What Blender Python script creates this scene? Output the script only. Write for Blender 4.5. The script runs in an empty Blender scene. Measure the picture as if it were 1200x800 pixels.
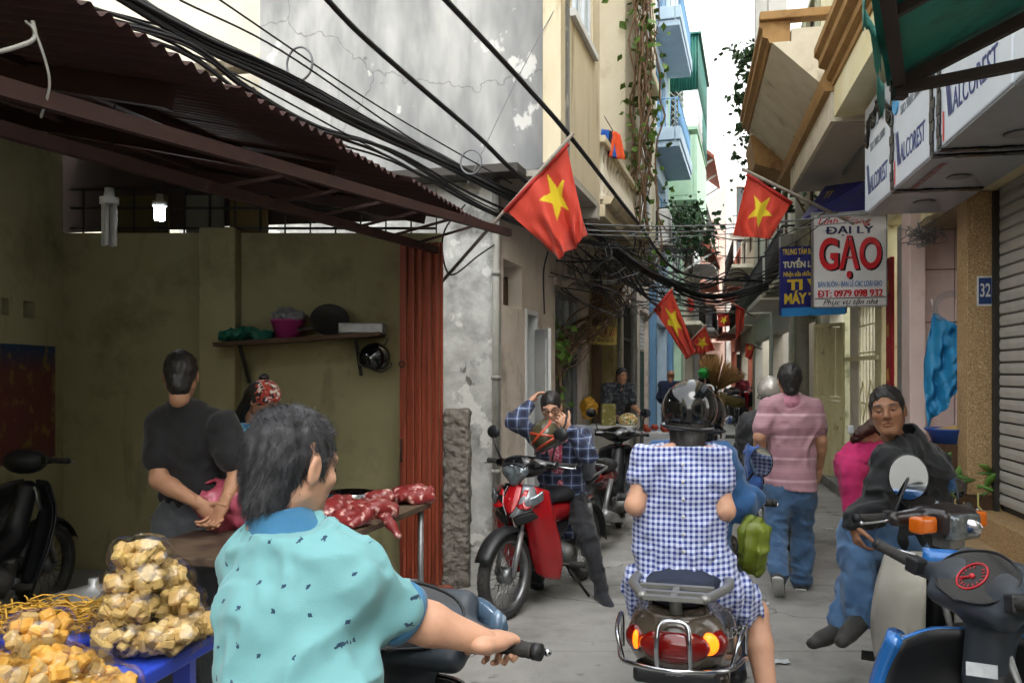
import bpy, bmesh, math, random
import numpy as np
from mathutils import Vector, Matrix, Euler
R = math.radians
random.seed(7); np.random.seed(7)
scene = bpy.context.scene
col = scene.collection
# ---------------------------------------------------------------- camera, sky, sun, exposure
EYE = 1.6; F = 1000.0; HX = 600.0; HY = 436.0
cam_d = bpy.data.cameras.new('camera'); cam = bpy.data.objects.new('camera', cam_d); col.objects.link(cam)
cam.location = (0, 0, EYE); cam.rotation_euler = (R(90), 0, 0)
cam_d.sensor_width = 36; cam_d.lens = 30.0; cam_d.shift_y = (HY-400)/1200.0
cam_d.clip_start = 0.05; cam_d.clip_end = 3000
scene.camera = cam
SUN_EL, SUN_AZ = 58, 165            # high veiled sun behind the camera, a little to its right
world = bpy.data.worlds.new('World'); scene.world = world; world.use_nodes = True
wn = world.node_tree.nodes; wl = world.node_tree.links; wn.clear()
sky = wn.new('ShaderNodeTexSky'); sky.sky_type = 'NISHITA'; sky.sun_disc = False
sky.sun_elevation = R(SUN_EL); sky.sun_rotation = R(SUN_AZ); sky.dust_density = 0.5; sky.air_density = 3.2; sky.ozone_density = 1.0
hs = wn.new('ShaderNodeHueSaturation'); hs.inputs['Saturation'].default_value = 0.15
bg = wn.new('ShaderNodeBackground'); bg.inputs['Strength'].default_value = 0.15
wo = wn.new('ShaderNodeOutputWorld')
wl.new(sky.outputs[0], hs.inputs['Color']); wl.new(hs.outputs[0], bg.inputs['Color']); wl.new(bg.outputs[0], wo.inputs['Surface'])
sd = bpy.data.lights.new('sun', 'SUN'); sd.energy = 0.6; sd.angle = R(35); sd.color = (1.0, 0.965, 0.92)
sun = bpy.data.objects.new('sun', sd); col.objects.link(sun)
_az = R(SUN_AZ); _el = R(SUN_EL)
sdir = Vector((math.sin(_az)*math.cos(_el), math.cos(_az)*math.cos(_el), math.sin(_el)))
sun.rotation_euler = sdir.to_track_quat('Z', 'Y').to_euler(); sun.location = sdir*50
scene.view_settings.view_transform = 'Standard'; scene.view_settings.look = 'None'
scene.view_settings.exposure = 1.58; scene.view_settings.gamma = 1.0; scene.view_settings.use_curve_mapping = False
scene.render.engine = 'CYCLES'
scene.cycles.max_bounces = 4; scene.cycles.diffuse_bounces = 3; scene.cycles.glossy_bounces = 2; scene.cycles.transmission_bounces = 3; scene.cycles.transparent_max_bounces = 10
scene.cycles.use_adaptive_sampling = True; scene.cycles.adaptive_threshold = 0.05; scene.cycles.adaptive_min_samples = 12
scene.cycles.caustics_reflective = False; scene.cycles.caustics_refractive = False
# ---------------------------------------------------------------- helpers
def V(*a): return Vector(a)
def at(px, py, Y): return Vector(((px-HX)/F*Y, Y, EYE-(py-HY)/F*Y))
def lerp(a, b, t): return a+(b-a)*t
def hexc(h):
    h = h.lstrip('#'); o = []
    for i in (0, 2, 4):
        c = int(h[i:i+2], 16)/255.0
        o.append(c/12.92 if c <= 0.04045 else ((c+0.055)/1.055)**2.4)
    return tuple(o)
def col3(c): return hexc(c) if isinstance(c, str) else tuple(c)
MATS = {}
def nn(nt, t, **kw):
    n = nt.nodes.new(t)
    for k, v in kw.items(): setattr(n, k, v)
    return n
def mat(name, c=(0.5, 0.5, 0.5), rough=0.6, metal=0.0, c2=None, nscale=6.0, namt=0.5, stretch=(1, 1, 1), bump=0.0, bscale=40.0,
        c3=None, n3=1.2, lo3=0.5, hi3=0.62, coat=0.0, alpha=1.0, trans=0.0, ior=1.45, emit=None, estr=0.0, sheen=0.0, spec=None, detail=3.0, attr=False, bdist=0.01):
    """procedural principled material: base colour mottled with c2 by noise, stained with c3, fine bump"""
    if name in MATS: return MATS[name]
    m = bpy.data.materials.new(name); m.use_nodes = True; nt = m.node_tree; L = nt.links.new
    b = nt.nodes['Principled BSDF']; c = col3(c)
    b.inputs['Roughness'].default_value = rough; b.inputs['Metallic'].default_value = metal
    b.inputs['IOR'].default_value = ior
    if spec is not None: b.inputs['Specular IOR Level'].default_value = spec
    if coat: b.inputs['Coat Weight'].default_value = coat; b.inputs['Coat Roughness'].default_value = 0.06
    if alpha < 1: b.inputs['Alpha'].default_value = alpha
    if trans: b.inputs['Transmission Weight'].default_value = trans
    if sheen: b.inputs['Sheen Weight'].default_value = sheen
    if emit is not None:
        b.inputs['Emission Color'].default_value = col3(emit)+(1,); b.inputs['Emission Strength'].default_value = estr
    tc = nn(nt, 'ShaderNodeTexCoord'); mp = nn(nt, 'ShaderNodeMapping'); mp.inputs['Scale'].default_value = stretch
    L(tc.outputs['Object'], mp.inputs[0])
    cur = None
    if attr:
        a = nn(nt, 'ShaderNodeAttribute'); a.attribute_name = 'col'; cur = a.outputs['Color']
    if c2 is None: c2 = tuple(x*0.82 for x in c)
    c2 = col3(c2)
    nz = nn(nt, 'ShaderNodeTexNoise'); nz.inputs['Scale'].default_value = nscale; nz.inputs['Detail'].default_value = detail; nz.inputs['Roughness'].default_value = 0.62
    L(mp.outputs[0], nz.inputs['Vector'])
    mr = nn(nt, 'ShaderNodeMapRange'); mr.inputs[1].default_value = 0.5-0.25/max(namt, .05)*0.6; mr.inputs[2].default_value = 0.5+0.25/max(namt, .05)*0.6
    L(nz.outputs[0], mr.inputs[0])
    mx = nn(nt, 'ShaderNodeMix', data_type='RGBA')
    L(mr.outputs[0], mx.inputs[0])
    if attr:
        mu = nn(nt, 'ShaderNodeMix', data_type='RGBA'); mu.blend_type = 'MULTIPLY'; mu.inputs[0].default_value = 1
        mx.inputs[6].default_value = (1, 1, 1, 1); mx.inputs[7].default_value = (0.8, 0.76, 0.74, 1)
        L(mx.outputs[2], mu.inputs[6]); L(cur, mu.inputs[7]); out = mu.outputs[2]
    else:
        mx.inputs[6].default_value = c+(1,); mx.inputs[7].default_value = c2+(1,); out = mx.outputs[2]
    if c3 is not None:
        n2 = nn(nt, 'ShaderNodeTexNoise'); n2.inputs['Scale'].default_value = n3; n2.inputs['Detail'].default_value = 5; n2.inputs['Roughness'].default_value = 0.68
        L(mp.outputs[0], n2.inputs['Vector'])
        m2 = nn(nt, 'ShaderNodeMapRange'); m2.inputs[1].default_value = lo3; m2.inputs[2].default_value = hi3
        L(n2.outputs[0], m2.inputs[0])
        x2 = nn(nt, 'ShaderNodeMix', data_type='RGBA'); L(m2.outputs[0], x2.inputs[0]); L(out, x2.inputs[6]); x2.inputs[7].default_value = col3(c3)+(1,); out = x2.outputs[2]
    L(out, b.inputs['Base Color'])
    if bump:
        n4 = nn(nt, 'ShaderNodeTexNoise'); n4.inputs['Scale'].default_value = bscale; n4.inputs['Detail'].default_value = 2
        L(mp.outputs[0], n4.inputs['Vector'])
        bp = nn(nt, 'ShaderNodeBump'); bp.inputs['Strength'].default_value = bump; bp.inputs['Distance'].default_value = bdist
        L(n4.outputs[0], bp.inputs['Height']); L(bp.outputs[0], b.inputs['Normal'])
    MATS[name] = m
    return m
class MB:
    """mesh collector"""
    def __init__(s): s.v = []; s.f = []; s.sm = []; s.mi = []; s.m = 0
    def add(s, vs, fs, smooth=False):
        o = len(s.v); s.v.extend([tuple(p) for p in vs])
        for f in fs: s.f.append(tuple(i+o for i in f)); s.sm.append(smooth); s.mi.append(s.m)
        return s
    def hexa(s, p):   # 8 points: bottom 0-3, top 4-7
        return s.add(p, [(0, 3, 2, 1), (4, 5, 6, 7), (0, 1, 5, 4), (1, 2, 6, 5), (2, 3, 7, 6), (3, 0, 4, 7)])
    def box(s, c, size, rot=None):
        c = Vector(c); h = [x/2 for x in size]
        p = [Vector((a*h[0], b*h[1], d*h[2])) for d in (-1, 1) for a, b in ((-1, -1), (1, -1), (1, 1), (-1, 1))]
        if rot is not None: p = [rot @ q for q in p]
        return s.hexa([q+c for q in p])
    def bar(s, a, b, w, h, up=Vector((0, 0, 1))):
        a = Vector(a); b = Vector(b); d = (b-a).normalized(); x = d.cross(up)
        if x.length < 1e-4: x = d.cross(Vector((1, 0, 0)))
        x.normalize(); u = x.cross(d).normalized(); x = x*(w/2); u = u*(h/2)
        return s.hexa([a-x-u, a+x-u, b+x-u, b-x-u, a-x+u, a+x+u, b+x+u, b-x+u])
    def prism(s, poly, ext):
        n = len(poly); ext = Vector(ext); p = [Vector(q) for q in poly]
        fs = [tuple(range(n-1, -1, -1)), tuple(range(n, 2*n))]+[(i, (i+1) % n, n+(i+1) % n, n+i) for i in range(n)]
        return s.add(p+[q+ext for q in p], fs)
    def tube(s, pts, r, seg=8, caps=True, flat=None):
        pts = [Vector(p) for p in pts]; n = len(pts)
        rs = r if isinstance(r, (list, tuple)) else [r]*n
        vs = []; fs = []; prev = None
        for i, p in enumerate(pts):
            d = (pts[min(i+1, n-1)]-pts[max(i-1, 0)])
            if d.length < 1e-9: d = Vector((0, 0, 1))
            d.normalize()
            if prev is None:
                a = d.cross(Vector((0, 0, 1)))
                if a.length < 0.05: a = d.cross(Vector((1, 0, 0)))
            else: a = prev-d*prev.dot(d)
            if a.length < 1e-6: a = d.orthogonal()
            a.normalize(); prev = a; b = d.cross(a)
            for k in range(seg):
                t = 2*math.pi*k/seg; w = (a*math.cos(t)+b*math.sin(t))*rs[i]
                if flat is not None: w = w+flat[0]*(w.dot(flat[0])*(flat[1]-1))
                vs.append(p+w)
        for i in range(n-1):
            for k in range(seg):
                fs.append((i*seg+k, i*seg+(k+1) % seg, (i+1)*seg+(k+1) % seg, (i+1)*seg+k))
        if caps: fs += [tuple(range(seg-1, -1, -1)), tuple((n-1)*seg+k for k in range(seg))]
        return s.add(vs, fs, True)
    def lathe(s, prof, o=(0, 0, 0), axis=Vector((0, 0, 1)), seg=20, smooth=True, arc=2*math.pi):
        o = Vector(o); axis = Vector(axis).normalized(); a = axis.orthogonal().normalized(); b = axis.cross(a)
        vs = []; fs = []; n = len(prof); full = abs(arc-2*math.pi) < 1e-6; m = seg if full else seg+1
        for k in range(m):
            t = arc*k/seg; e = a*math.cos(t)+b*math.sin(t)
            for (r, z) in prof: vs.append(o+e*r+axis*z)
        for k in range(seg):
            k2 = (k+1) % m
            for i in range(n-1): fs.append((k*n+i, k2*n+i, k2*n+i+1, k*n+i+1))
        return s.add(vs, fs, smooth)
    def torus(s, o, axis, R_, r, seg=28, ring=10, rz=None):
        pr = [(R_+r*math.cos(2*math.pi*i/ring), (rz or r)*math.sin(2*math.pi*i/ring)) for i in range(ring+1)]
        return s.lathe(pr, o, axis, seg)
    def disc(s, o, axis, r, seg=20, h=0.002):
        return s.lathe([(0, 0), (r, 0), (r, h), (0, h)], o, axis, seg, False)
    def ball(s, c, rad, rot=None, seg=14, rings=9):
        c = Vector(c); rad = (rad,)*3 if not hasattr(rad, '__len__') else rad; vs = []; fs = []
        for i in range(rings+1):
            p = math.pi*i/rings
            for k in range(seg):
                t = 2*math.pi*k/seg
                q = Vector((math.sin(p)*math.cos(t)*rad[0], math.sin(p)*math.sin(t)*rad[1], math.cos(p)*rad[2]))
                vs.append((rot @ q if rot is not None else q)+c)
        for i in range(rings):
            for k in range(seg): fs.append((i*seg+k, (i+1)*seg+k, (i+1)*seg+(k+1) % seg, i*seg+(k+1) % seg))
        return s.add(vs, fs, True)
    def grid(s, fn, nu, nv, smooth=True):
        vs = [fn(i/nu, j/nv) for i in range(nu+1) for j in range(nv+1)]
        fs = [(i*(nv+1)+j, (i+1)*(nv+1)+j, (i+1)*(nv+1)+j+1, i*(nv+1)+j+1) for i in range(nu) for j in range(nv)]
        return s.add(vs, fs, smooth)
    def np(s, vs, fs, smooth=True): return s.add(vs.tolist() if hasattr(vs, 'tolist') else vs, fs.tolist() if hasattr(fs, 'tolist') else fs, smooth)
def set_mesh(name, mb):
    me = bpy.data.meshes.new(name); me.from_pydata([tuple(p) for p in mb.v], [], mb.f)
    me.polygons.foreach_set('use_smooth', mb.sm); me.polygons.foreach_set('material_index', mb.mi)
    me.update(); return me
def clean(me):
    bm = bmesh.new(); bm.from_mesh(me); bmesh.ops.remove_doubles(bm, verts=bm.verts, dist=1e-5)
    bmesh.ops.recalc_face_normals(bm, faces=bm.faces); bm.to_mesh(me); bm.free()
def thing(name, label, cat, loc=(0, 0, 0), rotz=0.0, group=None):
    o = bpy.data.objects.new(name, None); o.empty_display_size = 0.1; col.objects.link(o); o.location = loc; o.rotation_euler = (0, 0, rotz)
    o['label'] = label; o['category'] = cat
    if group: o['group'] = group
    return o
def tag(o, label, cat, group=None, kind=None):
    if label: o['label'] = label
    if cat: o['category'] = cat
    if group: o['group'] = group
    if kind: o['kind'] = kind
    return o
def part(parent, name, mb, m, bev=0.0, sub=0, solid=0.0, label=None, kind=None, world=False, colors=None, fix=True, loc=None):
    """link the collected mesh as ONE object, child of parent; world=True: vertices are in world space"""
    if world and parent is not None:
        w = parent.matrix_world_inv if hasattr(parent, 'matrix_world_inv') else None
        inv = wmat(parent).inverted(); mb.v = [tuple(inv @ Vector(p)) for p in mb.v]
    off = None
    if world and parent is None and loc is not None:
        L0 = Vector(loc); mb.v = [tuple(Vector(p)-L0) for p in mb.v]; off = L0
    me = set_mesh(name, mb)
    if colors is not None:
        ca = me.color_attributes.new('col', 'FLOAT_COLOR', 'POINT')
        c4 = np.ones((len(me.vertices), 4), dtype=np.float32); c4[:, :3] = colors; ca.data.foreach_set('color', c4.ravel())
    elif fix: clean(me)
    for x in (m if isinstance(m, (list, tuple)) else [m]): me.materials.append(x)
    o = bpy.data.objects.new(name, me); col.objects.link(o)
    if off is not None: o.location = off
    if parent is not None: o.parent = parent
    if solid:
        d = o.modifiers.new('solid', 'SOLIDIFY'); d.thickness = abs(solid); d.offset = 0 if solid > 0 else -1
    if bev:
        d = o.modifiers.new('bevel', 'BEVEL'); d.width = bev; d.segments = 2; d.limit_method = 'ANGLE'; d.angle_limit = R(35)
    if sub:
        d = o.modifiers.new('sub', 'SUBSURF'); d.levels = sub; d.render_levels = sub
    if label: o['label'] = label
    if kind: o['kind'] = kind
    return o
def wmat(o):
    m = Matrix.LocRotScale(o.location, o.rotation_euler, o.scale)
    return wmat(o.parent) @ m if o.parent else m
def struct(name, mb, m, **kw):
    o = part(None, name, mb, m, **kw); o['kind'] = 'structure'; return o
def solo(name, mb, m, label, cat, group=None, loc=None, **kw):
    """a thing that is one mesh; vertices given in world space, origin moved to its base"""
    if loc is None:
        a = np.array(mb.v); loc = ((a[:, 0].min()+a[:, 0].max())/2, (a[:, 1].min()+a[:, 1].max())/2, a[:, 2].min())
    return tag(part(None, name, mb, m, world=True, loc=loc, **kw), label, cat, group)
def share(o, parent, loc=None, name=None):
    c = o.copy(); col.objects.link(c); c.parent = parent
    if loc is not None: c.location = loc
    return c
def dup(root, loc, rotz=None, label=None):
    r = root.copy(); col.objects.link(r); r.location = loc
    if rotz is not None: r.rotation_euler = (0, 0, rotz)
    if label: r['label'] = label
    for ch in root.children:
        c = ch.copy(); col.objects.link(c); c.parent = r
        for g in ch.children: d = g.copy(); col.objects.link(d); d.parent = c
    return r
def crom(pts, n=8):
    """Catmull-Rom through points"""
    P = [Vector(p) for p in pts]; P = [P[0]*2-P[1]]+P+[P[-1]*2-P[-2]]; o = []
    for i in range(1, len(P)-2):
        for k in range(n):
            t = k/n; a, b, c, d = P[i-1:i+3]
            o.append(0.5*((2*b)+(c-a)*t+(2*a-5*b+4*c-d)*t*t+(3*b-a-3*c+d)*t*t*t))
    o.append(P[-2]); return o
def patch(mb, rows, nu=4, nv=4):
    """smooth sheet through a grid of control points (rows of equal length)"""
    a = [crom(r, nv) for r in rows]; m = len(a[0]); cols = [crom([r[j] for r in a], nu) for j in range(m)]; n = len(cols[0])
    vs = [cols[j][i] for i in range(n) for j in range(m)]
    fs = [(i*m+j, (i+1)*m+j, (i+1)*m+j+1, i*m+j+1) for i in range(n-1) for j in range(m-1)]
    return mb.add(vs, fs, True)
# ---- distance-field modelling (bodies, cloth, soft shapes)
def vnoise(p, seed=0):
    p = np.asarray(p); i = np.floor(p).astype(np.int64); f = p-i; f = f*f*(3-2*f)
    def h(ix, iy, iz):
        n = (ix*374761393+iy*668265263+iz*2147483647+seed*974711) & 0xffffffff
        n = ((n ^ (n >> 13))*1274126177) & 0xffffffff
        return ((n ^ (n >> 16)) & 0xffff)/32767.5-1
    r = 0
    for a in (0, 1):
        wx = f[..., 0] if a else 1-f[..., 0]
        for b in (0, 1):
            wy = f[..., 1] if b else 1-f[..., 1]
            for c in (0, 1):
                wz = f[..., 2] if c else 1-f[..., 2]
                r = r+wx*wy*wz*h(i[..., 0]+a, i[..., 1]+b, i[..., 2]+c)
    return r
def npv(v): return np.array([v[0], v[1], v[2]], dtype=float)
class SDF:
    def __init__(s): s.ops = []; s.mods = []
    def cone(s, a, b, ra, rb=None, k=0.02, flat=None, mode='u'):
        rb = ra if rb is None else rb; a = npv(a); b = npv(b); fl = None
        if flat is not None: fd = npv(flat[0]); fl = (fd/np.linalg.norm(fd), flat[1])
        rm = max(ra, rb)*(max(1, fl[1]) if fl else 1)
        s.ops.append(('c', a, b, ra, rb, k, fl, mode, np.minimum(a, b)-rm, np.maximum(a, b)+rm)); return s
    def chain(s, pts, rs, k=0.02, flat=None):
        for i in range(len(pts)-1): s.cone(pts[i], pts[i+1], rs[i], rs[i+1], k, flat)
        return s
    def ell(s, c, r, rot=None, k=0.02, mode='u'):
        c = npv(c); r = npv(r); M = np.array(rot) if rot is not None else np.eye(3); rm = r.max()
        s.ops.append(('e', c, r, M, 0, k, None, mode, c-rm, c+rm)); return s
    def box(s, c, h, rot=None, rnd=0.01, k=0.02, mode='u'):
        c = npv(c); h = npv(h); M = np.array(rot) if rot is not None else np.eye(3); rm = np.linalg.norm(h)
        s.ops.append(('b', c, h, M, rnd, k, None, mode, c-rm, c+rm)); return s
    def cut(s, p, n): s.ops.append(('p', npv(p), npv(n)/np.linalg.norm(npv(n)), 0, 0, 0, None, 'i', None, None)); return s
    def mod(s, fn): s.mods.append(fn); return s
    def mesh(s, vox=0.008, pad=0.03):
        us = [o for o in s.ops if o[7] == 'u']
        lo = np.min([o[8] for o in us], axis=0)-pad; hi = np.max([o[9] for o in us], axis=0)+pad
        n = np.ceil((hi-lo)/vox).astype(int)+1
        D = np.full(n, 0.5, dtype=np.float32)
        ax = [lo[i]+vox*np.arange(n[i]) for i in range(3)]
        for o in s.ops:
            kind, k, mode = o[0], o[5], o[7]
            if kind == 'p':
                X, Y, Z = np.meshgrid(*ax, indexing='ij', sparse=True)
                d = (X-o[1][0])*o[2][0]+(Y-o[1][1])*o[2][1]+(Z-o[1][2])*o[2][2]; D = np.maximum(D, d.astype(np.float32)); continue
            mg = k+3*vox; i0 = np.clip(np.floor((o[8]-mg-lo)/vox).astype(int), 0, n); i1 = np.clip(np.ceil((o[9]+mg-lo)/vox).astype(int)+1, 0, n)
            if np.any(i1 <= i0): continue
            sl = tuple(slice(i0[i], i1[i]) for i in range(3))
            X, Y, Z = np.meshgrid(*[ax[i][sl[i]] for i in range(3)], indexing='ij')
            P = np.stack([X, Y, Z], -1)
            if kind == 'c':
                a, b = o[1], o[2]; ab = b-a; L2 = max(ab@ab, 1e-12); q = P-a; t = np.clip((q@ab)/L2, 0, 1); w = q-t[..., None]*ab
                if o[6] is not None:
                    fd, fr = o[6]; c = w@fd; w = w+((1/fr-1)*c)[..., None]*fd
                d = np.linalg.norm(w, axis=-1)-(o[3]+(o[4]-o[3])*t)
                if o[6] is not None: d = d*min(1, o[6][1])
            else:
                q = (P-o[1])@o[3]
                if kind == 'e':
                    r = o[2]; k0 = np.linalg.norm(q/r, axis=-1); k1 = np.linalg.norm(q/(r*r), axis=-1)+1e-9; d = k0*(k0-1)/k1
                else:
                    e = np.abs(q)-(o[2]-o[4]); d = np.linalg.norm(np.maximum(e, 0), axis=-1)+np.minimum(e.max(-1), 0)-o[4]
            A = D[sl]; kk = max(k, 1e-5)
            if mode == 'u':
                h = np.clip(0.5+0.5*(d-A)/kk, 0, 1); D[sl] = d*(1-h)+A*h-kk*h*(1-h)
            else:
                d = -d; h = np.clip(0.5-0.5*(d-A)/kk, 0, 1); D[sl] = d*(1-h)+A*h+kk*h*(1-h)
        if s.mods:
            I = np.argwhere(np.abs(D) < 0.045); P = lo+I*vox
            d = D[I[:, 0], I[:, 1], I[:, 2]]
            for fn in s.mods: d = fn(P, d)
            D[I[:, 0], I[:, 1], I[:, 2]] = d
        D[0] = D[-1] = 1; D[:, 0] = D[:, -1] = 1; D[:, :, 0] = D[:, :, -1] = 1
        return nets(D, lo, vox)
def nets(D, lo, h):
    S = D < 0; cnt = np.zeros(tuple(x-1 for x in D.shape), dtype=np.int8)
    offs = [(a, b, c) for a in (0, 1) for b in (0, 1) for c in (0, 1)]
    sh = D.shape
    def sub(A, o): return A[o[0]:sh[0]-1+o[0], o[1]:sh[1]-1+o[1], o[2]:sh[2]-1+o[2]]
    for o in offs: cnt += sub(S, o)
    act = np.argwhere((cnt > 0) & (cnt < 8)); idx = np.full(cnt.shape, -1, dtype=np.int64)
    idx[act[:, 0], act[:, 1], act[:, 2]] = np.arange(len(act))
    acc = np.zeros((len(act), 3)); num = np.zeros(len(act))
    val = {o: D[act[:, 0]+o[0], act[:, 1]+o[1], act[:, 2]+o[2]] for o in offs}
    for o in offs:
        for a in range(3):
            if o[a] == 0:
                o2 = list(o); o2[a] = 1; o2 = tuple(o2); v0 = val[o]; v1 = val[o2]; m = (v0 < 0) != (v1 < 0)
                t = np.where(m, v0/np.where(m, v0-v1, 1), 0); p = np.tile(np.array(o, float), (len(act), 1)); p[:, a] = t
                acc += p*m[:, None]; num += m
    verts = lo+h*(act+acc/np.maximum(num, 1)[:, None]); faces = []
    for a in range(3):
        b, c = (a+1) % 3, (a+2) % 3
        s0 = [slice(1, -1)]*3; s1 = [slice(1, -1)]*3; s0[a] = slice(0, -1); s1[a] = slice(1, None)
        A = S[tuple(s0)]; B = S[tuple(s1)]; E = np.argwhere(A != B)
        fl = A[E[:, 0], E[:, 1], E[:, 2]]
        base = E.copy(); base[:, b] += 1; base[:, c] += 1
        def g(db, dc):
            q = base.copy(); q[:, b] -= db; q[:, c] -= dc; return idx[q[:, 0], q[:, 1], q[:, 2]]
        q = np.stack([g(1, 1), g(0, 1), g(0, 0), g(1, 0)], 1); q[~fl] = q[~fl][:, ::-1]
        faces.append(q)
    return verts, np.concatenate(faces)
def text_mesh(s, size, font_bold=False, shear=0.0, ext=0.002, align='CENTER', squeeze=1.0, off=0.0):
    stroke = s.startswith('Đ'); s = s.replace('Đ', 'D')      # the barred D is a D plus its own bar
    cu = bpy.data.curves.new('lettering', 'FONT'); cu.body = s; cu.size = size; cu.align_x = align; cu.align_y = 'CENTER'; cu.extrude = ext; cu.shear = shear; cu.resolution_u = 5; cu.offset = off
    o = bpy.data.objects.new('lettering', cu); col.objects.link(o); dg = bpy.context.evaluated_depsgraph_get()
    me = bpy.data.meshes.new_from_object(o.evaluated_get(dg)); bpy.data.objects.remove(o); bpy.data.curves.remove(cu)
    vs = np.empty(len(me.vertices)*3); me.vertices.foreach_get('co', vs); vs = vs.reshape(-1, 3); vs[:, 0] *= squeeze
    fs = [tuple(p.vertices) for p in me.polygons]; bpy.data.meshes.remove(me)
    if stroke:
        x0 = vs[:, 0].min(); y0 = vs[:, 1].min(); yc = size*.02; n0 = len(vs); h = size*.045; zz = vs[:, 2].max()+.0006
        vs = np.concatenate([vs, np.array([[x0-size*.09, yc-h, zz], [x0+size*.3, yc-h, zz], [x0+size*.3, yc+h, zz], [x0-size*.09, yc+h, zz]])]); fs.append((n0, n0+1, n0+2, n0+3))
    return vs, fs
def lettering(parent, s, size, o, ux, uy, m, name='lettering', width=None, **kw):
    """flat raised letters on a board: o = world point of text centre, ux = reading direction, uy = up direction"""
    vs, fs = text_mesh(s, size, **kw)
    if not len(vs): return None
    if width:
        w = vs[:, 0].max()-vs[:, 0].min(); vs[:, 0] *= width/w
    ux = Vector(ux).normalized(); uy = Vector(uy).normalized(); uz = ux.cross(uy); o = Vector(o)
    mb = MB(); mb.add([o+ux*a+uy*b+uz*c for a, b, c in vs], fs)
    return part(parent, name, mb, m, world=True, fix=False)
# ---------------------------------------------------------------- street frame
def Lx(Y): return -2.391+0.285*Y
def Rx(Y): return 2.274+0.205*Y
NL = Vector((1, -0.285, 0)).normalized(); DL = Vector((0.285, 1, 0)).normalized()
NR = Vector((-1, 0.205, 0)).normalized(); DR = Vector((0.205, 1, 0)).normalized()
def LP(Y, o, z): return Vector((Lx(Y), Y, z))+NL*o
def RP(Y, o, z): return Vector((Rx(Y), Y, z))+NR*o
UP = Vector((0, 0, 1))
# ---------------------------------------------------------------- materials
M_conc = mat('lane_concrete', '#9d9b97', 0.85, c2='#86847f', nscale=3, c3='#6a6864', n3=0.9, lo3=.5, hi3=.68, bump=.35, bscale=60)
M_dirt = mat('ground_dirt', '#7a746c', 0.95, c2='#5f5a53', bump=.3)
M_grey = mat('stained_render', '#b4b4b2', 0.9, c2='#88898a', nscale=2.6, namt=.95, stretch=(1, 1, .35), c3='#77797c', n3=.55, lo3=.47, hi3=.66, bump=.4, bscale=30)
M_lower = mat('flaking_whitewash', '#cdcdca', 0.9, c2='#a09f9c', nscale=5, namt=.9, c3='#6f6e6a', n3=2.2, lo3=.52, hi3=.66, bump=.5, bscale=25)
M_facade = mat('beige_render', '#d9cdc2', 0.9, c2='#c6b9ac', nscale=3, c3='#857868', n3=1.3, lo3=.55, hi3=.75, bump=.25, bscale=40)
M_yell = mat('yellowed_render', '#d8cdb4', 0.85, c2='#c4b698', nscale=4, stretch=(1, 1, .25), c3='#7d6b4a', n3=2.0, lo3=.58, hi3=.75, bump=.2)
M_cream = mat('cream_paint', '#e2dccb', 0.8, c2='#d4ccb6', nscale=3, c3='#b0a284', n3=1.5, lo3=.58, hi3=.8, bump=.1)
M_stall = mat('stall_ochre_wall', '#a9a27c', 0.85, c2='#989169', nscale=2, c3='#6d6648', n3=1.1, lo3=.52, hi3=.75, bump=.15)
M_rust = mat('red_oxide_sheet', '#472722', 0.7, c2='#2c1b18', nscale=5, stretch=(1, 1, 1), c3='#3a2420', n3=2.5, lo3=.52, hi3=.7, bump=.15)
M_redsteel = mat('red_oxide_steel', '#3b201b', 0.7, c2='#2a1613', nscale=9, c3='#40241d', n3=4, lo3=.6, hi3=.75, bump=.1)
M_reddoor = mat('brick_red_door', '#a04a32', 0.5, c2='#8a3f2b', nscale=7, stretch=(4, 4, .5), c3='#5f3022', n3=3, lo3=.56, hi3=.72, bump=.12)
M_brickp = mat('rough_mortar', '#837c74', 0.95, c2='#665f58', nscale=9, namt=.9, bump=1.0, bscale=22, bdist=.03)
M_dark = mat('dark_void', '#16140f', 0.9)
M_wood = mat('brown_wood', '#5f4632', 0.7, c2='#463222', nscale=6, stretch=(6, 6, .6), bump=.2)
M_white = mat('white_paint', '#d9dadb', 0.45, c2='#c6c8c8', nscale=4)
M_pvc = mat('grey_pipe', '#9b9a94', 0.5, c2='#827f77', nscale=6)
M_blue = mat('pale_blue_paint', '#a8bccc', 0.7, c2='#97abbc', nscale=3, c3='#6a88a5', n3=2, lo3=.6, hi3=.8)
M_bluedk = mat('blue_paint', '#6f9abf', 0.6, c2='#5f88ac', nscale=3)
M_mint = mat('mint_paint', '#b4d3b9', 0.7, c2='#a3c2a8', nscale=3, c3='#7b9c80', n3=2, lo3=.6, hi3=.8)
M_greensheet = mat('green_sheet', '#2f7468', 0.5, c2='#286358', nscale=4)
M_salmon = mat('salmon_paint', '#d9ab97', 0.75, c2='#c99a86', nscale=3)
M_tileroof = mat('red_tiles', '#a85a48', 0.7, c2='#8c4738', nscale=8)
M_iron = mat('dark_iron', '#3b3936', 0.5, metal=.3, c2='#2c2a28')
M_steel = mat('galvanised', '#9b9c9c', 0.4, metal=.6, c2='#7d7e7f', nscale=12)
M_pane = mat('window_glass', '#3a4448', 0.08, c2='#2c3539', nscale=1.5, spec=.6)
M_paneb = mat('pale_glass', '#9fb4c4', 0.12, c2='#8299ab', nscale=1.5, spec=.6)
M_brown = mat('brown_moulding', '#ad8854', 0.65, c2='#937043', nscale=6, c3='#6e4724', n3=2.5, lo3=.58, hi3=.75)
M_yhouse = mat('lemon_paint', '#ece6c8', 0.7, c2='#d8cc9a', nscale=2, c3='#c2b486', n3=1.3, lo3=.6, hi3=.8)
M_panelb = mat('aged_cream', '#ddd6c6', 0.8, c2='#c6bca6', nscale=4, c3='#8d8069', n3=2.0, lo3=.55, hi3=.72, bump=.2)
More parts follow.
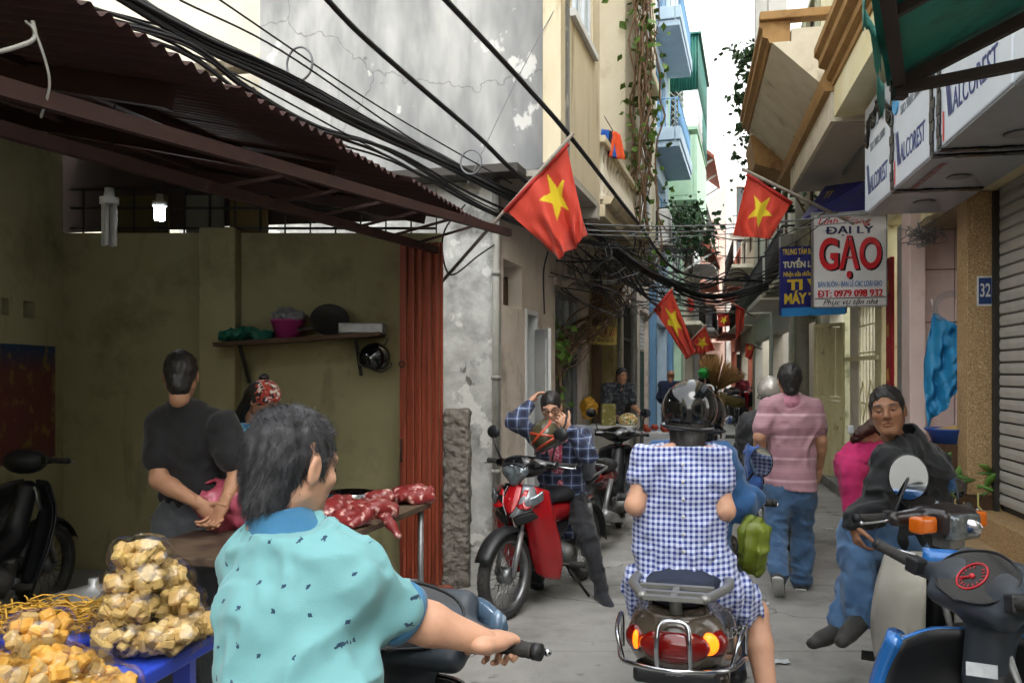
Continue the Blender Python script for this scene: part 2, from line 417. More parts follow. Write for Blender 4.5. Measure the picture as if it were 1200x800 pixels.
M_soffit = mat('soffit_plaster', '#b7b2a9', 0.85, c2='#a7a298', nscale=2)
M_pinktile = mat('pink_tile', '#dcc8c2', 0.35, c2='#cfb7b0', nscale=3, c3='#a98f84', n3=2, lo3=.6, hi3=.8)
M_granite = mat('speckled_granite', '#c6a77c', 0.55, c2='#7d5f3c', nscale=95, namt=.8, detail=2, bump=.1)
M_shut = mat('shutter_grey', '#b5b2ab', 0.5, metal=.1, c2='#a3a099', nscale=4, c3='#76736b', n3=2, lo3=.6, hi3=.8)
M_ygate = mat('pale_yellow_steel', '#ded6ac', 0.5, c2='#cdc291', nscale=6, c3='#8f7c4c', n3=5, lo3=.6, hi3=.72)
M_redpaint = mat('red_banner', '#b0222c', 0.6, c2='#951b24')
def overlay(m, c, scale, stretch, lo, hi, fac=1.0, crack=False):
    """lay one more layer of wear (drips, flakes, cracks) over a material's colour"""
    nt = m.node_tree; b = nt.nodes['Principled BSDF']; src = b.inputs['Base Color'].links[0].from_socket; L = nt.links.new
    tc = nn(nt, 'ShaderNodeTexCoord'); mp = nn(nt, 'ShaderNodeMapping'); mp.inputs['Scale'].default_value = stretch; L(tc.outputs['Object'], mp.inputs[0])
    nz = nn(nt, 'ShaderNodeTexNoise'); nz.inputs['Scale'].default_value = scale; nz.inputs['Detail'].default_value = 4; nz.inputs['Roughness'].default_value = .6; L(mp.outputs[0], nz.inputs['Vector']); o = nz.outputs[0]
    if crack:
        vo = nn(nt, 'ShaderNodeTexVoronoi', feature='DISTANCE_TO_EDGE'); vo.inputs['Scale'].default_value = crack
        mm = nn(nt, 'ShaderNodeVectorMath', operation='ADD'); L(mp.outputs[0], mm.inputs[0]); L(nz.outputs['Color'], mm.inputs[1]); L(mm.outputs[0], vo.inputs['Vector']); o = vo.outputs['Distance']
    mr = nn(nt, 'ShaderNodeMapRange'); mr.inputs[1].default_value = lo; mr.inputs[2].default_value = hi; mr.inputs[4].default_value = fac; L(o, mr.inputs[0])
    x = nn(nt, 'ShaderNodeMix', data_type='RGBA'); L(mr.outputs[0], x.inputs[0]); L(src, x.inputs[6]); x.inputs[7].default_value = col3(c)+(1,); L(x.outputs[2], b.inputs['Base Color'])
overlay(M_conc, '#4f4d4a', 1.0, (1, 1, 1), .006, .0, .75, crack=.45); overlay(M_conc, '#5d5a56', 7, (1, 1, 1), .64, .72, .6); overlay(M_conc, '#a9a6a0', 2.2, (1, .4, 1), .6, .7, .5)
overlay(M_grey, '#5f6164', 3.0, (2.2, 2.2, .16), .6, .78, .65); overlay(M_grey, '#dcdbd7', 3.2, (1, 1, .8), .6, .64, .7); overlay(M_grey, '#55565a', 1.3, (1, 1, 1), .004, 0, .6, crack=.35)
overlay(M_lower, '#e0dfdb', 2.6, (1, 1, 1), .58, .6, .8); overlay(M_lower, '#57544f', 5, (1, 1, .7), .66, .68, .8); overlay(M_facade, '#7d7064', 4, (2, 2, .2), .62, .78, .6)
overlay(M_granite, '#e0cda6', 60, (1, 1, 1), .6, .66, .7)
overlay(M_stall, '#4d4630', 3, (1.5, 1.5, .3), .6, .75, .5)
# ---------------------------------------------------------------- ground
g = MB(); g.box((0, 600, -0.06), (3000, 1600, 0.08)); struct('ground', g, M_dirt)
lane = MB()
ys = [0.2, 30, 60]
for a, b in zip(ys[:-1], ys[1:]):
    p = [Vector((Lx(a)-.3, a, 0)), Vector((Rx(a)+.3, a, 0)), Vector((Rx(b)+.3, b, 0)), Vector((Lx(b)-.3, b, 0))]
    lane.hexa([q+UP*-.018 for q in p]+[q+UP*-.008 for q in p])
lane_o = struct('lane', lane, M_dirt)
Y = 0.5; row = 0; lane_names = 0
while Y < 26:
    d = random.uniform(1.35, 1.75) if Y < 14 else 3.0
    w0, w1 = Lx(Y)-.2, Rx(Y)+.2; fr = .47+random.uniform(-.02, .02)
    for k in (0, 1):
        f0, f1 = (0, fr) if k == 0 else (fr, 1)
        def q(Yq, f, z): a, b = Lx(Yq)-.2, Rx(Yq)+.2; return Vector((a+(b-a)*f, Yq, z))
        gp = .004; z1 = random.uniform(-.002, .002)
        s = MB(); s.hexa([q(Y+gp, f0+.001, -.012), q(Y+gp, f1-.001, -.012), q(Y+d-gp, f1-.001, -.012), q(Y+d-gp, f0+.001, -.012),
                q(Y+gp, f0+.001, z1), q(Y+gp, f1-.001, z1), q(Y+d-gp, f1-.001, z1), q(Y+d-gp, f0+.001, z1)])
        part(lane_o, 'concrete_slab', s, M_conc, bev=.003)
    Y += d; row += 1
s = MB(); p = [Vector((Lx(26)-.2, Y, 0)), Vector((Rx(26)+.2, Y, 0)), Vector((Rx(60), 60, 0)), Vector((Lx(60), 60, 0))]
s.hexa([q+UP*-.012 for q in p]+[Vector(q) for q in p]); part(lane_o, 'far_paving', s, M_conc)
# ---------------------------------------------------------------- wall with openings
def wall(parent, name, P, us, zs, holes, th, m, **kw):
    """P(u, o, z) -> world; o = 0 front face, o = -th back face; holes = (u0, u1, z0, z1)"""
    uc = sorted(set(list(us)+[h for q in holes for h in q[:2]])); zc = sorted(set(list(zs)+[h for q in holes for h in q[2:]]))
    nu, nz = len(uc)-1, len(zc)-1
    def solid(i, j):
        if i < 0 or j < 0 or i >= nu or j >= nz: return False
        u, z = (uc[i]+uc[i+1])/2, (zc[j]+zc[j+1])/2
        return not any(q[0] < u < q[1] and q[2] < z < q[3] for q in holes)
    mb = MB()
    for i in range(nu):
        for j in range(nz):
            if not solid(i, j): continue
            a, b, c, d = uc[i], uc[i+1], zc[j], zc[j+1]
            mb.add([P(a, 0, c), P(b, 0, c), P(b, 0, d), P(a, 0, d)], [(0, 1, 2, 3)])
            mb.add([P(a, -th, c), P(b, -th, c), P(b, -th, d), P(a, -th, d)], [(3, 2, 1, 0)])
            for ok, e in ((solid(i-1, j), ((a, c), (a, d))), (solid(i+1, j), ((b, c), (b, d))), (solid(i, j-1), ((a, c), (b, c))), (solid(i, j+1), ((a, d), (b, d)))):
                if not ok:
                    (u0, z0), (u1, z1) = e; mb.add([P(u0, 0, z0), P(u1, 0, z1), P(u1, -th, z1), P(u0, -th, z0)], [(0, 1, 2, 3)])
    return part(parent, name, mb, m, world=True, **kw)
def pbox(mb, P, u0, u1, o0, o1, z0, z1):
    return mb.hexa([P(u0, o0, z0), P(u1, o0, z0), P(u1, o1, z0), P(u0, o1, z0), P(u0, o0, z1), P(u1, o0, z1), P(u1, o1, z1), P(u0, o1, z1)])
def bx(parent, name, P, u0, u1, o0, o1, z0, z1, m, **kw):
    return part(parent, name, pbox(MB(), P, u0, u1, o0, o1, z0, z1), m, world=True, **kw)
def window(parent, P, u0, u1, z0, z1, nu=2, nz=1, fm=None, pm=None, depth=.08, fw=.05, sill=True):
    """a window set in an opening: frame part with its panes as sub-parts"""
    fm = fm or M_white; pm = pm or M_pane; mb = MB(); g = .002
    pbox(mb, P, u0+g, u0+fw, -depth-.05, -depth+.0, z0+g, z1-g); pbox(mb, P, u1-fw, u1-g, -depth-.05, -depth, z0+g, z1-g)
    pbox(mb, P, u0+fw, u1-fw, -depth-.05, -depth-.001, z0+g, z0+fw); pbox(mb, P, u0+fw, u1-fw, -depth-.05, -depth-.001, z1-fw, z1-g)
    for i in range(1, nu):
        u = u0+(u1-u0)*i/nu; pbox(mb, P, u-fw*.35, u+fw*.35, -depth-.048, -depth-.003, z0+fw, z1-fw)
    for j in range(1, nz):
        z = z0+(z1-z0)*j/nz; pbox(mb, P, u0+fw, u1-fw, -depth-.046, -depth-.006, z-fw*.35, z+fw*.35)
    f = part(parent, 'window_frame', mb, fm, world=True)
    for i in range(nu):
        for j in range(nz):
            a = u0+(u1-u0)*i/nu; b = u0+(u1-u0)*(i+1)/nu; c = z0+(z1-z0)*j/nz; d = z0+(z1-z0)*(j+1)/nz
            part(f, 'pane', pbox(MB(), P, a+fw*.3, b-fw*.3, -depth-.03, -depth-.024, c+fw*.3, d-fw*.3), pm, world=True)
    if sill: part(parent, 'window_sill', pbox(MB(), P, u0-.06, u1+.06, -depth, .05, z0-.07, z0-.003), fm if fm is not M_pane else M_white, world=True)
    return f
def sweep(mb, prof, P, u0, u1):
    """extrude a cross-section (o, z) along the street from u0 to u1"""
    n = len(prof); vs = [P(u0, o, z) for o, z in prof]+[P(u1, o, z) for o, z in prof]
    return mb.add(vs, [tuple(range(n)), tuple(range(2*n-1, n-1, -1))]+[(i, i+n, (i+1) % n+n, (i+1) % n) for i in range(n)])
# ---------------------------------------------------------------- LEFT: the butcher's stall
stall = thing('market_stall', 'open fronted butcher stall with rusty corrugated roof and ochre walls', 'stall', (-1.8, 5, 0))
EW = 6.75                                      # end wall, square to the view
def EP(u, o, z): return Vector((u, EW-o, z))
wall(stall, 'end_wall', EP, [-3.9, -.56], [0, 2.7], [], .12, M_stall)
bx(stall, 'pilaster', EP, -2.42, -2.14, .001, .16, 0, 2.72, M_stall, bev=.01)
def SP(u, o, z): return Vector((-3.55+o, u, z))
wall(stall, 'side_wall', SP, [1.4, 6.745], [0, 3.9], [(5.93, 6.02, 2.0, 2.12), (6.2, 6.35, 2.0, 2.12)], .14, M_stall)
bx(stall, 'vent_backing', SP, 5.85, 6.45, -.17, -.142, 1.9, 2.2, M_dark)
def NP(u, o, z): return Vector((u, 1.35+o, z))
wall(stall, 'unseen_near_wall', NP, [-3.7, -2.25], [0, 3.3], [], .14, M_stall)  # out of view, added to close off light and keep the stall dark
s = MB(); s.box((-2.3, 4.2, .02), (2.55, 5.0, .07)); part(stall, 'stall_floor', s, M_conc, world=True)
# roof: corrugated sheets, each one its own piece
def roofp(Yp, inn, lift=0): return LP(Yp, .37-inn, 2.7+inn*.22+lift)
Y0 = 2.62; nsheet = 5; wY = (6.62-Y0)/nsheet
for k in range(nsheet):
    mb = MB(); y0 = Y0+k*wY-.03; y1 = y0+wY+.07; sl = .004*(k % 2); jag = random.uniform(-.05, .05)
    def fn(a, b, y0=y0, y1=y1, sl=sl, jag=jag):
        yy = y0+(y1-y0)*a; inn = -.0+jag+3.3*b; ph = yy*1.04/.082*2*math.pi
        return roofp(yy, inn, .014*math.sin(ph)+sl+.012*math.sin(3*yy+b*4))
    mb.grid(fn, 84, 6); part(stall, 'roof_sheet', mb, M_rust, world=True, fix=False, solid=.0012)
# ragged loose end of the sheet at the near corner
mb = MB()
mb.grid(lambda a, b: roofp(2.60-a*.35, .05+b*1.6, .03+.03*math.sin(a*9+b*5)), 12, 10); part(stall, 'roof_sheet', mb, M_rust, world=True, fix=False, solid=.0015)
# truss
def trs(a, b, w, h, nm): part(stall, nm, MB().bar(a, b, w, h), M_redsteel, world=True)
ua, ub = at(-60, 85, 2.3), at(597, 273, 6.5); la, lb = at(-120, 118, 2.5), at(512, 293, 6.3)
trs(ua, ub, .035, .055, 'upper_chord'); trs(la, lb, .04, .05, 'lower_chord')
for f in (.36, .47, .58, .69, .8, .9):
    a = lerp(la, lb, f); b = Vector((a.x, a.y, 0)); t = (a.y-ua.y)/(ub.y-ua.y); b = lerp(ua, ub, t)
    trs(a, b, .016, .016, 'truss_rod')
for yy in (3.4, 4.7, 6.0):                      # rafters going in under the sheets
    trs(roofp(yy, .3, -.08), roofp(yy, 3.1, -.08), .05, .09, 'rafter')
for inn in (1.0, 2.1): trs(roofp(2.5, inn, -.03), roofp(6.6, inn, -.03), .04, .05, 'purlin')
# transom grille over the end wall
mb = MB()
for i in range(15): mb.bar((-3.4+i*.2, EW+.02, 2.7), (-3.4+i*.2, EW+.02, 3.06), .012, .012)
for z in (2.74, 2.9, 3.05): mb.bar((-3.5, EW+.02, z), (-.6, EW+.02, z), .012, .02)
part(stall, 'transom_grille', mb, M_iron, world=True, fix=False)
part(stall, 'upper_infill', MB().prism([EP(-4.2, -.13, 2.7), EP(-2.3, -.13, 2.78), EP(-.75, -.13, 2.83), EP(-.75, -.13, 2.86), EP(-4.2, -.13, 3.5)], V(0, .03, 0)), mat('infill_sheet', '#3a2c26', .8), world=True)
for i, (x, w, c) in enumerate(((-2.95, .42, '#4f451f'), (-2.45, .3, '#6d6a5c'), (-2.1, .3, '#6d5a2e'))):
    mb = MB(); mb.box((x, EW+.07, 2.86), (w, .03, .3)); part(stall, 'transom_board', mb, mat('board%d' % i, c, .7), world=True)
# folding steel door, stacked at the far jamb, each leaf its own piece
door = thing('folding_door', 'brick red folding steel door stacked open beside rough pier', 'door', at(492, 688, 6.35))
p0, p1 = at(468, 436, 6.42), at(519, 436, 6.30)
xs = [0, .09, .17, .3, .36, .44, .52, .66, .74, .83, .92, 1]
for i in range(len(xs)-1):
    a, b = lerp(p0, p1, xs[i]), lerp(p0, p1, xs[i+1]); off = .035 if i % 2 else 0
    mb = MB(); mb.hexa([Vector((q.x, q.y-off+dy, z)) for z in (.03, 2.56) for q, dy in ((a+(b-a)*.04, 0), (b-(b-a)*.04, 0), (b-(b-a)*.04, .05), (a+(b-a)*.04, .05))])
    part(door, 'door_leaf', mb, M_reddoor, world=True, bev=.005)
mb = MB(); q = lerp(p0, p1, .08)
mb.tube([q+V(0, -.05, -.5+1.6-q.z), q+V(0, -.1, -.5+1.6-q.z), q+V(0, -.1, -.66+1.6-q.z), q+V(0, -.05, -.66+1.6-q.z)], .006); part(door, 'handle', mb, M_iron, world=True)
mb = MB(); mb.torus(q+V(0, -.06, 1.66-q.z), (0, 1, 0), .022, .005, 14, 6); part(door, 'ring_pull', mb, M_iron, world=True)
# rough masonry pier beside it
mb = SDF(); a, b = at(521, 690, 6.25), at(548, 690, 6.3)
c = (a+b)/2; mb.box((c.x, c.y+.1, .64), (.095, .14, .68), rnd=.02); mb.mod(lambda P, d: d+.012*vnoise(P*14)+.009*vnoise(P*34, 3)+.006*vnoise(P*70, 5))
v, f = mb.mesh(.011); solo('masonry_pier', MB().np(v, f), M_brickp, 'rough broken mortar pier standing at the corner of the stall', 'pier')
# ---------------------------------------------------------------- LEFT: tall grey house with overhanging upper floor
gh = thing('grey_house', 'tall stained grey rendered house overhanging the lane with blank side wall', 'house', LP(9, -1.5, 0))
T0 = V(*LP(7.84, 0, 0)[:2], 0)
def GP(u, o, z): return LP(7.84, 0, z)-NL*u-DL*o   # u into the block, o toward the camera
wall(gh, 'lower_side_wall', GP, [0, 3.4], [0, 3.44], [], .2, M_lower)
wall(gh, 'upper_side_wall', GP, [-.66, 2.45], [3.44, 5.5, 11], [], .2, M_grey)
bx(gh, 'ledge_slab', GP, -.3, .9, .003, .3, 3.36, 3.44, mat('dark_slab', '#4b4744', .9), bev=.008)
facade_holes = [(8.1, 8.75, 2.24, 2.68), (8.86, 9.34, 0, 2.27), (10.2, 11.75, 0, 2.62)]
wall(gh, 'street_wall', LP, [7.845, 12.3], [0, 3.43], facade_holes, .2, M_facade)
bx(gh, 'overhang_soffit', LP, 7.845, 9.53, .0, .66, 3.38, 3.44, M_soffit)
bx(gh, 'soffit_beam', LP, 9.36, 9.53, .0, .66, 3.26, 3.378, M_soffit)
wall(gh, 'bay_wall', lambda u, o, z: LP(u, .66+o, z), [7.66, 9.53], [3.445, 11], [(8.1, 9.15, 4.95, 7.2), (8.1, 9.15, 8.2, 10)], .16, M_yell)
window(gh, lambda u, o, z: LP(u, .66+o, z), 8.1, 9.15, 4.95, 7.2, 2, 2, M_white, M_paneb, depth=.02)
wall(gh, 'bay_end_wall', lambda u, o, z: LP(9.53, 0, z)+NL*u+DL*o, [0, .655], [3.445, 11], [], .12, M_yell)
wall(gh, 'balcony_back_wall', lambda u, o, z: LP(u, -.05+o, z), [9.4, 12.4], [3.445, 11], [(10.4, 11.3, 3.5, 5.6), (10.4, 11.3, 7, 9)], .16, M_yell)
window(gh, lambda u, o, z: LP(u, -.05+o, z), 10.4, 11.3, 3.5, 5.6, 2, 2, M_wood, M_pane, sill=False)
# dark interior boxes behind the openings
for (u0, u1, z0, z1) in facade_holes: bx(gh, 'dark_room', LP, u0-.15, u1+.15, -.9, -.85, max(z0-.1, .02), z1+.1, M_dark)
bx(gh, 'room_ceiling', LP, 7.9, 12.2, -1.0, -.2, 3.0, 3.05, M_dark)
mb = MB()
for i in range(6): u = 8.14+i*.1; pbox(mb, LP, u, u+.05, -.16, -.13, 2.25, 2.3+random.uniform(.1, .32))
part(gh, 'window_board', mb, M_wood, world=True)
pbx = MB()
for (a, b, c, d) in ((8.86, 8.91, .02, 2.26), (9.29, 9.34, .02, 2.26)): pbox(pbx, LP, a+.003, b-.003, -.15, .02, c, d)
pbox(pbx, LP, 8.91, 9.29, -.15, .018, 2.21, 2.262); part(gh, 'door_frame', pbx, M_white, world=True)
bx(gh, 'fanlight', LP, 8.9, 9.28, -.1, -.09, 1.93, 2.2, M_pane)
# open door leaf swung into the lane
h0 = LP(9.3, .02, 0); h1 = at(646, 0, 8.95); h1.z = 0; dd = (h1-h0).normalized(); nn_ = V(dd.y, -dd.x, 0)
mb = MB(); leaf_w = (h1-h0).length
def DP(u, o, z): return h0+dd*u+nn_*o+UP*z
pbox(mb, DP, 0, leaf_w, 0, .035, .05, 2.06)
lf = part(gh, 'door_leaf', mb, M_white, world=True, bev=.004)
for (z0, z1) in ((.2, .95), (1.1, 1.95)): bx(lf, 'door_panel', DP, .05, leaf_w-.05, .034, .044, z0, z1, M_white, bev=.004)
mb = MB(); pbox(mb, DP, leaf_w-.05, leaf_w-.02, .035, .07, 1.0, 1.12); part(lf, 'handle', mb, M_steel, world=True)
# tall barred window: frame, mullions, lower timber
mb = MB()
for u in (10.2, 10.68, 11.2, 11.69): pbox(mb, LP, u+.004, u+.055, -.14, -.06, .02, 2.61)
for z in (1.95, 2.55): pbox(mb, LP, 10.26, 11.68, -.138, -.065, z, z+.05)
wf = part(gh, 'shopfront_frame', mb, M_steel, world=True)
for i, u in enumerate((10.26, 10.74, 11.26)): bx(wf, 'pane', LP, u, u+.42, -.11, -.1, .05, 1.94, M_pane); bx(wf, 'pane', LP, u, u+.42, -.11, -.1, 2.0, 2.54, M_pane)
bx(gh, 'lintel', LP, 10.1, 11.85, .002, .05, 2.63, 2.72, M_facade, bev=.01)
# drain pipe at the corner
pp = thing('drain_pipe', 'grey plastic drain pipe running down the house corner', 'pipe', LP(7.9, .06, 0))
mb = MB(); a = LP(7.76, .035, .12); mb.tube([a, LP(7.76, .035, 3.34)], .034, 12); mb.tube([a+UP*.02, LP(7.74, .1, .05), LP(7.72, .18, .03)], .034, 12); pb_ = part(pp, 'pipe', mb, M_pvc, world=True)
for z in (.7, 1.55, 2.5): mb = MB(); mb.lathe([(.035, -.02), (.043, -.02), (.043, .02), (.035, .02)], LP(7.76, .035, z), UP, 14); part(pp, 'collar', mb, M_pvc, world=True)
for i in range(3):
    mb = SDF(); c = LP(7.75-.12*i, .1+.06*i, .04); mb.ell(c, (.13-.02*i, .1, .07)); mb.mod(lambda P, d: d+.03*vnoise(P*16)+.02*vnoise(P*34, 4)); v, f = mb.mesh(.012)
    solo('rubble_lump', MB().np(v, f), M_brickp, 'grey lump of broken mortar at the foot of the drain pipe', 'rubble', 'rubble at the pipe foot')
# small junction box on facade
solo('meter_box', pbox(MB(), LP, 10.85, 11.0, .003, .06, 2.85, 3.0), M_pvc, 'small grey switch box high on the beige wall', 'box')
# balcony with balusters between the bays
bal = thing('balcony', 'old plaster balcony with turned balusters under the hanging vine', 'balcony', LP(10.9, .4, 3.3))
bx(bal, 'slab', LP, 9.535, 12.4, .0, .72, 3.3, 3.44, M_yell, bev=.01)
mb = MB(); sweep(mb, [(.7, 3.44), (.78, 3.44), (.82, 3.52), (.7, 3.52)], LP, 9.54, 12.38); part(bal, 'moulding', mb, M_yell, world=True)
bx(bal, 'rail', LP, 9.54, 12.38, .56, .72, 4.12, 4.2, M_yell, bev=.01)
prof = [(.045, 0), (.045, .06), (.028, .09), (.055, .2), (.06, .27), (.03, .42), (.026, .48), (.045, .53), (.045, .6)]
b0 = None
for i in range(13):
    c = LP(9.7+i*.21, .64, 3.52)
    if b0 is None:
        b0 = part(bal, 'baluster', MB().lathe(prof, c, UP, 10), M_panelb, world=True); c0 = c
    else: share(b0, bal, b0.location+(c-c0))
# cream bay after the balcony
cb = thing('cream_house', 'cream rendered house with tall white framed windows beside the vine', 'house', LP(13.6, -1, 0))
UPf = lambda u, o, z: LP(u, .66+o, z)
wall(cb, 'bay_wall', UPf, [12.42, 14.8], [3.2, 12], [(12.75, 14.3, 3.9, 5.9), (12.75, 14.3, 6.6, 8.6), (12.75, 14.3, 9.3, 11)], .16, M_cream)
for z in (3.9, 6.6, 9.3): window(cb, UPf, 12.75, 14.3, z, min(z+2, 11), 3, 3, M_white, M_paneb, depth=.03, sill=False); bx(cb, 'ledge', UPf, 12.45, 14.78, .003, .1, z-.35, z-.2, M_cream, bev=.01)
wall(cb, 'bay_end_wall', lambda u, o, z: LP(12.42, 0, z)+NL*u-DL*o, [-.1, .655], [3.2, 12], [], .1, M_cream)
bx(cb, 'bay_soffit', LP, 12.42, 14.8, -.1, .65, 3.1, 3.198, M_soffit)
wall(cb, 'bay_far_wall', lambda u, o, z: LP(14.8, 0, z)+NL*u+DL*o, [-1, .655], [3.2, 12], [], .1, M_cream)
# shop under it
wall(cb, 'street_wall', LP, [12.31, 15.3], [0, 3.19], [(12.75, 14.4, 0, 2.75)], .2, mat('ochre_render', '#b9a877', .85, c2='#a3925f', c3='#7f7048', n3=1.4))
mb = MB()
for a, b, c, d, e in ((12.7, 14.5, -1.6, 0, 1), ): pbox(mb, LP, a, b, -1.65, -1.6, 0, 2.9); pbox(mb, LP, a-.05, a, -1.6, -.2, 0, 2.9); pbox(mb, LP, b, b+.05, -1.6, -.2, 0, 2.9); pbox(mb, LP, a, b, -1.6, -.2, 2.85, 2.9)
part(cb, 'shop_room', mb, mat('shop_ochre', '#6f6037', .85), world=True)
solo('timber_post', pbox(MB(), LP, 12.4, 12.52, .02, .14, 0, 3.05), M_wood, 'weathered brown timber post beside the little shop counter', 'post')
for k, (u, o) in enumerate(((14.5, .08), (14.7, .05))):
    mb = MB(); mb.tube([LP(u, o, 0), LP(u, o, 3.1)], .03, 8); solo('wall_pipe', mb, M_pvc, 'grey vertical pipe on the wall past the shop', 'pipe', 'pipes past the shop')
# dark grille house
dh = thing('grille_house', 'narrow house with tall dark folding grille before the blue house', 'house', LP(17, -1, 0))
wall(dh, 'street_wall', LP, [15.31, 19.2], [0, 7.5], [(15.5, 17.4, 0, 2.9), (17.7, 19.0, 0, 2.9), (16, 17.2, 4, 5.6)], .2, M_facade)
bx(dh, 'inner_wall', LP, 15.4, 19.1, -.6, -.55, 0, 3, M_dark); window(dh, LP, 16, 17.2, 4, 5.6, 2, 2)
for i in range(20): 
    u = 15.52+i*.096
    bx(dh, 'grille_bar', LP, u, u+.03, -.12, -.08, .05, 2.88, M_iron)
mb = MB()
for z in (.4, 1.3, 2.2): pbox(mb, LP, 15.5, 17.4, -.078, -.06, z, z+.05)
part(dh, 'grille_rail', mb, M_iron, world=True)
for i in range(9): bx(dh, 'louvre_slat', LP, 17.72, 18.98, -.12-.004*i*0, -.08, 2.1+i*.085, 2.1+i*.085+.06, M_white)
bx(dh, 'green_door', LP, 17.72, 18.98, -.13, -.08, .02, 2.05, mat('green_door', '#274c40', .6))
mb = MB(); mb.tube([LP(15.4, .2, 0), LP(15.4, .2, 3.6)], .055, 10); solo('utility_post', mb, M_steel, 'slim grey steel post standing before the dark grille', 'post')
# ---------------------------------------------------------------- LEFT: blue house, green house, farther houses
bh = thing('blue_house', 'pale blue house with stacked projecting balconies', 'house', LP(21.5, -1, 0))
wall(bh, 'street_wall', LP, [19.21, 23.5], [0, 13], [(20.1, 23, .02, 2.8), (20.2, 22.8, 4.2, 6.4), (20.2, 22.8, 7.2, 9.3), (20.2, 22.8, 10.1, 12)], .25, M_blue)
for u in (19.25, 23.2): bx(bh, 'pilaster', LP, u, u+.32, .003, .14, 0, 3.6, M_bluedk, bev=.01)
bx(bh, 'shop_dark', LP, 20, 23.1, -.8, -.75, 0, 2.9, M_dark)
for z in (4.2, 7.2, 10.1): window(bh, LP, 20.2, 22.8, z, z+2.0, 3, 2, M_bluedk, M_paneb, sill=False)
for z, o in ((6.95, .62), (9.75, .62)):
    bx(bh, 'balcony_slab', LP, 19.9, 23.4, .0, o, z-.12, z+.02, M_blue, bev=.01)
    bx(bh, 'balcony_fascia', LP, 19.85, 23.45, o-.1, o+.03, z+.03, z+.33, M_blue, bev=.015)
    bx(bh, 'balcony_fascia', LP, 19.85, 19.97, .0, o-.11, z+.03, z+.33, M_blue, bev=.015)
    mb = MB()
    for i in range(24): mb.tube([LP(19.95+i*.15, o-.03, z+.33), LP(19.95+i*.15, o-.03, z+1.0)], .012, 6)
    for i in range(5): mb.tube([LP(19.91, .05+i*.12, z+.33), LP(19.91, .05+i*.12, z+1.0)], .012, 6)
    mb.tube([LP(19.91, 0, z+1.0), LP(19.91, o-.03, z+1.0), LP(23.4, o-.03, z+1.0)], .02, 6)
    part(bh, 'balcony_railing', mb, M_bluedk, world=True, fix=False)
g2 = thing('green_house', 'house with mint balcony and green sheet metal cage above', 'house', LP(26, -1, 0))
wall(g2, 'street_wall', LP, [23.52, 28.5], [0, 12], [(24.5, 27.5, 0, 2.7), (24.6, 27.4, 4, 5.8)], .25, M_mint)
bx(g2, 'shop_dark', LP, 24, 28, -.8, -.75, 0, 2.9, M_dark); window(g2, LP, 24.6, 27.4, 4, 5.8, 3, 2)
bx(g2, 'balcony_floor', LP, 23.9, 28.3, 0, .75, 6.4, 6.52, M_mint)
bx(g2, 'balcony_front', LP, 23.9, 28.3, .64, .75, 6.53, 8.2, M_mint, bev=.01); bx(g2, 'balcony_end', LP, 23.9, 24.02, .0, .635, 6.53, 8.2, M_mint, bev=.01)
def corr(mb, P, u0, u1, z0, z1, n, amp=.02):
    vs = []
    for i in range(n+1):
        u = u0+(u1-u0)*i/n; o = amp*math.sin(i*math.pi/2)
        vs += [P(u, o, z0), P(u, o, z1)]
    return mb.add(vs, [(2*i, 2*i+2, 2*i+3, 2*i+1) for i in range(n)], True)
part(g2, 'cage_cladding', corr(MB(), lambda u, o, z: LP(23.95, u, z)-DL*o, .0, .74, 9.45, 11.0, 40), M_greensheet, world=True, fix=False, solid=.004)
part(g2, 'cage_cladding', corr(MB(), lambda u, o, z: LP(u, .76+o, z), 23.95, 28.3, 9.45, 11.0, 120), M_greensheet, world=True, fix=False, solid=.004)
part(g2, 'cage_side', corr(MB(), lambda u, o, z: LP(u, .76+o, z), 26, 28.3, 8.4, 9.44, 60), M_greensheet, world=True, fix=False, solid=.004)
bx(g2, 'cage_roof', LP, 23.9, 28.4, -.1, .85, 11.0, 11.05, M_greensheet); bx(g2, 'cage_floor', LP, 23.9, 28.3, 0, .76, 8.35, 8.44, M_mint)
mb = MB()
for i in range(-4, 6):
    for sgn in (1, -1):
        a = i*.16; pts = []
        for t in np.linspace(0, 1, 12):
            u = a+t*.98*1.0 if sgn > 0 else a+.98-t*.98
            if 0 <= u <= .74: pts.append(LP(23.94, u, 8.45+t*1.0))
        if len(pts) > 1: mb.tube([pts[0], pts[-1]], .011, 5)
for i in range(-6, 30):
    for sgn in (1, -1):
        a = 23.95+i*.17; pts = []
        for t in np.linspace(0, 1, 12):
            u = a+t*.98 if sgn > 0 else a+.98-t*.98
            if 23.95 <= u <= 26: pts.append(LP(u, .76, 8.45+t*1.0))
        if len(pts) > 1: mb.tube([pts[0], pts[-1]], .011, 5)
part(g2, 'lattice', mb, M_white, world=True, fix=False)
bx(g2, 'cage_back', LP, 24, 28.2, .02, .1, 8.45, 9.45, M_iron)
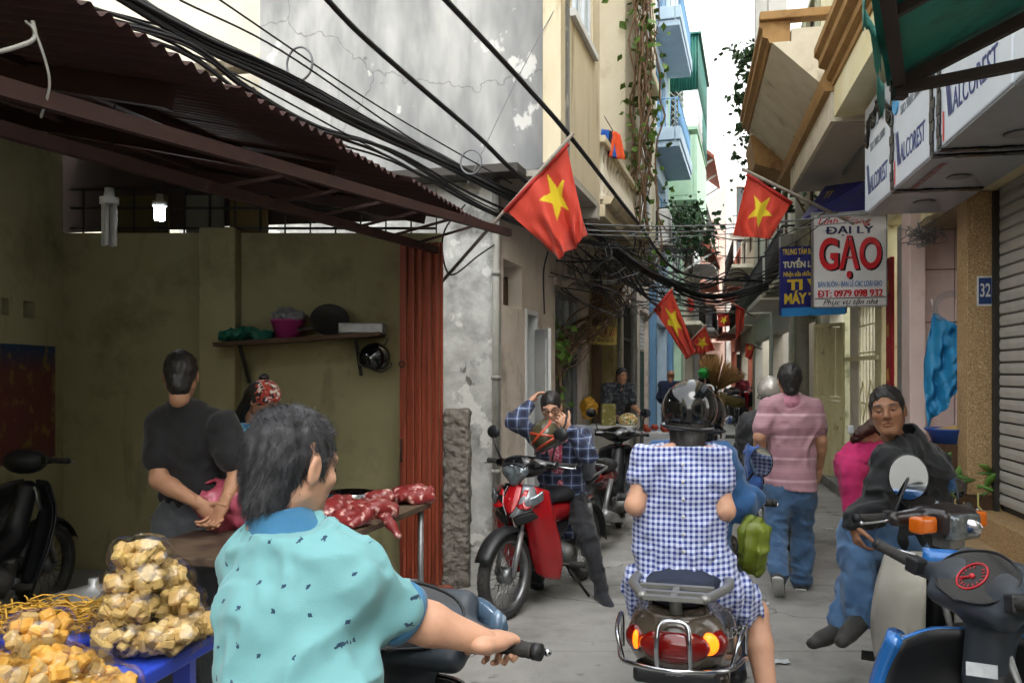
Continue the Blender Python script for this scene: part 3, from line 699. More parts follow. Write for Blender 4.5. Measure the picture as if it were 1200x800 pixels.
def far_house(P, u0, u1, h, m, lab, nfl, seed, balc=True, roof=False, wm=None):
    rr = random.Random(seed); t = thing('house', lab, 'house', P((u0+u1)/2, -1, 0)); holes = [(u0+.5, u1-.5, 0, 2.6)]; fl = (h-3)/nfl
    for k in range(nfl):
        z = 3.4+k*fl; w = (u1-u0-1.2); holes += [(u0+.6, u0+.6+w*.42, z+.5, z+fl-.5), (u0+.6+w*.58, u1-.6, z+.5, z+fl-.5)]
    wall(t, 'street_wall', P, [u0, u1], [0, h], holes, .25, m)
    wall(t, 'end_wall', lambda u, o, z: P(u0, u, z), [-6, -.26], [0, h], [], .0, m) if False else None
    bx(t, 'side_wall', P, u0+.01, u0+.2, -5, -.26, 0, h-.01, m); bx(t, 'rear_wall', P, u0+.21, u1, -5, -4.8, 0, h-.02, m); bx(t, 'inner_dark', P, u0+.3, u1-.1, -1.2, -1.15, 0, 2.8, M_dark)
    for q in holes[1:]: window(t, P, *q, 2, 1, wm or M_wood, M_pane, sill=False)
    for k in range(nfl):
        z = 3.3+k*fl
        if balc:
            o = rr.uniform(.5, .8); bx(t, 'balcony_slab', P, u0+.2, u1-.2, 0, o, z-.1, z+.02, m, bev=.01)
            mb = MB()
            for i in range(int((u1-u0-.5)/.2)): mb.tube([P(u0+.25+i*.2, o-.05, z+.02), P(u0+.25+i*.2, o-.05, z+.85)], .014, 5)
            mb.tube([P(u0+.22, 0, z+.86), P(u0+.22, o-.05, z+.86), P(u1-.22, o-.05, z+.86)], .022, 5); part(t, 'balcony_railing', mb, M_iron, world=True, fix=False)
        if roof:
            o = 1.0; mb = MB()
            sweep(mb, [(0, z+fl*.98), (o, z+fl*.72), (o, z+fl*.76), (0, z+fl*1.04)], P, u0-.2, u1+.2); part(t, 'tiled_canopy', mb, M_tileroof, world=True)
            for uu in (u0, (u0+u1)/2, u1): part(t, 'canopy_strut', MB().bar(P(uu, 0, z+fl*.55), P(uu, o-.05, z+fl*.73), .06, .06), M_white, world=True)
    return t
far_house(LP, 28.6, 33, 9.2, M_cream, 'white house with red tiled canopies far along the lane', 2, 1, True, True, M_white)
far_house(LP, 33.1, 37, 8.0, mat('far_white', '#dfe0de', .8), 'plain white house before the salmon coloured one', 2, 2, True, False, M_white)
far_house(LP, 37.1, 41.5, 7.5, M_salmon, 'salmon pink house far down on the blue house side', 2, 3)
def CP(u, o, z): return Vector((10.6+u*.98, 47-o+u*.2, z))        # house closing the lane
far_house(CP, -3, 1.2, 10, mat('far_pink', '#e3c3b4', .8), 'pale pink house closing the lane at its bend', 3, 5)
far_house(CP, 1.3, 6, 12, mat('far_grey', '#e2dfd8', .8), 'tall pale house closing the lane behind the far motorbikes', 3, 6)
# the lane goes on behind the camera: unseen houses added to dim the foreground
far_house(LP, -13, -6, 5.6, M_facade, 'beige house on the stall side behind the viewpoint', 2, 21, False)
far_house(LP, -5.9, 1.2, 5, M_cream, 'cream house adjoining the near end of the stall', 2, 22, False)
far_house(RP, -13, -5, 5.6, M_panelb, 'aged cream house on the shutter side behind the viewpoint', 2, 23, False)
far_house(RP, -4.9, 1.95, 5.4, M_cream, 'cream house adjoining the near end of number 32', 2, 24, False)
# cream block behind the stall
cbk = thing('cream_block', 'plain cream block rising behind the stall roof with tiled window hood', 'building', (-5, 11.5, 0))
def KP(u, o, z): return Vector((u, 11+.285*0-o-u*.15, z))
wall(cbk, 'side_wall', KP, [-6.15, -1.2], [0, 9.5], [], .25, M_cream)
wall(cbk, 'near_end_wall', lambda u, o, z: Vector((-6.15-o*0-.001, 11.92+u, z)), [0, 3], [0, 9.5], [], .2, M_cream)
a = at(268, 88, 11.1)
mb = MB(); mb.hexa([a+V(-.4, -.45, -.12), a+V(.36, -.45, -.05), a+V(.36, .1, .06), a+V(-.4, .1, 0), a+V(-.4, -.45, -.02), a+V(.36, -.45, .05), a+V(.36, .1, .22), a+V(-.4, .1, .16)])
part(cbk, 'window_hood', mb, mat('mossy_tile', '#8a8070', .9, c2='#6b6450', nscale=12, namt=.9, bump=.8), world=True, bev=.015)
mb = MB(); mb.box(a+V(.02, .2, -.4), (.6, .35, .5)); part(cbk, 'shuttered_window', mb, M_wood, world=True)
for i in range(6): mb = MB(); mb.box(a+V(.02, .01, -.2-.07*i), (.56, .02, .05)); part(cbk, 'louvre_slat', mb, M_panelb, world=True)
# ---------------------------------------------------------------- RIGHT: number 32
h32 = thing('shutter_house', 'house number 32 with granite pillar, roller shutter and wrapped sign box', 'house', RP(5, -1, 0))
bx(h32, 'granite_pillar', RP, 6.86, 7.12, -.34, .02, .0, 3.05, M_granite, bev=.006)
bx(h32, 'granite_pillar', RP, 3.2, 3.5, -.34, .02, .0, 3.05, M_granite, bev=.006)
bx(h32, 'granite_threshold', RP, 3.5, 6.85, -.4, .0, .0, .5, M_granite, bev=.006)
bx(h32, 'step', RP, 3.0, 6.9, .0, .55, .0, .3, mat('tan_step', '#b39b79', .6, c2='#9c8565', nscale=14), bev=.01)
zz = .55; sl0 = None
while zz < 3.0:
    if sl0 is None:
        mb = MB(); sweep(mb, [(-.22, zz), (-.2, zz+.01), (-.196, zz+.05), (-.205, zz+.085), (-.225, zz+.085)], RP, 3.52, 6.84); sl0 = part(h32, 'shutter_slat', mb, M_shut, world=True)
    else: share(sl0, h32, sl0.location+UP*(zz-.55))
    zz += .094
bx(h32, 'shutter_backing', RP, 3.52, 6.84, -.3, -.24, .5, 3.05, M_iron)
bx(h32, 'guide_rail', RP, 6.8, 6.855, -.2, -.16, .5, 3.04, M_iron)
# upper wall and cornice
wall(h32, 'upper_wall', RP, [2.0, 8.4], [3.06, 9], [], .25, M_yhouse)
mb = MB(); sweep(mb, [(0, 3.98), (.88, 3.98), (.88, 4.27), (0, 4.27)], RP, 2.0, 7.8); part(h32, 'cornice_fascia', mb, M_yhouse, world=True)
mb = MB(); sweep(mb, [(0, 4.272), (.9, 4.272), (.9, 4.33), (.95, 4.35), (.95, 4.42), (1.02, 4.45), (1.02, 4.52), (1.06, 4.55), (1.06, 4.62), (0, 4.62)], RP, 2.0, 7.8); part(h32, 'cornice_moulding', mb, M_brown, world=True)
# wrapped sign box
M_wrap = mat('white_sheet_wrap', '#d3dae4', 0.25, c2='#c6cfdb', nscale=3, coat=.2); M_wrapu = mat('shaded_wrap_underside', '#a9aeb4', 0.3, c2='#989da4', nscale=2, c3='#7f868e', n3=1.6, lo3=.55, hi3=.75)  # second wrap is the same film with underside shade put into its colour
M_btape = mat('black_film', '#1d1d20', 0.25, c2='#111113', nscale=14, bump=.8, bscale=18)
BXP = lambda u, o, z: RP(u, .68+o, z)
sg = thing('sign_box', 'long shop sign box wrapped in white printed protective film', 'sign', BXP(5, -.3, 3.0))
cuts = [2.2, 4.0, 5.35, 6.42, 7.45]
for a, b in zip(cuts[:-1], cuts[1:]):
    mb = MB(); pbox(mb, BXP, a+.006, b-.006, -.67, 0, 3.0, 3.92); part(sg, 'panel', mb, M_wrap, world=True, bev=.012)
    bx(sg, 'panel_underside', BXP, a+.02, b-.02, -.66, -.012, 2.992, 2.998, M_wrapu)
for u, w in ((6.42, .05), (5.35, .04), (5.2, .03)):
    mb = MB(); rr = random.Random(int(u*10))
    for k in range(13):
        z0 = 3.0+k*.07; wz = w*rr.uniform(.6, 1.3); pbox(mb, BXP, u-wz+rr.uniform(-.01, .01), u+wz, .001, .008+.004*(k % 2), z0, z0+.071)
    for k in range(9): o0 = -.07*k; wz = w*rr.uniform(.5, 1.2); pbox(mb, BXP, u-wz, u+wz, o0-.071, o0, 2.978, 2.99+.002*(k % 2))
    part(sg, 'film_strip', mb, M_btape, world=True)
mb = MB()
mb.grid(lambda a, b: BXP(6.45+a*.95, .01+.02*math.sin(a*17+b*9), 3.66+.18*math.sin(a*3.1)-b*.12*(1+.6*math.sin(a*23))), 16, 4); part(sg, 'film_strip', mb, M_btape, world=True, solid=.003)
for i, (u, z) in enumerate(((6.9, 3.0), (4.9, 3.0), (6.0, 3.0))):
    mb = MB(); mb.lathe([(.0, 0), (.07, 0), (.085, -.008), (.05, -.012), (0, -.006)], BXP(u, -.35, 2.991), UP, 18); part(sg, 'downlight', mb, M_steel, world=True)
M_inkb = mat('ink_navy', '#2c3a78', .4); M_inkg = mat('ink_grey', '#6a7078', .4); M_inkr = mat('ink_red', '#c8402c', .4); M_inkc = mat('ink_cyan', '#5aa6d6', .4)
rdir = -DR; updir = UP
for (u0, u1) in ((6.42, 7.45), (5.35, 6.42), (4.0, 5.2), (2.6, 4.0)):
    uc = (u0+u1)/2; w = u1-u0
    lettering(sg, 'ALCOREST', .2, BXP(uc-.04, .003, 3.2), rdir, UP, M_inkb, width=w*.62, ext=.001)
    lettering(sg, 'ISO 9001:2008', .1, BXP(uc, .003, 3.52), rdir, UP, M_inkg, width=w*.52, ext=.001)
    mb = MB(); q = BXP(u1-w*.16, .004, 3.24)
    for k, dz in enumerate((0, .03, .06)): mb.add([q+rdir*(.0+dz)+UP*-.1, q+rdir*(.02+dz)+UP*-.1, q+rdir*(-.05+dz)+UP*.16, q+rdir*(-.065+dz)+UP*.16], [(0, 1, 2, 3)])
    part(sg, 'logo', mb, M_inkb, world=True, solid=.001)
    mb = MB(); mb.torus(BXP(uc, .003, 3.72), NR, .065, .004, 20, 4); part(sg, 'logo', mb, M_inkg, world=True)
mb = MB(); mb.torus(BXP(6.3, .003, 3.62), NR, .07, .012, 20, 4); mb.disc(BXP(6.3, .003, 3.62), NR, .045); part(sg, 'logo', mb, M_inkc, world=True)
for u in (6.33, 5.1): bx(sg, 'red_mark', BXP, u, u+.025, .001, .004, 3.02, 3.2, M_inkr)
lettering(sg, 'www.alcorest.com', .1, BXP(5.95, -.12, 2.985), rdir, NR*1.0, mat('ink_redu', '#b06a62', .4), width=.8, ext=.001)
# house number plate
npl = thing('number_plate', 'small blue enamel house number plate 32 on the granite pillar', 'sign', RP(7.0, .03, 2.1))
def FP(u, o, z): return RP(6.86, 0, z)-NR*u-DR*o                   # the pillar's face toward the camera (u from street edge inward)
pc = FP(.02, .003, 2.18)
bx(npl, 'plate', FP, .05, .17, .002, .008, 2.13, 2.37, M_white, bev=.002); bx(npl, 'field', FP, .063, .157, .0081, .0105, 2.145, 2.355, mat('plate_blue', '#23407c', .35))
lettering(npl, '32', .15, FP(.11, .0115, 2.25), -NR, UP, M_white, width=.075, off=.002)
# recessed pink tiled bay behind the pillar
for j in range(5):
    for i in range(3):
        z0 = .02+j*.6; bx(h32, 'wall_tile', RP, 7.13+i*.45, 7.13+i*.45+.442, -.62, -.6, z0, z0+.592, M_pinktile, bev=.003)
bx(h32, 'bay_backing', RP, 7.12, 8.5, -.72, -.63, 0, 3.05, mat('grout', '#9a6a58', .9))
bx(h32, 'bay_ceiling', RP, 7.13, 8.5, -.6, .0, 3.0, 3.05, mat('crumbling_plaster', '#9c8e72', .9, c2='#6d604a', nscale=10, namt=.9, bump=.8))
def QP(u, o, z): return RP(8.5, 0, z)-NR*u-DR*o                     # wall square to the lane, facing the camera
for j in range(6):
    for i in range(2): bx(h32, 'wall_tile', QP, .06+i*.3, .06+i*.3+.294, .0, .02, .02+j*.52, .53+j*.52, M_pinktile, bev=.003)
bx(h32, 'pink_pier', RP, 8.3, 8.62, -.045, .1, 0, 3.25, M_pinktile, bev=.01)
bx(h32, 'bay_end_wall', RP, 8.505, 8.62, -.75, -.05, 0, 3.2, mat('grout', '#9a6a58', .9))
for px, py in ((1037, 268), (1037, 287), (1066, 305), (1075, 305)): pass
# ---------------------------------------------------------------- RIGHT: lemon house with gate and heavy balcony
yh = thing('lemon_house', 'lemon yellow house with brown moulded balcony and steel gate', 'house', RP(11, -1, 0))
wall(yh, 'upper_wall', RP, [8.41, 14.5], [3.3, 10], [(9.0, 10.4, 5.3, 7.5), (11.2, 12.9, 5.3, 7.6)], .25, M_yhouse)
window(yh, RP, 9.0, 10.4, 5.3, 7.5, 2, 2, M_brown, M_pane, sill=False)
for i in range(11): bx(yh, 'louvre_slat', RP, 11.25, 12.85, -.1, -.05, 5.35+i*.2, 5.35+i*.2+.13, M_brown)
bx(yh, 'louvre_backing', RP, 11.2, 12.9, -.2, -.15, 5.3, 7.6, M_wood)
PB = [(0, 3.96), (.9, 3.96), (.9, 4.24), (0, 4.24)]
mb = MB(); sweep(mb, PB, RP, 7.86, 11.0); part(yh, 'balcony_fascia', mb, M_panelb, world=True)
bx(yh, 'balcony_soffit', RP, 7.9, 10.96, .0, .86, 3.945, 3.958, M_soffit)
mb = MB(); sweep(mb, [(0, 4.242), (.96, 4.242), (.98, 4.3), (.93, 4.33), (.95, 4.45), (0, 4.45)], RP, 7.84, 11.9); part(yh, 'brown_band', mb, M_brown, world=True)
mb = MB(); sweep(mb, [(0, 4.452), (.86, 4.452), (1.38, 4.95), (0, 4.95)], RP, 8.4, 11.6); part(yh, 'corbel_panel', mb, M_panelb, world=True)
mb = MB(); sweep(mb, [(1.2, 4.952), (1.4, 4.952), (1.42, 5.0), (1.47, 5.02), (1.47, 5.1), (1.5, 5.12), (1.5, 5.17), (1.2, 5.17)], RP, 8.42, 11.7); part(yh, 'front_moulding', mb, M_brown, world=True)
mb = MB(); sweep(mb, [(0, 4.953), (1.19, 4.953), (1.19, 5.08), (0, 5.08)], RP, 8.41, 11.65); part(yh, 'balcony_deck', mb, M_panelb, world=True)
bx(yh, 'coping', RP, 8.36, 8.52, .0, 1.5, 5.172, 5.26, M_brown, bev=.01)
mb = MB(); sweep(mb, [(.6, 4.26), (1.3, 4.5), (1.36, 4.9), (1.2, 4.94), (.7, 4.5)], RP, 11.62, 12.6); part(yh, 'corbel_end', mb, M_brown, world=True)
mb = MB(); pbox(mb, RP, 11.7, 12.9, 0, 1.3, 4.95, 6.0); part(yh, 'upper_parapet', mb, M_panelb, world=True, bev=.02)
for u, o in ((9.6, 1.3), (11.5, 1.3)): bx(yh, 'column', RP, u, u+.22, o-.2, o, 5.175, 8, M_white)
bx(yh, 'tube_light', RP, 8.6, 9.9, .4, .45, 3.9, 3.944, M_steel)
# ground floor: pillars, gate, yellow jamb, red strip
bx(yh, 'yellow_jamb', RP, 9.9, 10.25, -.5, .02, 0, 3.3, M_ygate, bev=.01)
bx(yh, 'red_couplet_board', RP, 9.62, 9.84, -.06, -.02, .3, 2.9, M_redpaint)
for z in (2.5, 2.0, 1.5, 1.0, .6): bx(yh, 'gold_character', RP, 9.68, 9.78, -.019, -.014, z, z+.14, mat('gold_print', '#c98e3a', .5))
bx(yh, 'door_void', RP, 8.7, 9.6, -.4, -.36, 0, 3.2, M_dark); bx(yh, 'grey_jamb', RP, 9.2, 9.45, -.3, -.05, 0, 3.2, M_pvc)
wall(yh, 'ground_wall', RP, [10.26, 14.5], [0, 3.29], [(10.3, 11.3, .75, 2.5), (11.9, 13.6, 0, 2.6)], .2, M_cream)
bx(yh, 'garden_dark', RP, 10.2, 14, -1.2, -1.15, 0, 3, mat('dark_leafwall', '#232a1c', .9, c2='#121609', nscale=9, namt=.9))
# diamond grille
gr = MB()
for i in range(6): u = 10.33+i*.19; gr.tube([RP(u, -.02, .76), RP(u, -.02, 2.49)], .008, 5)
for z in (1.2, 1.85, 2.2): gr.tube([RP(10.31, -.015, z), RP(11.29, -.015, z)], .01, 5)
for i in range(2):
    c = 10.55+i*.45
    gr.tube([RP(c-.22, .0, 1.25), RP(c, .0, 1.5), RP(c+.22, .0, 1.25), RP(c, .0, 1.0), RP(c-.22, .0, 1.25)], .009, 5)
part(yh, 'window_grille', gr, M_ygate, world=True, fix=False)
bx(yh, 'gate_rail', RP, 9.95, 13.7, .03, .06, 1.75, 1.8, M_ygate)
gate = thing('steel_gate', 'pale yellow panelled steel gate standing half open', 'gate', RP(12.6, .2, 0))
h0g = RP(12.0, .05, 0); dg_ = (DR*.72+NR*.45).normalized(); ng_ = V(-dg_.y, dg_.x, 0)
GTP = lambda u, o, z: h0g+dg_*u+ng_*o+UP*z
mb = MB()
for a, b in ((0, .05), (.27, .32), (.55, .6)): pbox(mb, GTP, a, b, 0, .04, .08, 2.3)
for z in (.08, 1.2, 2.25): pbox(mb, GTP, .05, .27, .002, .038, z, z+.05); pbox(mb, GTP, .32, .55, .002, .038, z, z+.05)
fr = part(gate, 'gate_frame', mb, M_ygate, world=True)
for a in (.053, .323):
    for k in range(2):
        bx(gate, 'gate_panel', GTP, a+k*.11, a+k*.11+.1, .012, .028, .14, 1.19, M_ygate, bev=.008); bx(gate, 'gate_panel', GTP, a+k*.11, a+k*.11+.1, .012, .028, 1.26, 2.24, M_ygate, bev=.008)
bx(yh, 'plinth', RP, 8.7, 14.4, .025, .3, 0, .12, M_conc, bev=.01)
# farther right side
far_house(RP, 14.6, 18.5, 8.5, mat('greenish_wall', '#b9b79b', .85, c2='#9d9b7d', c3='#6f7356', n3=1.5, lo3=.52), 'mossy pale green house past the lemon house', 2, 11, True)
far_house(RP, 18.6, 23, 6.0, mat('far_tan', '#cfc6b4', .85), 'tan house behind the utility pole', 1, 12, True)
far_house(RP, 23.1, 29, 6.4, mat('far_mid', '#d3cdc2', .85), 'grey beige house far down on the pole side', 1, 13, True)
far_house(RP, 29.1, 36, 7.0, M_cream, 'cream house far down opposite the salmon houses', 2, 14, True)
far_house(RP, 36.1, 44, 7.0, mat('far_red', '#b8705a', .85), 'terracotta house at the far end past the cream house', 2, 15, True)
pole = thing('utility_pole', 'tall grey concrete utility pole carrying cables beside the lemon house', 'pole', RP(14.2, .35, 0))
mb = MB(); mb.tube([RP(14.2, .35, 0), RP(14.2, .35, 6.2)], [.13, .1], 12); part(pole, 'shaft', mb, mat('pole_conc', '#8f8c80', .85, c2='#77746a'), world=True)
mb = MB(); mb.bar(RP(14.2, -.1, 4.3), RP(14.2, .9, 4.3), .05, .06); part(pole, 'cross_arm', mb, M_iron, world=True)
for i in range(2): mb = MB(); pbox(mb, RP, 14.05, 14.35, .48, .7, 3.0+i*.5, 3.4+i*.5); part(pole, 'meter_box', mb, M_pvc, world=True, bev=.01)
# ---------------------------------------------------------------- MOTORBIKES
M_rub = mat('tyre_rubber', '#2a2a2b', 0.85, c2='#3a3835', nscale=10, bump=.3, bscale=90)
M_blk = mat('black_plastic', '#1b1c1e', 0.45, c2='#26272a', nscale=9, bump=.05)
M_blkg = mat('black_gloss', '#0d0e10', 0.16, coat=.6, c2='#141518')
M_seat = mat('seat_vinyl', '#232427', 0.5, c2='#2e2f33', nscale=12, bump=.2, bscale=120)
M_chr = mat('chrome', '#c9cbcf', 0.14, metal=1.0, c2='#aeb1b5', nscale=6)
M_alu = mat('cast_alloy', '#8d8f91', 0.4, metal=.8, c2='#6d6f71', nscale=14)
M_eng = mat('engine_alloy', '#6a6a69', 0.5, metal=.6, c2='#474745', nscale=16, c3='#33302c', n3=8)
M_lens = mat('clear_lens', '#8d959a', 0.06, c2='#5f676c', nscale=34, namt=.9, metal=.55)
M_amb = mat('amber_lens', '#e0701a', 0.12, c2='#c45a10', coat=.5)
M_redl = mat('red_lens', '#7c0f0c', 0.1, c2='#5d0a08', coat=.6)
M_glow = mat('lit_amber', '#ff8a1e', 0.3, emit='#ff6a10', estr=0.9)
M_glowr = mat('lit_red', '#ff3a1e', 0.3, emit='#ff2a10', estr=1.0)
M_mir = mat('mirror_glass', '#c9ced2', 0.04, metal=1.0, c2='#bfc5c9')
M_paper = mat('sticker', '#c9cdd0', 0.5, c2='#a9adb0', nscale=40)
def paint(nm, c, c2=None): return mat(nm, c, 0.22, c2=c2 or c, nscale=5, coat=.7, metal=.15)
def spin(p, piv, a):
    x, y = p[0]-piv, p[1]; return Vector((piv+x*math.cos(a)-y*math.sin(a), x*math.sin(a)+y*math.cos(a), p[2]))
def wheel(root, x, r, w, steer=0, piv=.42, alloy=False, name='wheel'):
    def tr(mb):
        if steer: mb.v = [tuple(spin(p, piv, steer)) for p in mb.v]
        return mb
    c = (x, 0, r); ax = V(0, 1, 0)
    mb = MB(); mb.lathe([(0, -.05), (.03, -.05), (.055, -.035), (.055, .035), (.03, .05), (0, .05)], c, ax, 14); mb.tube([V(x, -.075, r), V(x, .075, r)], .012, 8)
    hub = part(root, name, tr(mb), M_alu, fix=False)
    mb = MB(); mb.torus(c, ax, r-w*.5, w*.5, 40, 12, w*.52)
    for k in range(40):                                        # tread blocks
        t = 2*math.pi*k/40; e = V(math.cos(t), 0, math.sin(t))
        for s_ in (-1, 1): q = Vector(c)+e*(r-.003)+ax*(s_*w*.2); mb.bar(q-ax*w*.13*s_-e*.003, q+ax*w*.12*s_+e.cross(ax)*.012-e*.004, .009, .009, e)
    part(hub, 'tyre', tr(mb), M_rub, fix=False)
    mb = MB(); ri = r-w*.95; mb.lathe([(ri, -w*.4), (ri+.018, -w*.42), (ri+.02, -w*.3), (ri+.006, 0), (ri+.02, w*.3), (ri+.018, w*.42), (ri, w*.4), (ri-.008, 0), (ri, -w*.4)], c, ax, 36); part(hub, 'rim', tr(mb), M_alu, fix=False)
    mb = MB(); n = 5 if alloy else 26
    for k in range(n):
        t = 2*math.pi*k/n; e = V(math.cos(t), 0, math.sin(t))
        if alloy: mb.bar(Vector(c)+e*.04, Vector(c)+e*ri, .02, .03, ax)
        else: mb.tube([Vector(c)+e*.05+ax*(.035*(-1)**k), Vector(c)+V(math.cos(t+.25), 0, math.sin(t+.25))*ri], .0022, 4)
    part(hub, 'spokes', tr(mb), M_alu if alloy else M_chr, fix=False)
    return hub
def sdfpart(root, name, sd_, m, vox=.008, post=None, **kw):
    v, f = sd_.mesh(vox)
    if post is not None: v = np.array([post(p) for p in v])
    return part(root, name, MB().np(v, f), m, fix=False, **kw)
def mirror(root, base, tip, rx, rz, face, post=None, glass=None, back=None):
    """stalk, shell and reflecting glass; face = direction the glass looks"""
    pt = post or (lambda p: Vector(p)); face = Vector(face).normalized(); base = Vector(base); tip = Vector(tip)
    mid = (base+tip)/2+V(.03, 0, .0)
    mb = MB(); mb.tube(crom([base, mid, tip], 5), .006, 7); st = part(root, 'mirror_stalk', mb, M_blk, fix=False)
    q = face.to_track_quat('Y', 'Z').to_matrix()
    a = MB(); a.ball(tip, (rx, .022, rz), q, 20, 12); a.v = [tuple(Vector(p) if (Vector(p)-tip).dot(face) < .004 else Vector(p)-face*((Vector(p)-tip).dot(face)-.004)) for p in a.v]
    sh = part(root, 'mirror', a, back or M_blk, fix=False)
    g = MB(); n = 28; cpt = tip+face*.0065; vs = [cpt]+[cpt+q @ V(rx*.93*math.cos(2*math.pi*k/n), 0, rz*.93*math.sin(2*math.pi*k/n)) for k in range(n)]
    g.add(vs, [(0, 1+k, 1+(k+1) % n) for k in range(n)]); part(sh, 'mirror_glass', g, glass or M_mir, fix=False)
def bars(root, z=1.0, x=.36, half=.33, steer=0, lever=True, m=None, rise=0.0, piv=.42):
    """grips, bar ends, levers; turned by the steering angle"""
    T = lambda p: spin(p, piv, steer)
    for s_ in (1, -1):
        a = T((x+.02, s_*.16, z)); b = T((x-.035, s_*(half-.13), z+rise*.5)); c = T((x-.06, s_*half, z+rise)); d = (c-b).normalized()
        part(root, 'handlebar', MB().tube([a, b], .012, 8), m or M_blk, fix=False)
        mb = MB(); L_ = (c-b).length; pts = [b+d*(L_*i/16) for i in range(17)]
        mb.tube(pts, [.0165+.0015*(i % 2) for i in range(17)], 12); part(root, 'grip', mb, M_rub, fix=False)
        mb = MB(); mb.tube([c, c+d*.018], .019, 12); part(root, 'bar_end', mb, M_blk, fix=False)
        mb = MB(); mb.box(b-d*.02, (.05, .045, .05), d.to_track_quat('X', 'Z').to_matrix()); part(root, 'switch_housing', mb, M_blk, bev=.008)
        if lever:
            f = (T((x+.1, 0, z))-T((x, 0, z))).normalized(); mb = MB()
            mb.tube(crom([b+f*.035, b+f*.06+d*.06-UP*.004, c+f*.045-UP*.012, c+d*.02+f*.04-UP*.012], 5), .0055, 7); mb.ball(c+d*.022+f*.04-UP*.012, .009); part(root, 'brake_lever', mb, M_chr, fix=False)
def underbone(name, label, loc, heading, cb, steer=0.0, shield=None, group=None, dark=False, full=True, sw=(1, 1)):
    """step-through motorbike: x forward, y left, origin on the ground midway between the wheels"""
    t = thing(name, label, 'motorbike', loc, math.atan2(heading[1], heading[0]), group); T = lambda p: spin(p, .42, steer)
    wheel(t, .61, .285, .075, steer); wheel(t, -.61, .285, .085)
    shield = shield or cb
    for s_ in (1, -1):
        mb = MB(); mb.tube([T((.62, s_*.065, .285)), T((.52, s_*.065, .56))], [.017, .02], 9); mb.tube([T((.52, s_*.065, .56)), T((.43, s_*.05, .82))], .013, 8)
        part(t, 'fork_leg', mb, M_steel, fix=False)
    # front fender
    mb = MB()
    def fen(a, b):
        th = R(25)+a*R(150); y = (b-.5)*2; rr = .315-.03*abs(y)**2.2; k = .07*(1-.35*abs(a-.45))
        return T((.61+rr*math.cos(th), y*k, .285+rr*math.sin(th)))
    mb.grid(fen, 18, 8); part(t, 'front_fender', mb, M_blk if not dark else M_blkg, fix=False, solid=.004)
    # leg shield: two wings with the tunnel between
    for s_ in (1, -1):
        mb = MB()
        rows = [[(.47, s_*.05, .86), (.46, s_*.12, .85), (.40, s_*.19, .82)], [(.52, s_*.05, .72), (.49, s_*.14, .70), (.40, s_*.225, .67)],
                [(.45, s_*.05, .55), (.43, s_*.15, .52), (.33, s_*.24, .50)], [(.38, s_*.05, .38), (.36, s_*.15, .35), (.26, s_*.225, .34)], [(.32, s_*.06, .25), (.3, s_*.13, .22), (.22, s_*.19, .2)]]
        rows = [[(x, y*(sw[0] if s_ > 0 else sw[1]), z) for x, y, z in r_] for r_ in rows]
        patch(mb, rows, 5, 5); part(t, 'leg_shield', mb, shield, fix=False, solid=.012)
        mb = MB(); patch(mb, [[(x-.02, y*.97, z) for x, y, z in r_] for r_ in rows], 4, 4); part(t, 'inner_shield', mb, M_blk, fix=False, solid=.006)
    # spine, engine, body, seat
    s = SDF(); s.chain([(.44, 0, .8), (.3, 0, .5), (.05, 0, .42), (-.15, 0, .5)], [.06, .075, .08, .08], k=.04, flat=((0, 1, 0), 1.0)); sdfpart(t, 'frame_tunnel', s, M_blk, .02)
    s = SDF(); s.box((.06, 0, .33), (.17, .1, .085), rnd=.04); s.cone((.12, 0, .34), (.3, 0, .36), .07, .06, k=.03); s.cone((-.02, .11, .32), (-.02, .13, .32), .09, .08, k=.01); s.cone((.0, -.11, .32), (.0, -.135, .32), .095, .085, k=.01)
    s.mod(lambda P, d: d+.006*np.sign(np.sin(P[:, 0]*260))*((P[:, 0] > .14) & (P[:, 0] < .32))); sdfpart(t, 'engine', s, M_eng, .014)
    s = SDF(); s.chain([(.02, 0, .6), (-.3, 0, .62), (-.62, 0, .72), (-.84, 0, .78)], [.09, .115, .1, .05], k=.05, flat=((0, 0, 1), .95)); s.cut((0, 0, .73), (-.12, 0, 1)); sdfpart(t, 'rear_cowl', s, cb, .016)
    s = SDF(); s.chain([(.1, 0, .70), (-.15, 0, .725), (-.4, 0, .74), (-.7, 0, .795)], [.07, .105, .12, .1], k=.05, flat=((0, 0, 1), .5)); sdfpart(t, 'seat', s, M_seat, .016)
    mb = MB(); mb.tube(crom([V(.2, -.11, .28), V(.0, -.14, .19), V(-.3, -.15, .24), V(-.45, -.155, .27)], 5), .022, 9); mb.tube([V(-.36, -.155, .26), V(-.8, -.165, .36)], [.045, .05], 12); part(t, 'exhaust', mb, M_steel, fix=False)
    mb = MB(); mb.tube([V(.07, -.3, .27), V(.07, .3, .27)], .012, 8); f = part(t, 'foot_peg', mb, M_iron, fix=False)
    for s_ in (1, -1): mb = MB(); mb.tube([V(.07, s_*.2, .275), V(.07, s_*.31, .28)], .022, 9); part(f, 'peg_rubber', mb, M_rub, fix=False)
    for s_ in (1, -1): mb = MB(); mb.tube([V(-.6, s_*.1, .29), V(-.42, s_*.13, .62)], .025, 9); part(t, 'shock_absorber', mb, M_steel, fix=False)
    mb = MB(); mb.grid(lambda a, b: (-.61+.33*math.cos(R(60)+a*R(120)), (b-.5)*.16*(1-.2*abs(b-.5)), .285+.33*math.sin(R(60)+a*R(120))-.03*abs(2*b-1)**2), 14, 6); part(t, 'rear_fender', mb, M_blk, fix=False, solid=.005)
    mb = MB(); mb.tube([V(-.02, .13, .24), V(-.12, .26, .015)], .011, 7); part(t, 'kick_stand', mb, M_iron, fix=False)
    s = SDF(); s.ell((-.85, 0, .76), (.04, .08, .045)); sdfpart(t, 'tail_light', s, M_redl, .009)
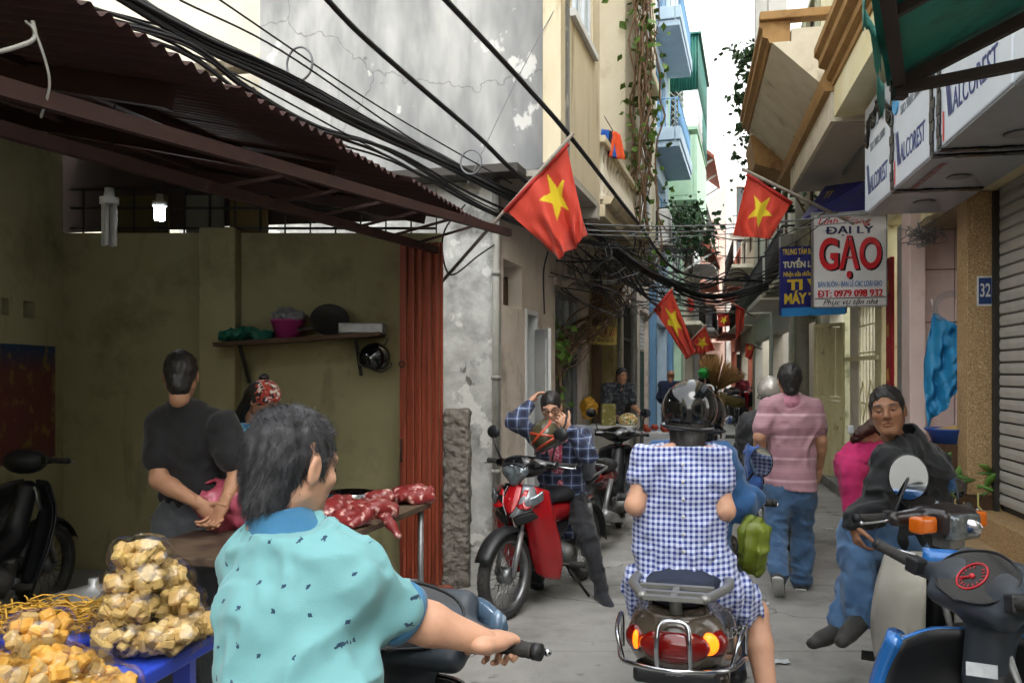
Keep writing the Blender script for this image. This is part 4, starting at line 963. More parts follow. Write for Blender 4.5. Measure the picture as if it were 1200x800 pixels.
    mb = MB(); mb.tube(crom([V(-.55, .1, .8), V(-.8, .11, .84), V(-.93, .06, .85), V(-.93, -.06, .85), V(-.8, -.11, .84), V(-.55, -.1, .8)], 5), .011, 8); part(t, 'grab_rail', mb, M_chr, fix=False)
    return t, T
# ---- red motorbike by the stall
M_red = paint('red_paint', '#b3151c', '#98101a'); M_silv = paint('silver_grey_paint', '#6d7278'); M_maroon = paint('maroon_paint', '#8c1722')
hd = V(-.55, -1.04, 0).normalized()
rb, T = underbone('motorbike', 'red and black motorbike the woman sits astride, headlight towards the stall', (.26, 6.06, 0), hd, M_red, steer=R(-6))
def wave_front(t, T, red, silver):
    s = SDF(); s.ell((.40, 0, .97), (.1, .15, .075), k=.04); s.cone((.38, .1, .985), (.36, .22, .985), .04, .028, k=.04); s.cone((.38, -.1, .985), (.36, -.22, .985), .04, .028, k=.04); s.ell((.46, 0, 1.0), (.05, .11, .05), k=.03)
    sdfpart(t, 'handlebar_cowl', s, M_blkg, .009, T)
    s = SDF(); s.ell((.495, 0, .955), (.035, .105, .055), k=.01); s.cone((.5, .05, .945), (.5, 0, .885), .04, .035, k=.02); s.cone((.5, -.05, .945), (.5, 0, .885), .04, .035, k=.02); hl = sdfpart(t, 'headlight', s, M_lens, .007, T)
    for y in (-.045, .045):
        mb = MB(); mb.ball(T((.526, y, .945)), (.008, .03, .02)); part(hl, 'reflector', mb, M_chr, fix=False)
    mb = MB(); patch(mb, [[T((.49, y*.8, 1.015-abs(y)*.15)) for y in (-.12, 0, .12)], [T((.525, y*.7, .995-abs(y)*.2)) for y in (-.12, 0, .12)]], 3, 5); part(t, 'cowl_visor', mb, M_blk, fix=False, solid=.01)
    mb = MB(); patch(mb, [[(.49, -.045, .86), (.5, 0, .865), (.49, .045, .86)], [(.56, -.055, .77), (.575, 0, .77), (.56, .055, .77)], [(.585, -.035, .69), (.6, 0, .685), (.585, .035, .69)]], 5, 5); part(t, 'nose_panel', mb, red, fix=False, solid=.012)
    for s_ in (1, -1):
        mb = MB(); patch(mb, [[(.495, s_*.05, .865), (.48, s_*.085, .86), (.455, s_*.11, .855)], [(.565, s_*.06, .765), (.55, s_*.1, .77), (.5, s_*.15, .78)], [(.605, s_*.005, .66), (.585, s_*.06, .675), (.53, s_*.13, .70)]], 5, 5); part(t, 'nose_wing', mb, silver if s_ > 0 else M_blkg, fix=False, solid=.014)
        mb = MB(); patch(mb, [[(.53, s_*.12, .79), (.51, s_*.15, .80), (.475, s_*.185, .83)], [(.56, s_*.09, .72), (.53, s_*.14, .73), (.48, s_*.19, .77)]], 4, 5); part(t, 'indicator_lens', mb, M_lens, fix=False, solid=.014)
        mb = MB(); patch(mb, [[(.585, s_*.02, .655), (.565, s_*.07, .67), (.52, s_*.135, .695)], [(.56, s_*.03, .60), (.54, s_*.09, .62), (.49, s_*.16, .66)]], 4, 5); part(t, 'lower_nose', mb, M_blk, fix=False, solid=.012)
        mb = MB(); patch(mb, [[(.525, s_*.075, .83), (.51, s_*.1, .83)], [(.578, s_*.05, .73), (.565, s_*.1, .74)], [(.57, s_*.115, .71), (.545, s_*.15, .735)]], 5, 4); part(t, 'red_stripe', mb, red, fix=False, solid=.02)
        mirror(t, T((.36, s_*.2, 1.0)), T((.36, s_*.27, 1.19)), .055, .045, T((-1, s_*-.1, 0))-T((0, 0, 0)), None)
    bars(t, .985, .36, .34, R(-6))
wave_front(rb, T, M_red, M_silv)
# ---- maroon bike parked behind her
mr, T2 = underbone('motorbike', 'maroon motorbike parked behind the woman in the checked shirt', (.93, 8.25, 0), V(.37, 1, 0).normalized(), M_maroon, steer=R(12))
wave_front(mr, T2, M_maroon, M_blkg)
# ---- white leg-shield bike the older man sits on
M_whp = paint('white_plastic', '#cfccc2', '#c2beb2'); M_brnp = mat('brown_black_plastic', '#2c2526', .3, coat=.4)
hw = V(-.4, -.92, 0).normalized(); piv = V(1.78, 3.55, 0); c0 = piv-hw*.42; ST = R(50)
wb, T3 = underbone('motorbike', 'old motorbike with white leg shield and square headlight, seated man on it', (c0.x, c0.y, 0), hw, M_brnp, steer=ST, shield=M_whp, sw=(1, 1.1))
s = SDF(); s.box((.44, 0, .99), (.09, .105, .055), rnd=.03); s.cone((.4, .08, 1.0), (.38, .22, 1.0), .045, .03, k=.03); s.cone((.4, -.08, 1.0), (.38, -.22, 1.0), .045, .03, k=.03); sdfpart(wb, 'handlebar_cowl', s, M_brnp, .008, T3)
s = SDF(); s.box((.52, 0, .975), (.03, .085, .052), rnd=.016); hl = sdfpart(wb, 'headlight', s, M_lens, .007, T3)
mb = MB(); mb.ball(T3((.552, 0, .975)), (.006, .05, .035)); part(hl, 'reflector', mb, M_chr, fix=False)
mb = MB(); mb.box((.46, 0, .905), (.09, .09, .05)); mb.v = [tuple(T3(p)) for p in mb.v]; part(wb, 'horn_cover', mb, M_steel, bev=.008)
for s_ in (1, -1):
    s = SDF(); s.box((.46, s_*.155, .985), (.035, .05, .034), rnd=.015); sdfpart(wb, 'indicator_lens', s, M_amb, .006, T3)
mb = MB(); mb.box((.33, 0, 1.045), (.07, .2, .012), Matrix.Rotation(R(35), 3, 'Y')); mb.v = [tuple(T3(p)) for p in mb.v]; part(wb, 'gauge', mb, M_blkg, bev=.004)
bars(wb, 1.0, .36, .34, ST, m=M_chr)
mirror(wb, T3((.36, -.2, 1.02)), T3((.34, -.09, 1.16)), .08, .1, (wmat(wb).inverted().to_3x3() @ V(-.38, -1, .04)), None)
mirror(wb, T3((.36, .2, 1.0)), T3((.36, .19, 1.1)), .04, .045, (wmat(wb).inverted().to_3x3() @ V(-.9, -.5, 0)), None)
s = SDF(); s.ell((.3, -.2, .66), (.05, .035, .085)); sdfpart(wb, 'shield_boss', s, M_whp, .009)
# ---- blue bike in front of it, seen from the rider's side
M_bluep = paint('blue_paint_gloss', '#2a6fb8', '#2361a6'); M_dash = mat('dash_plastic', '#3a4048', .4, c2='#30363d')
hb = V(.45, .89, 0).normalized(); piv = V(1.35, 2.40, 0); c0 = piv-hb*.42; SB = R(-57)
bb, T4 = underbone('motorbike', 'blue and black motorbike showing its red lit speedometer', (c0.x, c0.y, 0), hb, M_blk, steer=SB, shield=M_bluep, sw=(1.28, 1))
def dash(t, T, rim, lit=True, z=1.0):
    s = SDF(); s.box((.40, 0, z-.005), (.1, .172, .04), Matrix.Rotation(R(-46), 3, 'Y'), rnd=.035, k=.03); s.cone((.4, .1, z), (.36, .24, z-.005), .04, .026, k=.04); s.cone((.4, -.1, z), (.36, -.24, z-.005), .04, .026, k=.04); s.ell((.48, 0, z-.03), (.07, .14, .08), k=.04)
    s.cone((.43, 0, z-.06), (.40, 0, z-.26), .07, .06, k=.05)
    sdfpart(t, 'dash_cowl', s, M_dash, .008, T)
    mb = MB(); mb.tube([T(p) for p in crom([V(.37, .25, z+.02), V(.47, .17, z+.02), V(.535, .08, z+.0), V(.55, 0, z-.005), V(.535, -.08, z), V(.47, -.17, z+.02), V(.37, -.25, z+.02)], 6)], .02, 8, flat=(V(0, 0, 1), 1.9)); part(t, 'cowl_rim', mb, rim, fix=False)
    Rm = Matrix.Rotation(R(-46), 3, 'Y'); o = V(.40, 0, z-.005)
    def G(x, y, h=.0445): return T(o+Rm @ V(x, y, h))
    mb = MB(); out = [(-.085, .0), (-.06, .11), (.0, .158), (.06, .12), (.09, 0), (.06, -.12), (0, -.158), (-.06, -.11)]; sm = crom([V(a, b, 0) for a, b in out+out[:1]], 4)[:-1]
    n = len(sm); mb.add([G(p.x, p.y) for p in sm]+[G(p.x, p.y, .03) for p in sm], [tuple(range(n))]+[(i, (i+1) % n, n+(i+1) % n, n+i) for i in range(n)]); gp = part(t, 'gauge', mb, M_blkg)
    mb = MB(); mb.tube([G(p.x*1.02, p.y*1.02, .045) for p in sm+sm[:1]], .004, 5); part(gp, 'bezel', mb, M_blk, fix=False)
    Mred = mat('gauge_red', '#a8303a', .4, emit='#d02a30', estr=.08)
    mb = MB(); mb.tube([G(.0+.045*math.cos(a), .01+.052*math.sin(a), .046) for a in np.linspace(0, 6.28, 26)], .003, 5); part(gp, 'dial_ring', mb, Mred, fix=False)
    mb = MB()
    for a in np.linspace(.5, 5.8, 15): mb.tube([G(.037*math.cos(a), .01+.043*math.sin(a), .046), G(.029*math.cos(a), .01+.034*math.sin(a), .046)], .0016, 4)
    mb.tube([G(0, .01, .047), G(-.02, .045, .047)], .003, 4); mb.ball(G(0, .01, .046), .008); part(gp, 'dial_marks', mb, Mred if lit else M_paper, fix=False)
    mb = MB()
    for yy in (-.105, -.085, .095): mb.tube([G(-.02, yy, .046), G(.03, yy*.95, .046)], .0015, 4)
    part(gp, 'dial_scale', mb, M_paper, fix=False)
dash(bb, T4, M_bluep); bars(bb, .99, .36, .37, SB, rise=.05)
mb = MB(); mb.box((.285, .03, .8), (.008, .075, .035), Matrix.Rotation(R(12), 3, 'Y')); part(bb, 'sticker', mb, M_paper)
for s_ in (1, -1):
    mb = MB(); ke = 1.28 if s_ > 0 else 1; mb.tube(crom([V(.42, s_*.19*ke, .83), V(.43, s_*.228*ke, .68), V(.35, s_*.245*ke, .5), V(.28, s_*.23*ke, .34)], 6), .03, 8, flat=(V(1, 0, 0), 1.8)); part(bb, 'shield_edge', mb, M_bluep, fix=False)
s = SDF(); s.ell((.3, -.12, .62), (.06, .05, .06)); sdfpart(bb, 'ignition_cover', s, M_dash, .01)
# ---- teal man's scooter
ht = V(.24, .97, 0).normalized(); piv = V(-.25, 2.06, 0); c0 = piv-ht*.42; M_ltb = paint('slate_blue_paint', '#5f7890', '#4f6880')
ts, T5 = underbone('scooter', 'black scooter with slate blue cowl ridden by the man in turquoise', (c0.x, c0.y, 0), ht, M_blkg, steer=R(-4), shield=M_blkg)
dash(ts, T5, M_ltb, False, 1.0); bars(ts, 1.0, .36, .35, R(-4))
mb = MB(); mb.box((.27, -.06, .8), (.008, .09, .03), Matrix.Rotation(R(12), 3, 'Y')); part(ts, 'sticker', mb, M_paper)
# ---- brown grey scooter with the lit tail light
M_taupe = paint('taupe_paint', '#5a5046', '#4c433a'); M_greyp = mat('grey_rack', '#8b8b87', .35, metal=.5, c2='#7a7a76')
hl_ = V(.27, .963, 0).normalized(); c0 = V(.778, 3.72, 0)
ls = thing('scooter', 'taupe scooter with chrome guard bars and lit tail light, two riders', 'scooter', c0, math.atan2(hl_.y, hl_.x))
wheel(ls, .62, .25, .09, 0, .42, True); wheel(ls, -.58, .25, .09, 0, .42, True)
s = SDF(); s.chain([(-.05, 0, .6), (-.4, 0, .62), (-.68, 0, .66)], [.14, .185, .15], k=.06, flat=((0, 0, 1), .88)); s.ell((-.7, 0, .66), (.09, .17, .11), k=.05); s.cone((-.3, .17, .5), (-.66, .1, .6), .05, .05, k=.06); s.cone((-.3, -.17, .5), (-.66, -.1, .6), .05, .05, k=.06); s.cut((0, 0, .775), (-.03, 0, 1)); sdfpart(ls, 'tail_body', s, M_taupe, .01)
s = SDF(); s.ell((-.8, 0, .655), (.04, .12, .062), k=.02); s.ell((-.735, .12, .66), (.055, .06, .052), k=.02); s.ell((-.735, -.12, .66), (.055, .06, .052), k=.02); tl = sdfpart(ls, 'tail_light', s, M_redl, .007)
s = SDF(); s.ell((-.782, -.112, .665), (.022, .038, .04)); sdfpart(tl, 'indicator_lens', s, M_glow, .006)
s = SDF(); s.ell((-.775, .135, .66), (.02, .014, .035)); sdfpart(tl, 'indicator_lens', s, M_glow, .006)
s = SDF(); s.ell((-.823, .03, .65), (.008, .032, .014)); sdfpart(tl, 'bulb_glow', s, M_glowr, .005)
s = SDF(); s.chain([(.0, 0, .76), (-.3, 0, .785), (-.62, 0, .80)], [.12, .15, .12], k=.05, flat=((0, 0, 1), .42)); sdfpart(ls, 'seat', s, mat('navy_vinyl', '#1e2636', .5), .01)
mb = MB()                                            # rack: cast plate with cut-outs
for s_ in (1, -1): mb.tube(crom([V(-.35, s_*.17, .80), V(-.55, s_*.175, .81), V(-.72, s_*.14, .825), V(-.86, s_*.1, .835)], 5), .02, 9, flat=(V(0, 0, 1), .7))
for x in (-.7, -.79, -.86): mb.bar(V(x, -.13+.03*(x < -.8), .834), V(x, .13-.03*(x < -.8), .834), .028, .014)
mb.bar(V(-.7, 0, .832), V(-.86, 0, .832), .022, .012); mb.tube([V(-.76, 0, .83), V(-.74, 0, .74)], .022, 8)
for s_ in (1, -1): mb.tube([V(-.66, s_*.1, .82), V(-.66, s_*.1, .76)], .008, 6)
part(ls, 'luggage_rack', mb, M_greyp, fix=False)
mb = MB(); mb.tube(crom([V(-.3, -.24, .47), V(-.55, -.23, .55), V(-.76, -.18, .575), V(-.845, -.06, .585), V(-.845, .06, .585), V(-.76, .18, .575), V(-.55, .23, .55)], 6), .009, 8)
mb.tube(crom([V(-.84, .055, .585), V(-.86, .055, .68), V(-.845, .04, .745), V(-.845, -.04, .745), V(-.86, -.055, .68), V(-.84, -.055, .585)], 6), .009, 8)
for s_ in (1, -1): mb.tube(crom([V(-.73, s_*.19, .575), V(-.7, s_*.215, .66), V(-.5, s_*.235, .66), V(-.43, s_*.235, .64), V(-.42, s_*.235, .52)], 6), .008, 8)
part(ls, 'guard_bar', mb, M_chr, fix=False)
s = SDF(); s.box((-.72, 0, .535), (.06, .15, .03), rnd=.02); s.box((-.73, .0, .41), (.03, .1, .12), rnd=.02); sdfpart(ls, 'rear_mudguard', s, M_blk, .01)
mb = MB(); mb.box((-.773, .0, .4), (.006, .17, .13)); part(ls, 'number_plate', mb, mat('plate_white', '#b9babb', .4))
s = SDF(); s.box((.1, 0, .3), (.25, .17, .05), rnd=.03); s.box((.37, 0, .55), (.05, .2, .3), Matrix.Rotation(R(-14), 3, 'Y'), rnd=.04, k=.08); s.ell((.5, 0, .6), (.1, .17, .25), k=.06); sdfpart(ls, 'front_body', s, M_taupe, .013)
s = SDF(); s.box((-.3, 0, .34), (.22, .1, .09), rnd=.04); sdfpart(ls, 'engine', s, M_eng, .012)
mb = MB(); mb.tube([V(-.3, -.2, .33), V(-.72, -.21, .38)], [.05, .06], 12); part(ls, 'exhaust', mb, M_blk, fix=False)
s = SDF(); s.ell((.42, 0, 1.0), (.12, .17, .08)); sdfpart(ls, 'handlebar_cowl', s, M_taupe, .011)
bars(ls, 1.0, .36, .35)
mirror(ls, V(.36, -.2, 1.03), V(.36, -.3, 1.18), .055, .07, (-1, .15, .12), None)
W = lambda p: wmat(ls) @ Vector(p); hlw = V(-hl_.y, hl_.x, 0)
lettering(ls, 'LEAD', .05, W((-.6, -.2, .66)), (hl_*.75-hlw*.6).normalized(), UP, M_chr, shear=.3, width=.11, ext=.006)
lettering(ls, 'HONDA', .03, W((-.783, -.0, .555)), -hlw, UP, M_chr, width=.06, ext=.004)
# ---- motorbike of the rider in the silver helmet
kb, T6 = underbone('motorbike', 'dark motorbike ridden by the man in the silver helmet', (2.3, 7.6, 0), V(.22, 1, 0).normalized(), M_blkg)
bars(kb, 1.0, .36, .36)
for s_ in (1, -1): mirror(kb, V(.36, s_*.2, 1.0), V(.36, s_*.33, 1.15), .055, .04, (-1, 0, 0), None)
s = SDF(); s.ell((.42, 0, .98), (.1, .14, .08)); sdfpart(kb, 'handlebar_cowl', s, M_blk, .012)
# ---- parked bike in the dark of the stall
sb, T7 = underbone('motorbike', 'black motorbike parked in the dark back corner of the stall', (-3.14, 5.0, .055), V(.12, .99, 0).normalized(), M_blk)
bars(sb, 1.0, .36, .36)
s = SDF(); s.ell((.42, 0, .98), (.1, .14, .08)); sdfpart(sb, 'handlebar_cowl', s, M_blk, .012)
# ---- far motorbikes along the lane
fb, T8 = underbone('motorbike', 'small dark motorbike far down the lane beside the houses', (7.1, 27, 0), V(-.25, -1, 0).normalized(), M_blk, group='far motorbikes')
bars(fb, 1.0, .36, .34); s = SDF(); s.ell((.44, 0, .98), (.1, .14, .08)); sdfpart(fb, 'handlebar_cowl', s, M_blk, .013)
for (px, Y_, a) in ((838, 25.5, 1.9), (852, 32, 1.4), (880, 34, 1.55), (889, 36, 1.7), (843, 29, 1.2)):
    q = at(px, 0, Y_); dup(fb, (q.x, q.y, 0), -a)
# ---------------------------------------------------------------- PEOPLE: builders
SKIN = {'tan': hexc('#b98a6c'), 'fair': hexc('#cf9f83'), 'brown': hexc('#9d7054'), 'pale': hexc('#d8ad94')}
M_skin = mat('skin', (.5, .3, .2), .5, attr=True, nscale=18, namt=.35, bump=.06, bscale=260, sheen=.05)
M_hairb = mat('black_hair', '#191716', .45, c2='#2a2625', nscale=60, stretch=(1, 1, .3))
M_hairg = mat('greying_hair', '#1b1b1e', .5, c2='#47474b', nscale=70, namt=.8, stretch=(1, 1, .35))
M_hairbr = mat('brown_hair', '#4a2a20', .45, c2='#331b14', nscale=60)
M_eyew = mat('eye_dark', '#1a1210', .15); M_sole = mat('shoe_sole', '#cfcfcd', .7)
def frame(fwd, up=UP):
    f = Vector(fwd).normalized(); r = f.cross(Vector(up)).normalized(); u = r.cross(f).normalized()
    return Matrix((r, f, u)).transposed()         # columns right, forward, up
def head_sdf(female=False, thin=1.0):
    S = SDF(); w = (.95 if female else 1.0)*thin
    S.ell((0, -.012, .032), (.074*w, .093, .084)).ell((0, .03, -.03), (.061*w, .058, .083), k=.03)
    for s_ in (1, -1):
        S.cone((s_*.05*w, -.002, -.05), (s_*.02*w, .052, -.096), .021, .017, k=.025)
        S.ell((s_*.042*w, .056, -.02), (.022, .02, .017), k=.02)
        S.cone((s_*.043*w, .066, .024), (s_*.012, .079, .021), .011, .011, k=.016)
        S.ell((s_*.031, .094, .003), (.019, .017, .0105), k=.012, mode='s')
        S.ell((s_*.031, .071, .003), (.0145, .0125, .012), k=.004)
    for s_ in (1, -1): S.cone((s_*.021, .089, -.036), (s_*.034, .073, -.066), .004, .003, k=.006, mode='s')
    S.ell((0, .056, -.094), (.026, .024, .02), k=.025)
    S.cone((0, .082, .014), (0, .104, -.026), .008, .0115, k=.012); S.ell((0, .1, -.03), (.0125, .012, .0105), k=.008)
    for s_ in (1, -1): S.ell((s_*.0125, .09, -.033), (.0085, .011, .0075), k=.007)
    S.ell((0, .082, -.0575), (.023, .012, .0062), k=.006).ell((0, .081, -.068), (.019, .0115, .007), k=.006)
    S.ell((0, .096, -.0628), (.024, .01, .0016), k=.003, mode='s')
    for s_ in (1, -1):
        S.ell((s_*.077*w, -.006, -.006), (.0075, .019, .032), Matrix.Rotation(R(14*s_), 3, 'Z') @ Matrix.Rotation(R(-10), 3, 'X'), k=.008)
        S.ell((s_*.0865*w, .0, .0), (.007, .0115, .019), k=.004, mode='s')
    S.cone((0, -.02, -.06), (0, -.03, -.125), .049*w, .048*w, k=.03)
    return S
def head_col(v, skin, female=False, brow=True):
    c = np.tile(np.array(skin), (len(v), 1)); x, y, z = np.abs(v[:, 0]), v[:, 1], v[:, 2]
    def mixin(w, k): nonlocal c; w = np.clip(w, 0, 1)[:, None]; c = c*(1-w)+np.array(k)*w
    mixin(np.clip(1-np.sqrt(((x-.036)/.028)**2+((z+.02)/.024)**2), 0, 1)*(y > .03)*.35, (skin[0]*1.02, skin[1]*.72, skin[2]*.66))
    lip = (y > .07)*np.clip(1.6-np.sqrt((x/.024)**2+((z+.0625)/.012)**2)*1.3, 0, 1); mixin(lip*(.75 if female else .42), (skin[0]*.8, skin[1]*.48, skin[2]*.45))
    if brow: mixin((y > .045)*np.clip(1.8-1.4*np.sqrt(((x-.032)/.021)**2+((z-.0275+.12*np.abs(x-.03)**1.0*.4)/.0065)**2), 0, 1)*(.97 if not female else .8), (.025, .02, .018))
    mixin((y > .04)*np.clip(1.2-np.sqrt(((x-.031)/.02)**2+((z-.002)/.009)**2), 0, 1)*.35, (skin[0]*.55, skin[1]*.45, skin[2]*.42))
    return c
def hair_sdf(style):
    S = SDF()
    if style in ('short', 'crop', 'mop'):
        t = {'short': 1.0, 'crop': .975, 'mop': 1.08}[style]
        S.ell((0, -.014, .036), (.0785*t, .102*t, .09*t)).cone((0, -.042, .0), (0, -.05, -.066), .07, .056, k=.03)
        for s_ in (1, -1): S.cone((s_*.066, .02, .03), (s_*.066, .024, -.012), .011, .007, k=.015)
        S.ell((0, .108, -.036), (.067, .075, .112), k=.012, mode='s')
        for s_ in (1, -1): S.ell((s_*.095, -.004, -.026), (.03, .024, .038), k=.01, mode='s')
        S.cut((0, 0, -.1), (0, .3, -1))
        S.mod(lambda P, d: d+.0035*vnoise(P*np.array([95, 95, 40]))+.003*vnoise(P*48, 2))
    elif style == 'bun':
        S.ell((0, -.014, .034), (.079, .099, .088)).ell((0, -.1, .02), (.035, .03, .035), k=.02); S.ell((0, .105, -.04), (.066, .075, .1), k=.012, mode='s')
        for s_ in (1, -1): S.ell((s_*.095, -.002, -.02), (.03, .028, .045), k=.01, mode='s')
        S.cut((0, 0, -.06), (0, .3, -1)); S.mod(lambda P, d: d+.002*vnoise(P*np.array([120, 30, 60])))
    elif style == 'long':
        S.ell((0, -.014, .034), (.083, .103, .09)); S.cone((0, -.06, .0), (0, -.085, -.17), .08, .062, k=.04, flat=((0, 1, 0), .7))
        S.ell((0, .115, -.045), (.068, .08, .105), k=.012, mode='s'); S.mod(lambda P, d: d+.004*vnoise(P*np.array([90, 90, 14]))+.003*vnoise(P*40, 2))
    return S
def strands(vs, fs, n, ln, w, flow, seed, spread=.5):
    """short tapered hair blades standing on the hair surface"""
    rs = np.random.RandomState(seed); fs = np.asarray(fs); fi = rs.randint(0, len(fs), n); q = fs[fi]; a = vs[q]
    u, v = rs.rand(n, 1), rs.rand(n, 1); p = (a[:, 0]*(1-u)+a[:, 1]*u)*(1-v)+(a[:, 3]*(1-u)+a[:, 2]*u)*v
    nr = np.cross(a[:, 1]-a[:, 0], a[:, 3]-a[:, 0]); nr /= np.linalg.norm(nr, axis=1)[:, None]+1e-9
    d = flow(p, nr)+rs.randn(n, 3)*.18; d -= nr*np.sum(d*nr, 1)[:, None]*(1-spread); d /= np.linalg.norm(d, axis=1)[:, None]+1e-9
    L_ = ln*(.6+.8*rs.rand(n, 1)); sd_ = np.cross(d, nr); sd_ /= np.linalg.norm(sd_, axis=1)[:, None]+1e-9
    m = p+d*L_*.5+nr*L_*.22; e = p+d*L_+nr*L_*.18; b = p-nr*.002
    V_ = np.stack([b-sd_*w, b+sd_*w, m-sd_*w*.7, m+sd_*w*.7, e], 1).reshape(-1, 3)
    i = np.arange(n)[:, None]*5
    F_ = [tuple(x) for x in np.concatenate([i+0, i+1, i+3, i+2], 1)]+[tuple(x) for x in np.concatenate([i+2, i+3, i+4], 1)]
    return V_, F_
def hand(S, w, d, n, right=True, curl=.5, s=1.0, spread=1.14, thumb=.6):
    """palm, four jointed fingers and a thumb leaving the side of the palm; d = pointing direction, n = the way the palm faces"""
    d = Vector(d).normalized(); n = Vector(n); n = (n-d*n.dot(d)).normalized(); sd_ = d.cross(n)*(1 if right else -1); w = Vector(w)
    S.cone(w-d*.03, w+d*.02*s, .027*s, .03*s, k=.02, flat=(n, .72)); S.cone(w+d*.02*s+sd_*.008*s, w+d*.075*s+sd_*.012*s, .028*s, .025*s, k=.015, flat=(n, .55)); S.cone(w+d*.02*s-sd_*.01*s, w+d*.07*s-sd_*.02*s, .026*s, .022*s, k=.015, flat=(n, .55))
    for i, (o, l) in enumerate(((.031, .92), (.0105, 1.0), (-.0105, .95), (-.031, .76))):
        b = w+d*(.082-.005*abs(i-1))*s+sd_*o*s*spread; d0 = (d+sd_*o*2.0*spread).normalized(); n0 = (n-d0*n.dot(d0)).normalized(); r0 = .0086*s; ang = 0
        for j, ln in enumerate((.043, .027, .021)):
            ang += curl*(1+.08*i)*(1.0, 1.15, .8)[j]; dr = d0*math.cos(ang)+n0*math.sin(ang); nxt = b+dr*ln*l*s; S.cone(b, nxt, r0, r0*.9, k=.0015); b = nxt; r0 *= .9
    b = w+d*.022*s+sd_*.026*s; dr = (d*.55+sd_*.75+n*.35*thumb).normalized()
    for j, ln in enumerate((.042, .032, .024)):
        nxt = b+dr*ln*s; S.cone(b, nxt, (.0135, .0105, .0095)[j]*s, (.0105, .0095, .0085)[j]*s, k=.006); b = nxt; dr = (dr*math.cos(.35*thumb)+(d*.6+n*.7*thumb-sd_*.3).normalized()*math.sin(.35*thumb)).normalized()
def add_hand(S, *a, **k): hand(S, *a, **k)
def shoe(root, ankle, toe, m, sole=None, s=1.0, up=UP):
    a = Vector(ankle); t = Vector(toe); d = (t-a); d = d.normalized(); upv = (UP-d*UP.dot(d)).normalized() if abs(d.z) < .95 else V(0, 1, 0)
    heel = a-d*.05-upv*.055*s; S = SDF()
    S.cone(heel+upv*.005, t-upv*.055*s, .036*s, .034*s, k=.02, flat=(upv, .8)); S.cone(a-upv*.03, t-d*.06-upv*.045*s, .045*s, .036*s, k=.03); S.cone(a+upv*.01, a-upv*.04, .046*s, .046*s, k=.02)
    S.cut(heel-upv*.022*s, -upv); v, f = S.mesh(.011); sh = part(root, 'shoe', MB().np(v, f), m, world=True, fix=False)
    if sole is not None:
        S = SDF(); S.cone(heel-upv*.012, t-upv*.07*s, .041*s, .039*s, k=.02, flat=(upv, .45)); S.cut(heel-upv*.024*s, -upv); S.cut(heel-upv*.004*s, upv); v, f = S.mesh(.008); part(sh, 'sole', MB().np(v, f), sole, world=True, fix=False)
def folds(amp, seed, sx=9, sz=9, fine=.35):
    def fn(P, d):
        wp = .9*np.stack([vnoise(P*5, seed+9)]*3, 1); r = 1-np.abs(vnoise(P*np.array([sx, sx, sz])+wp, seed))*2; r2 = 1-np.abs(vnoise(P*np.array([sz*1.9, sz*1.9, sx*1.9])*.9+wp*1.6, seed+5))*2.2
        return d-amp*1.15*(r-.3)-amp*.6*np.maximum(r2, -.2)-amp*fine*vnoise(P*27, seed+3)
    return fn
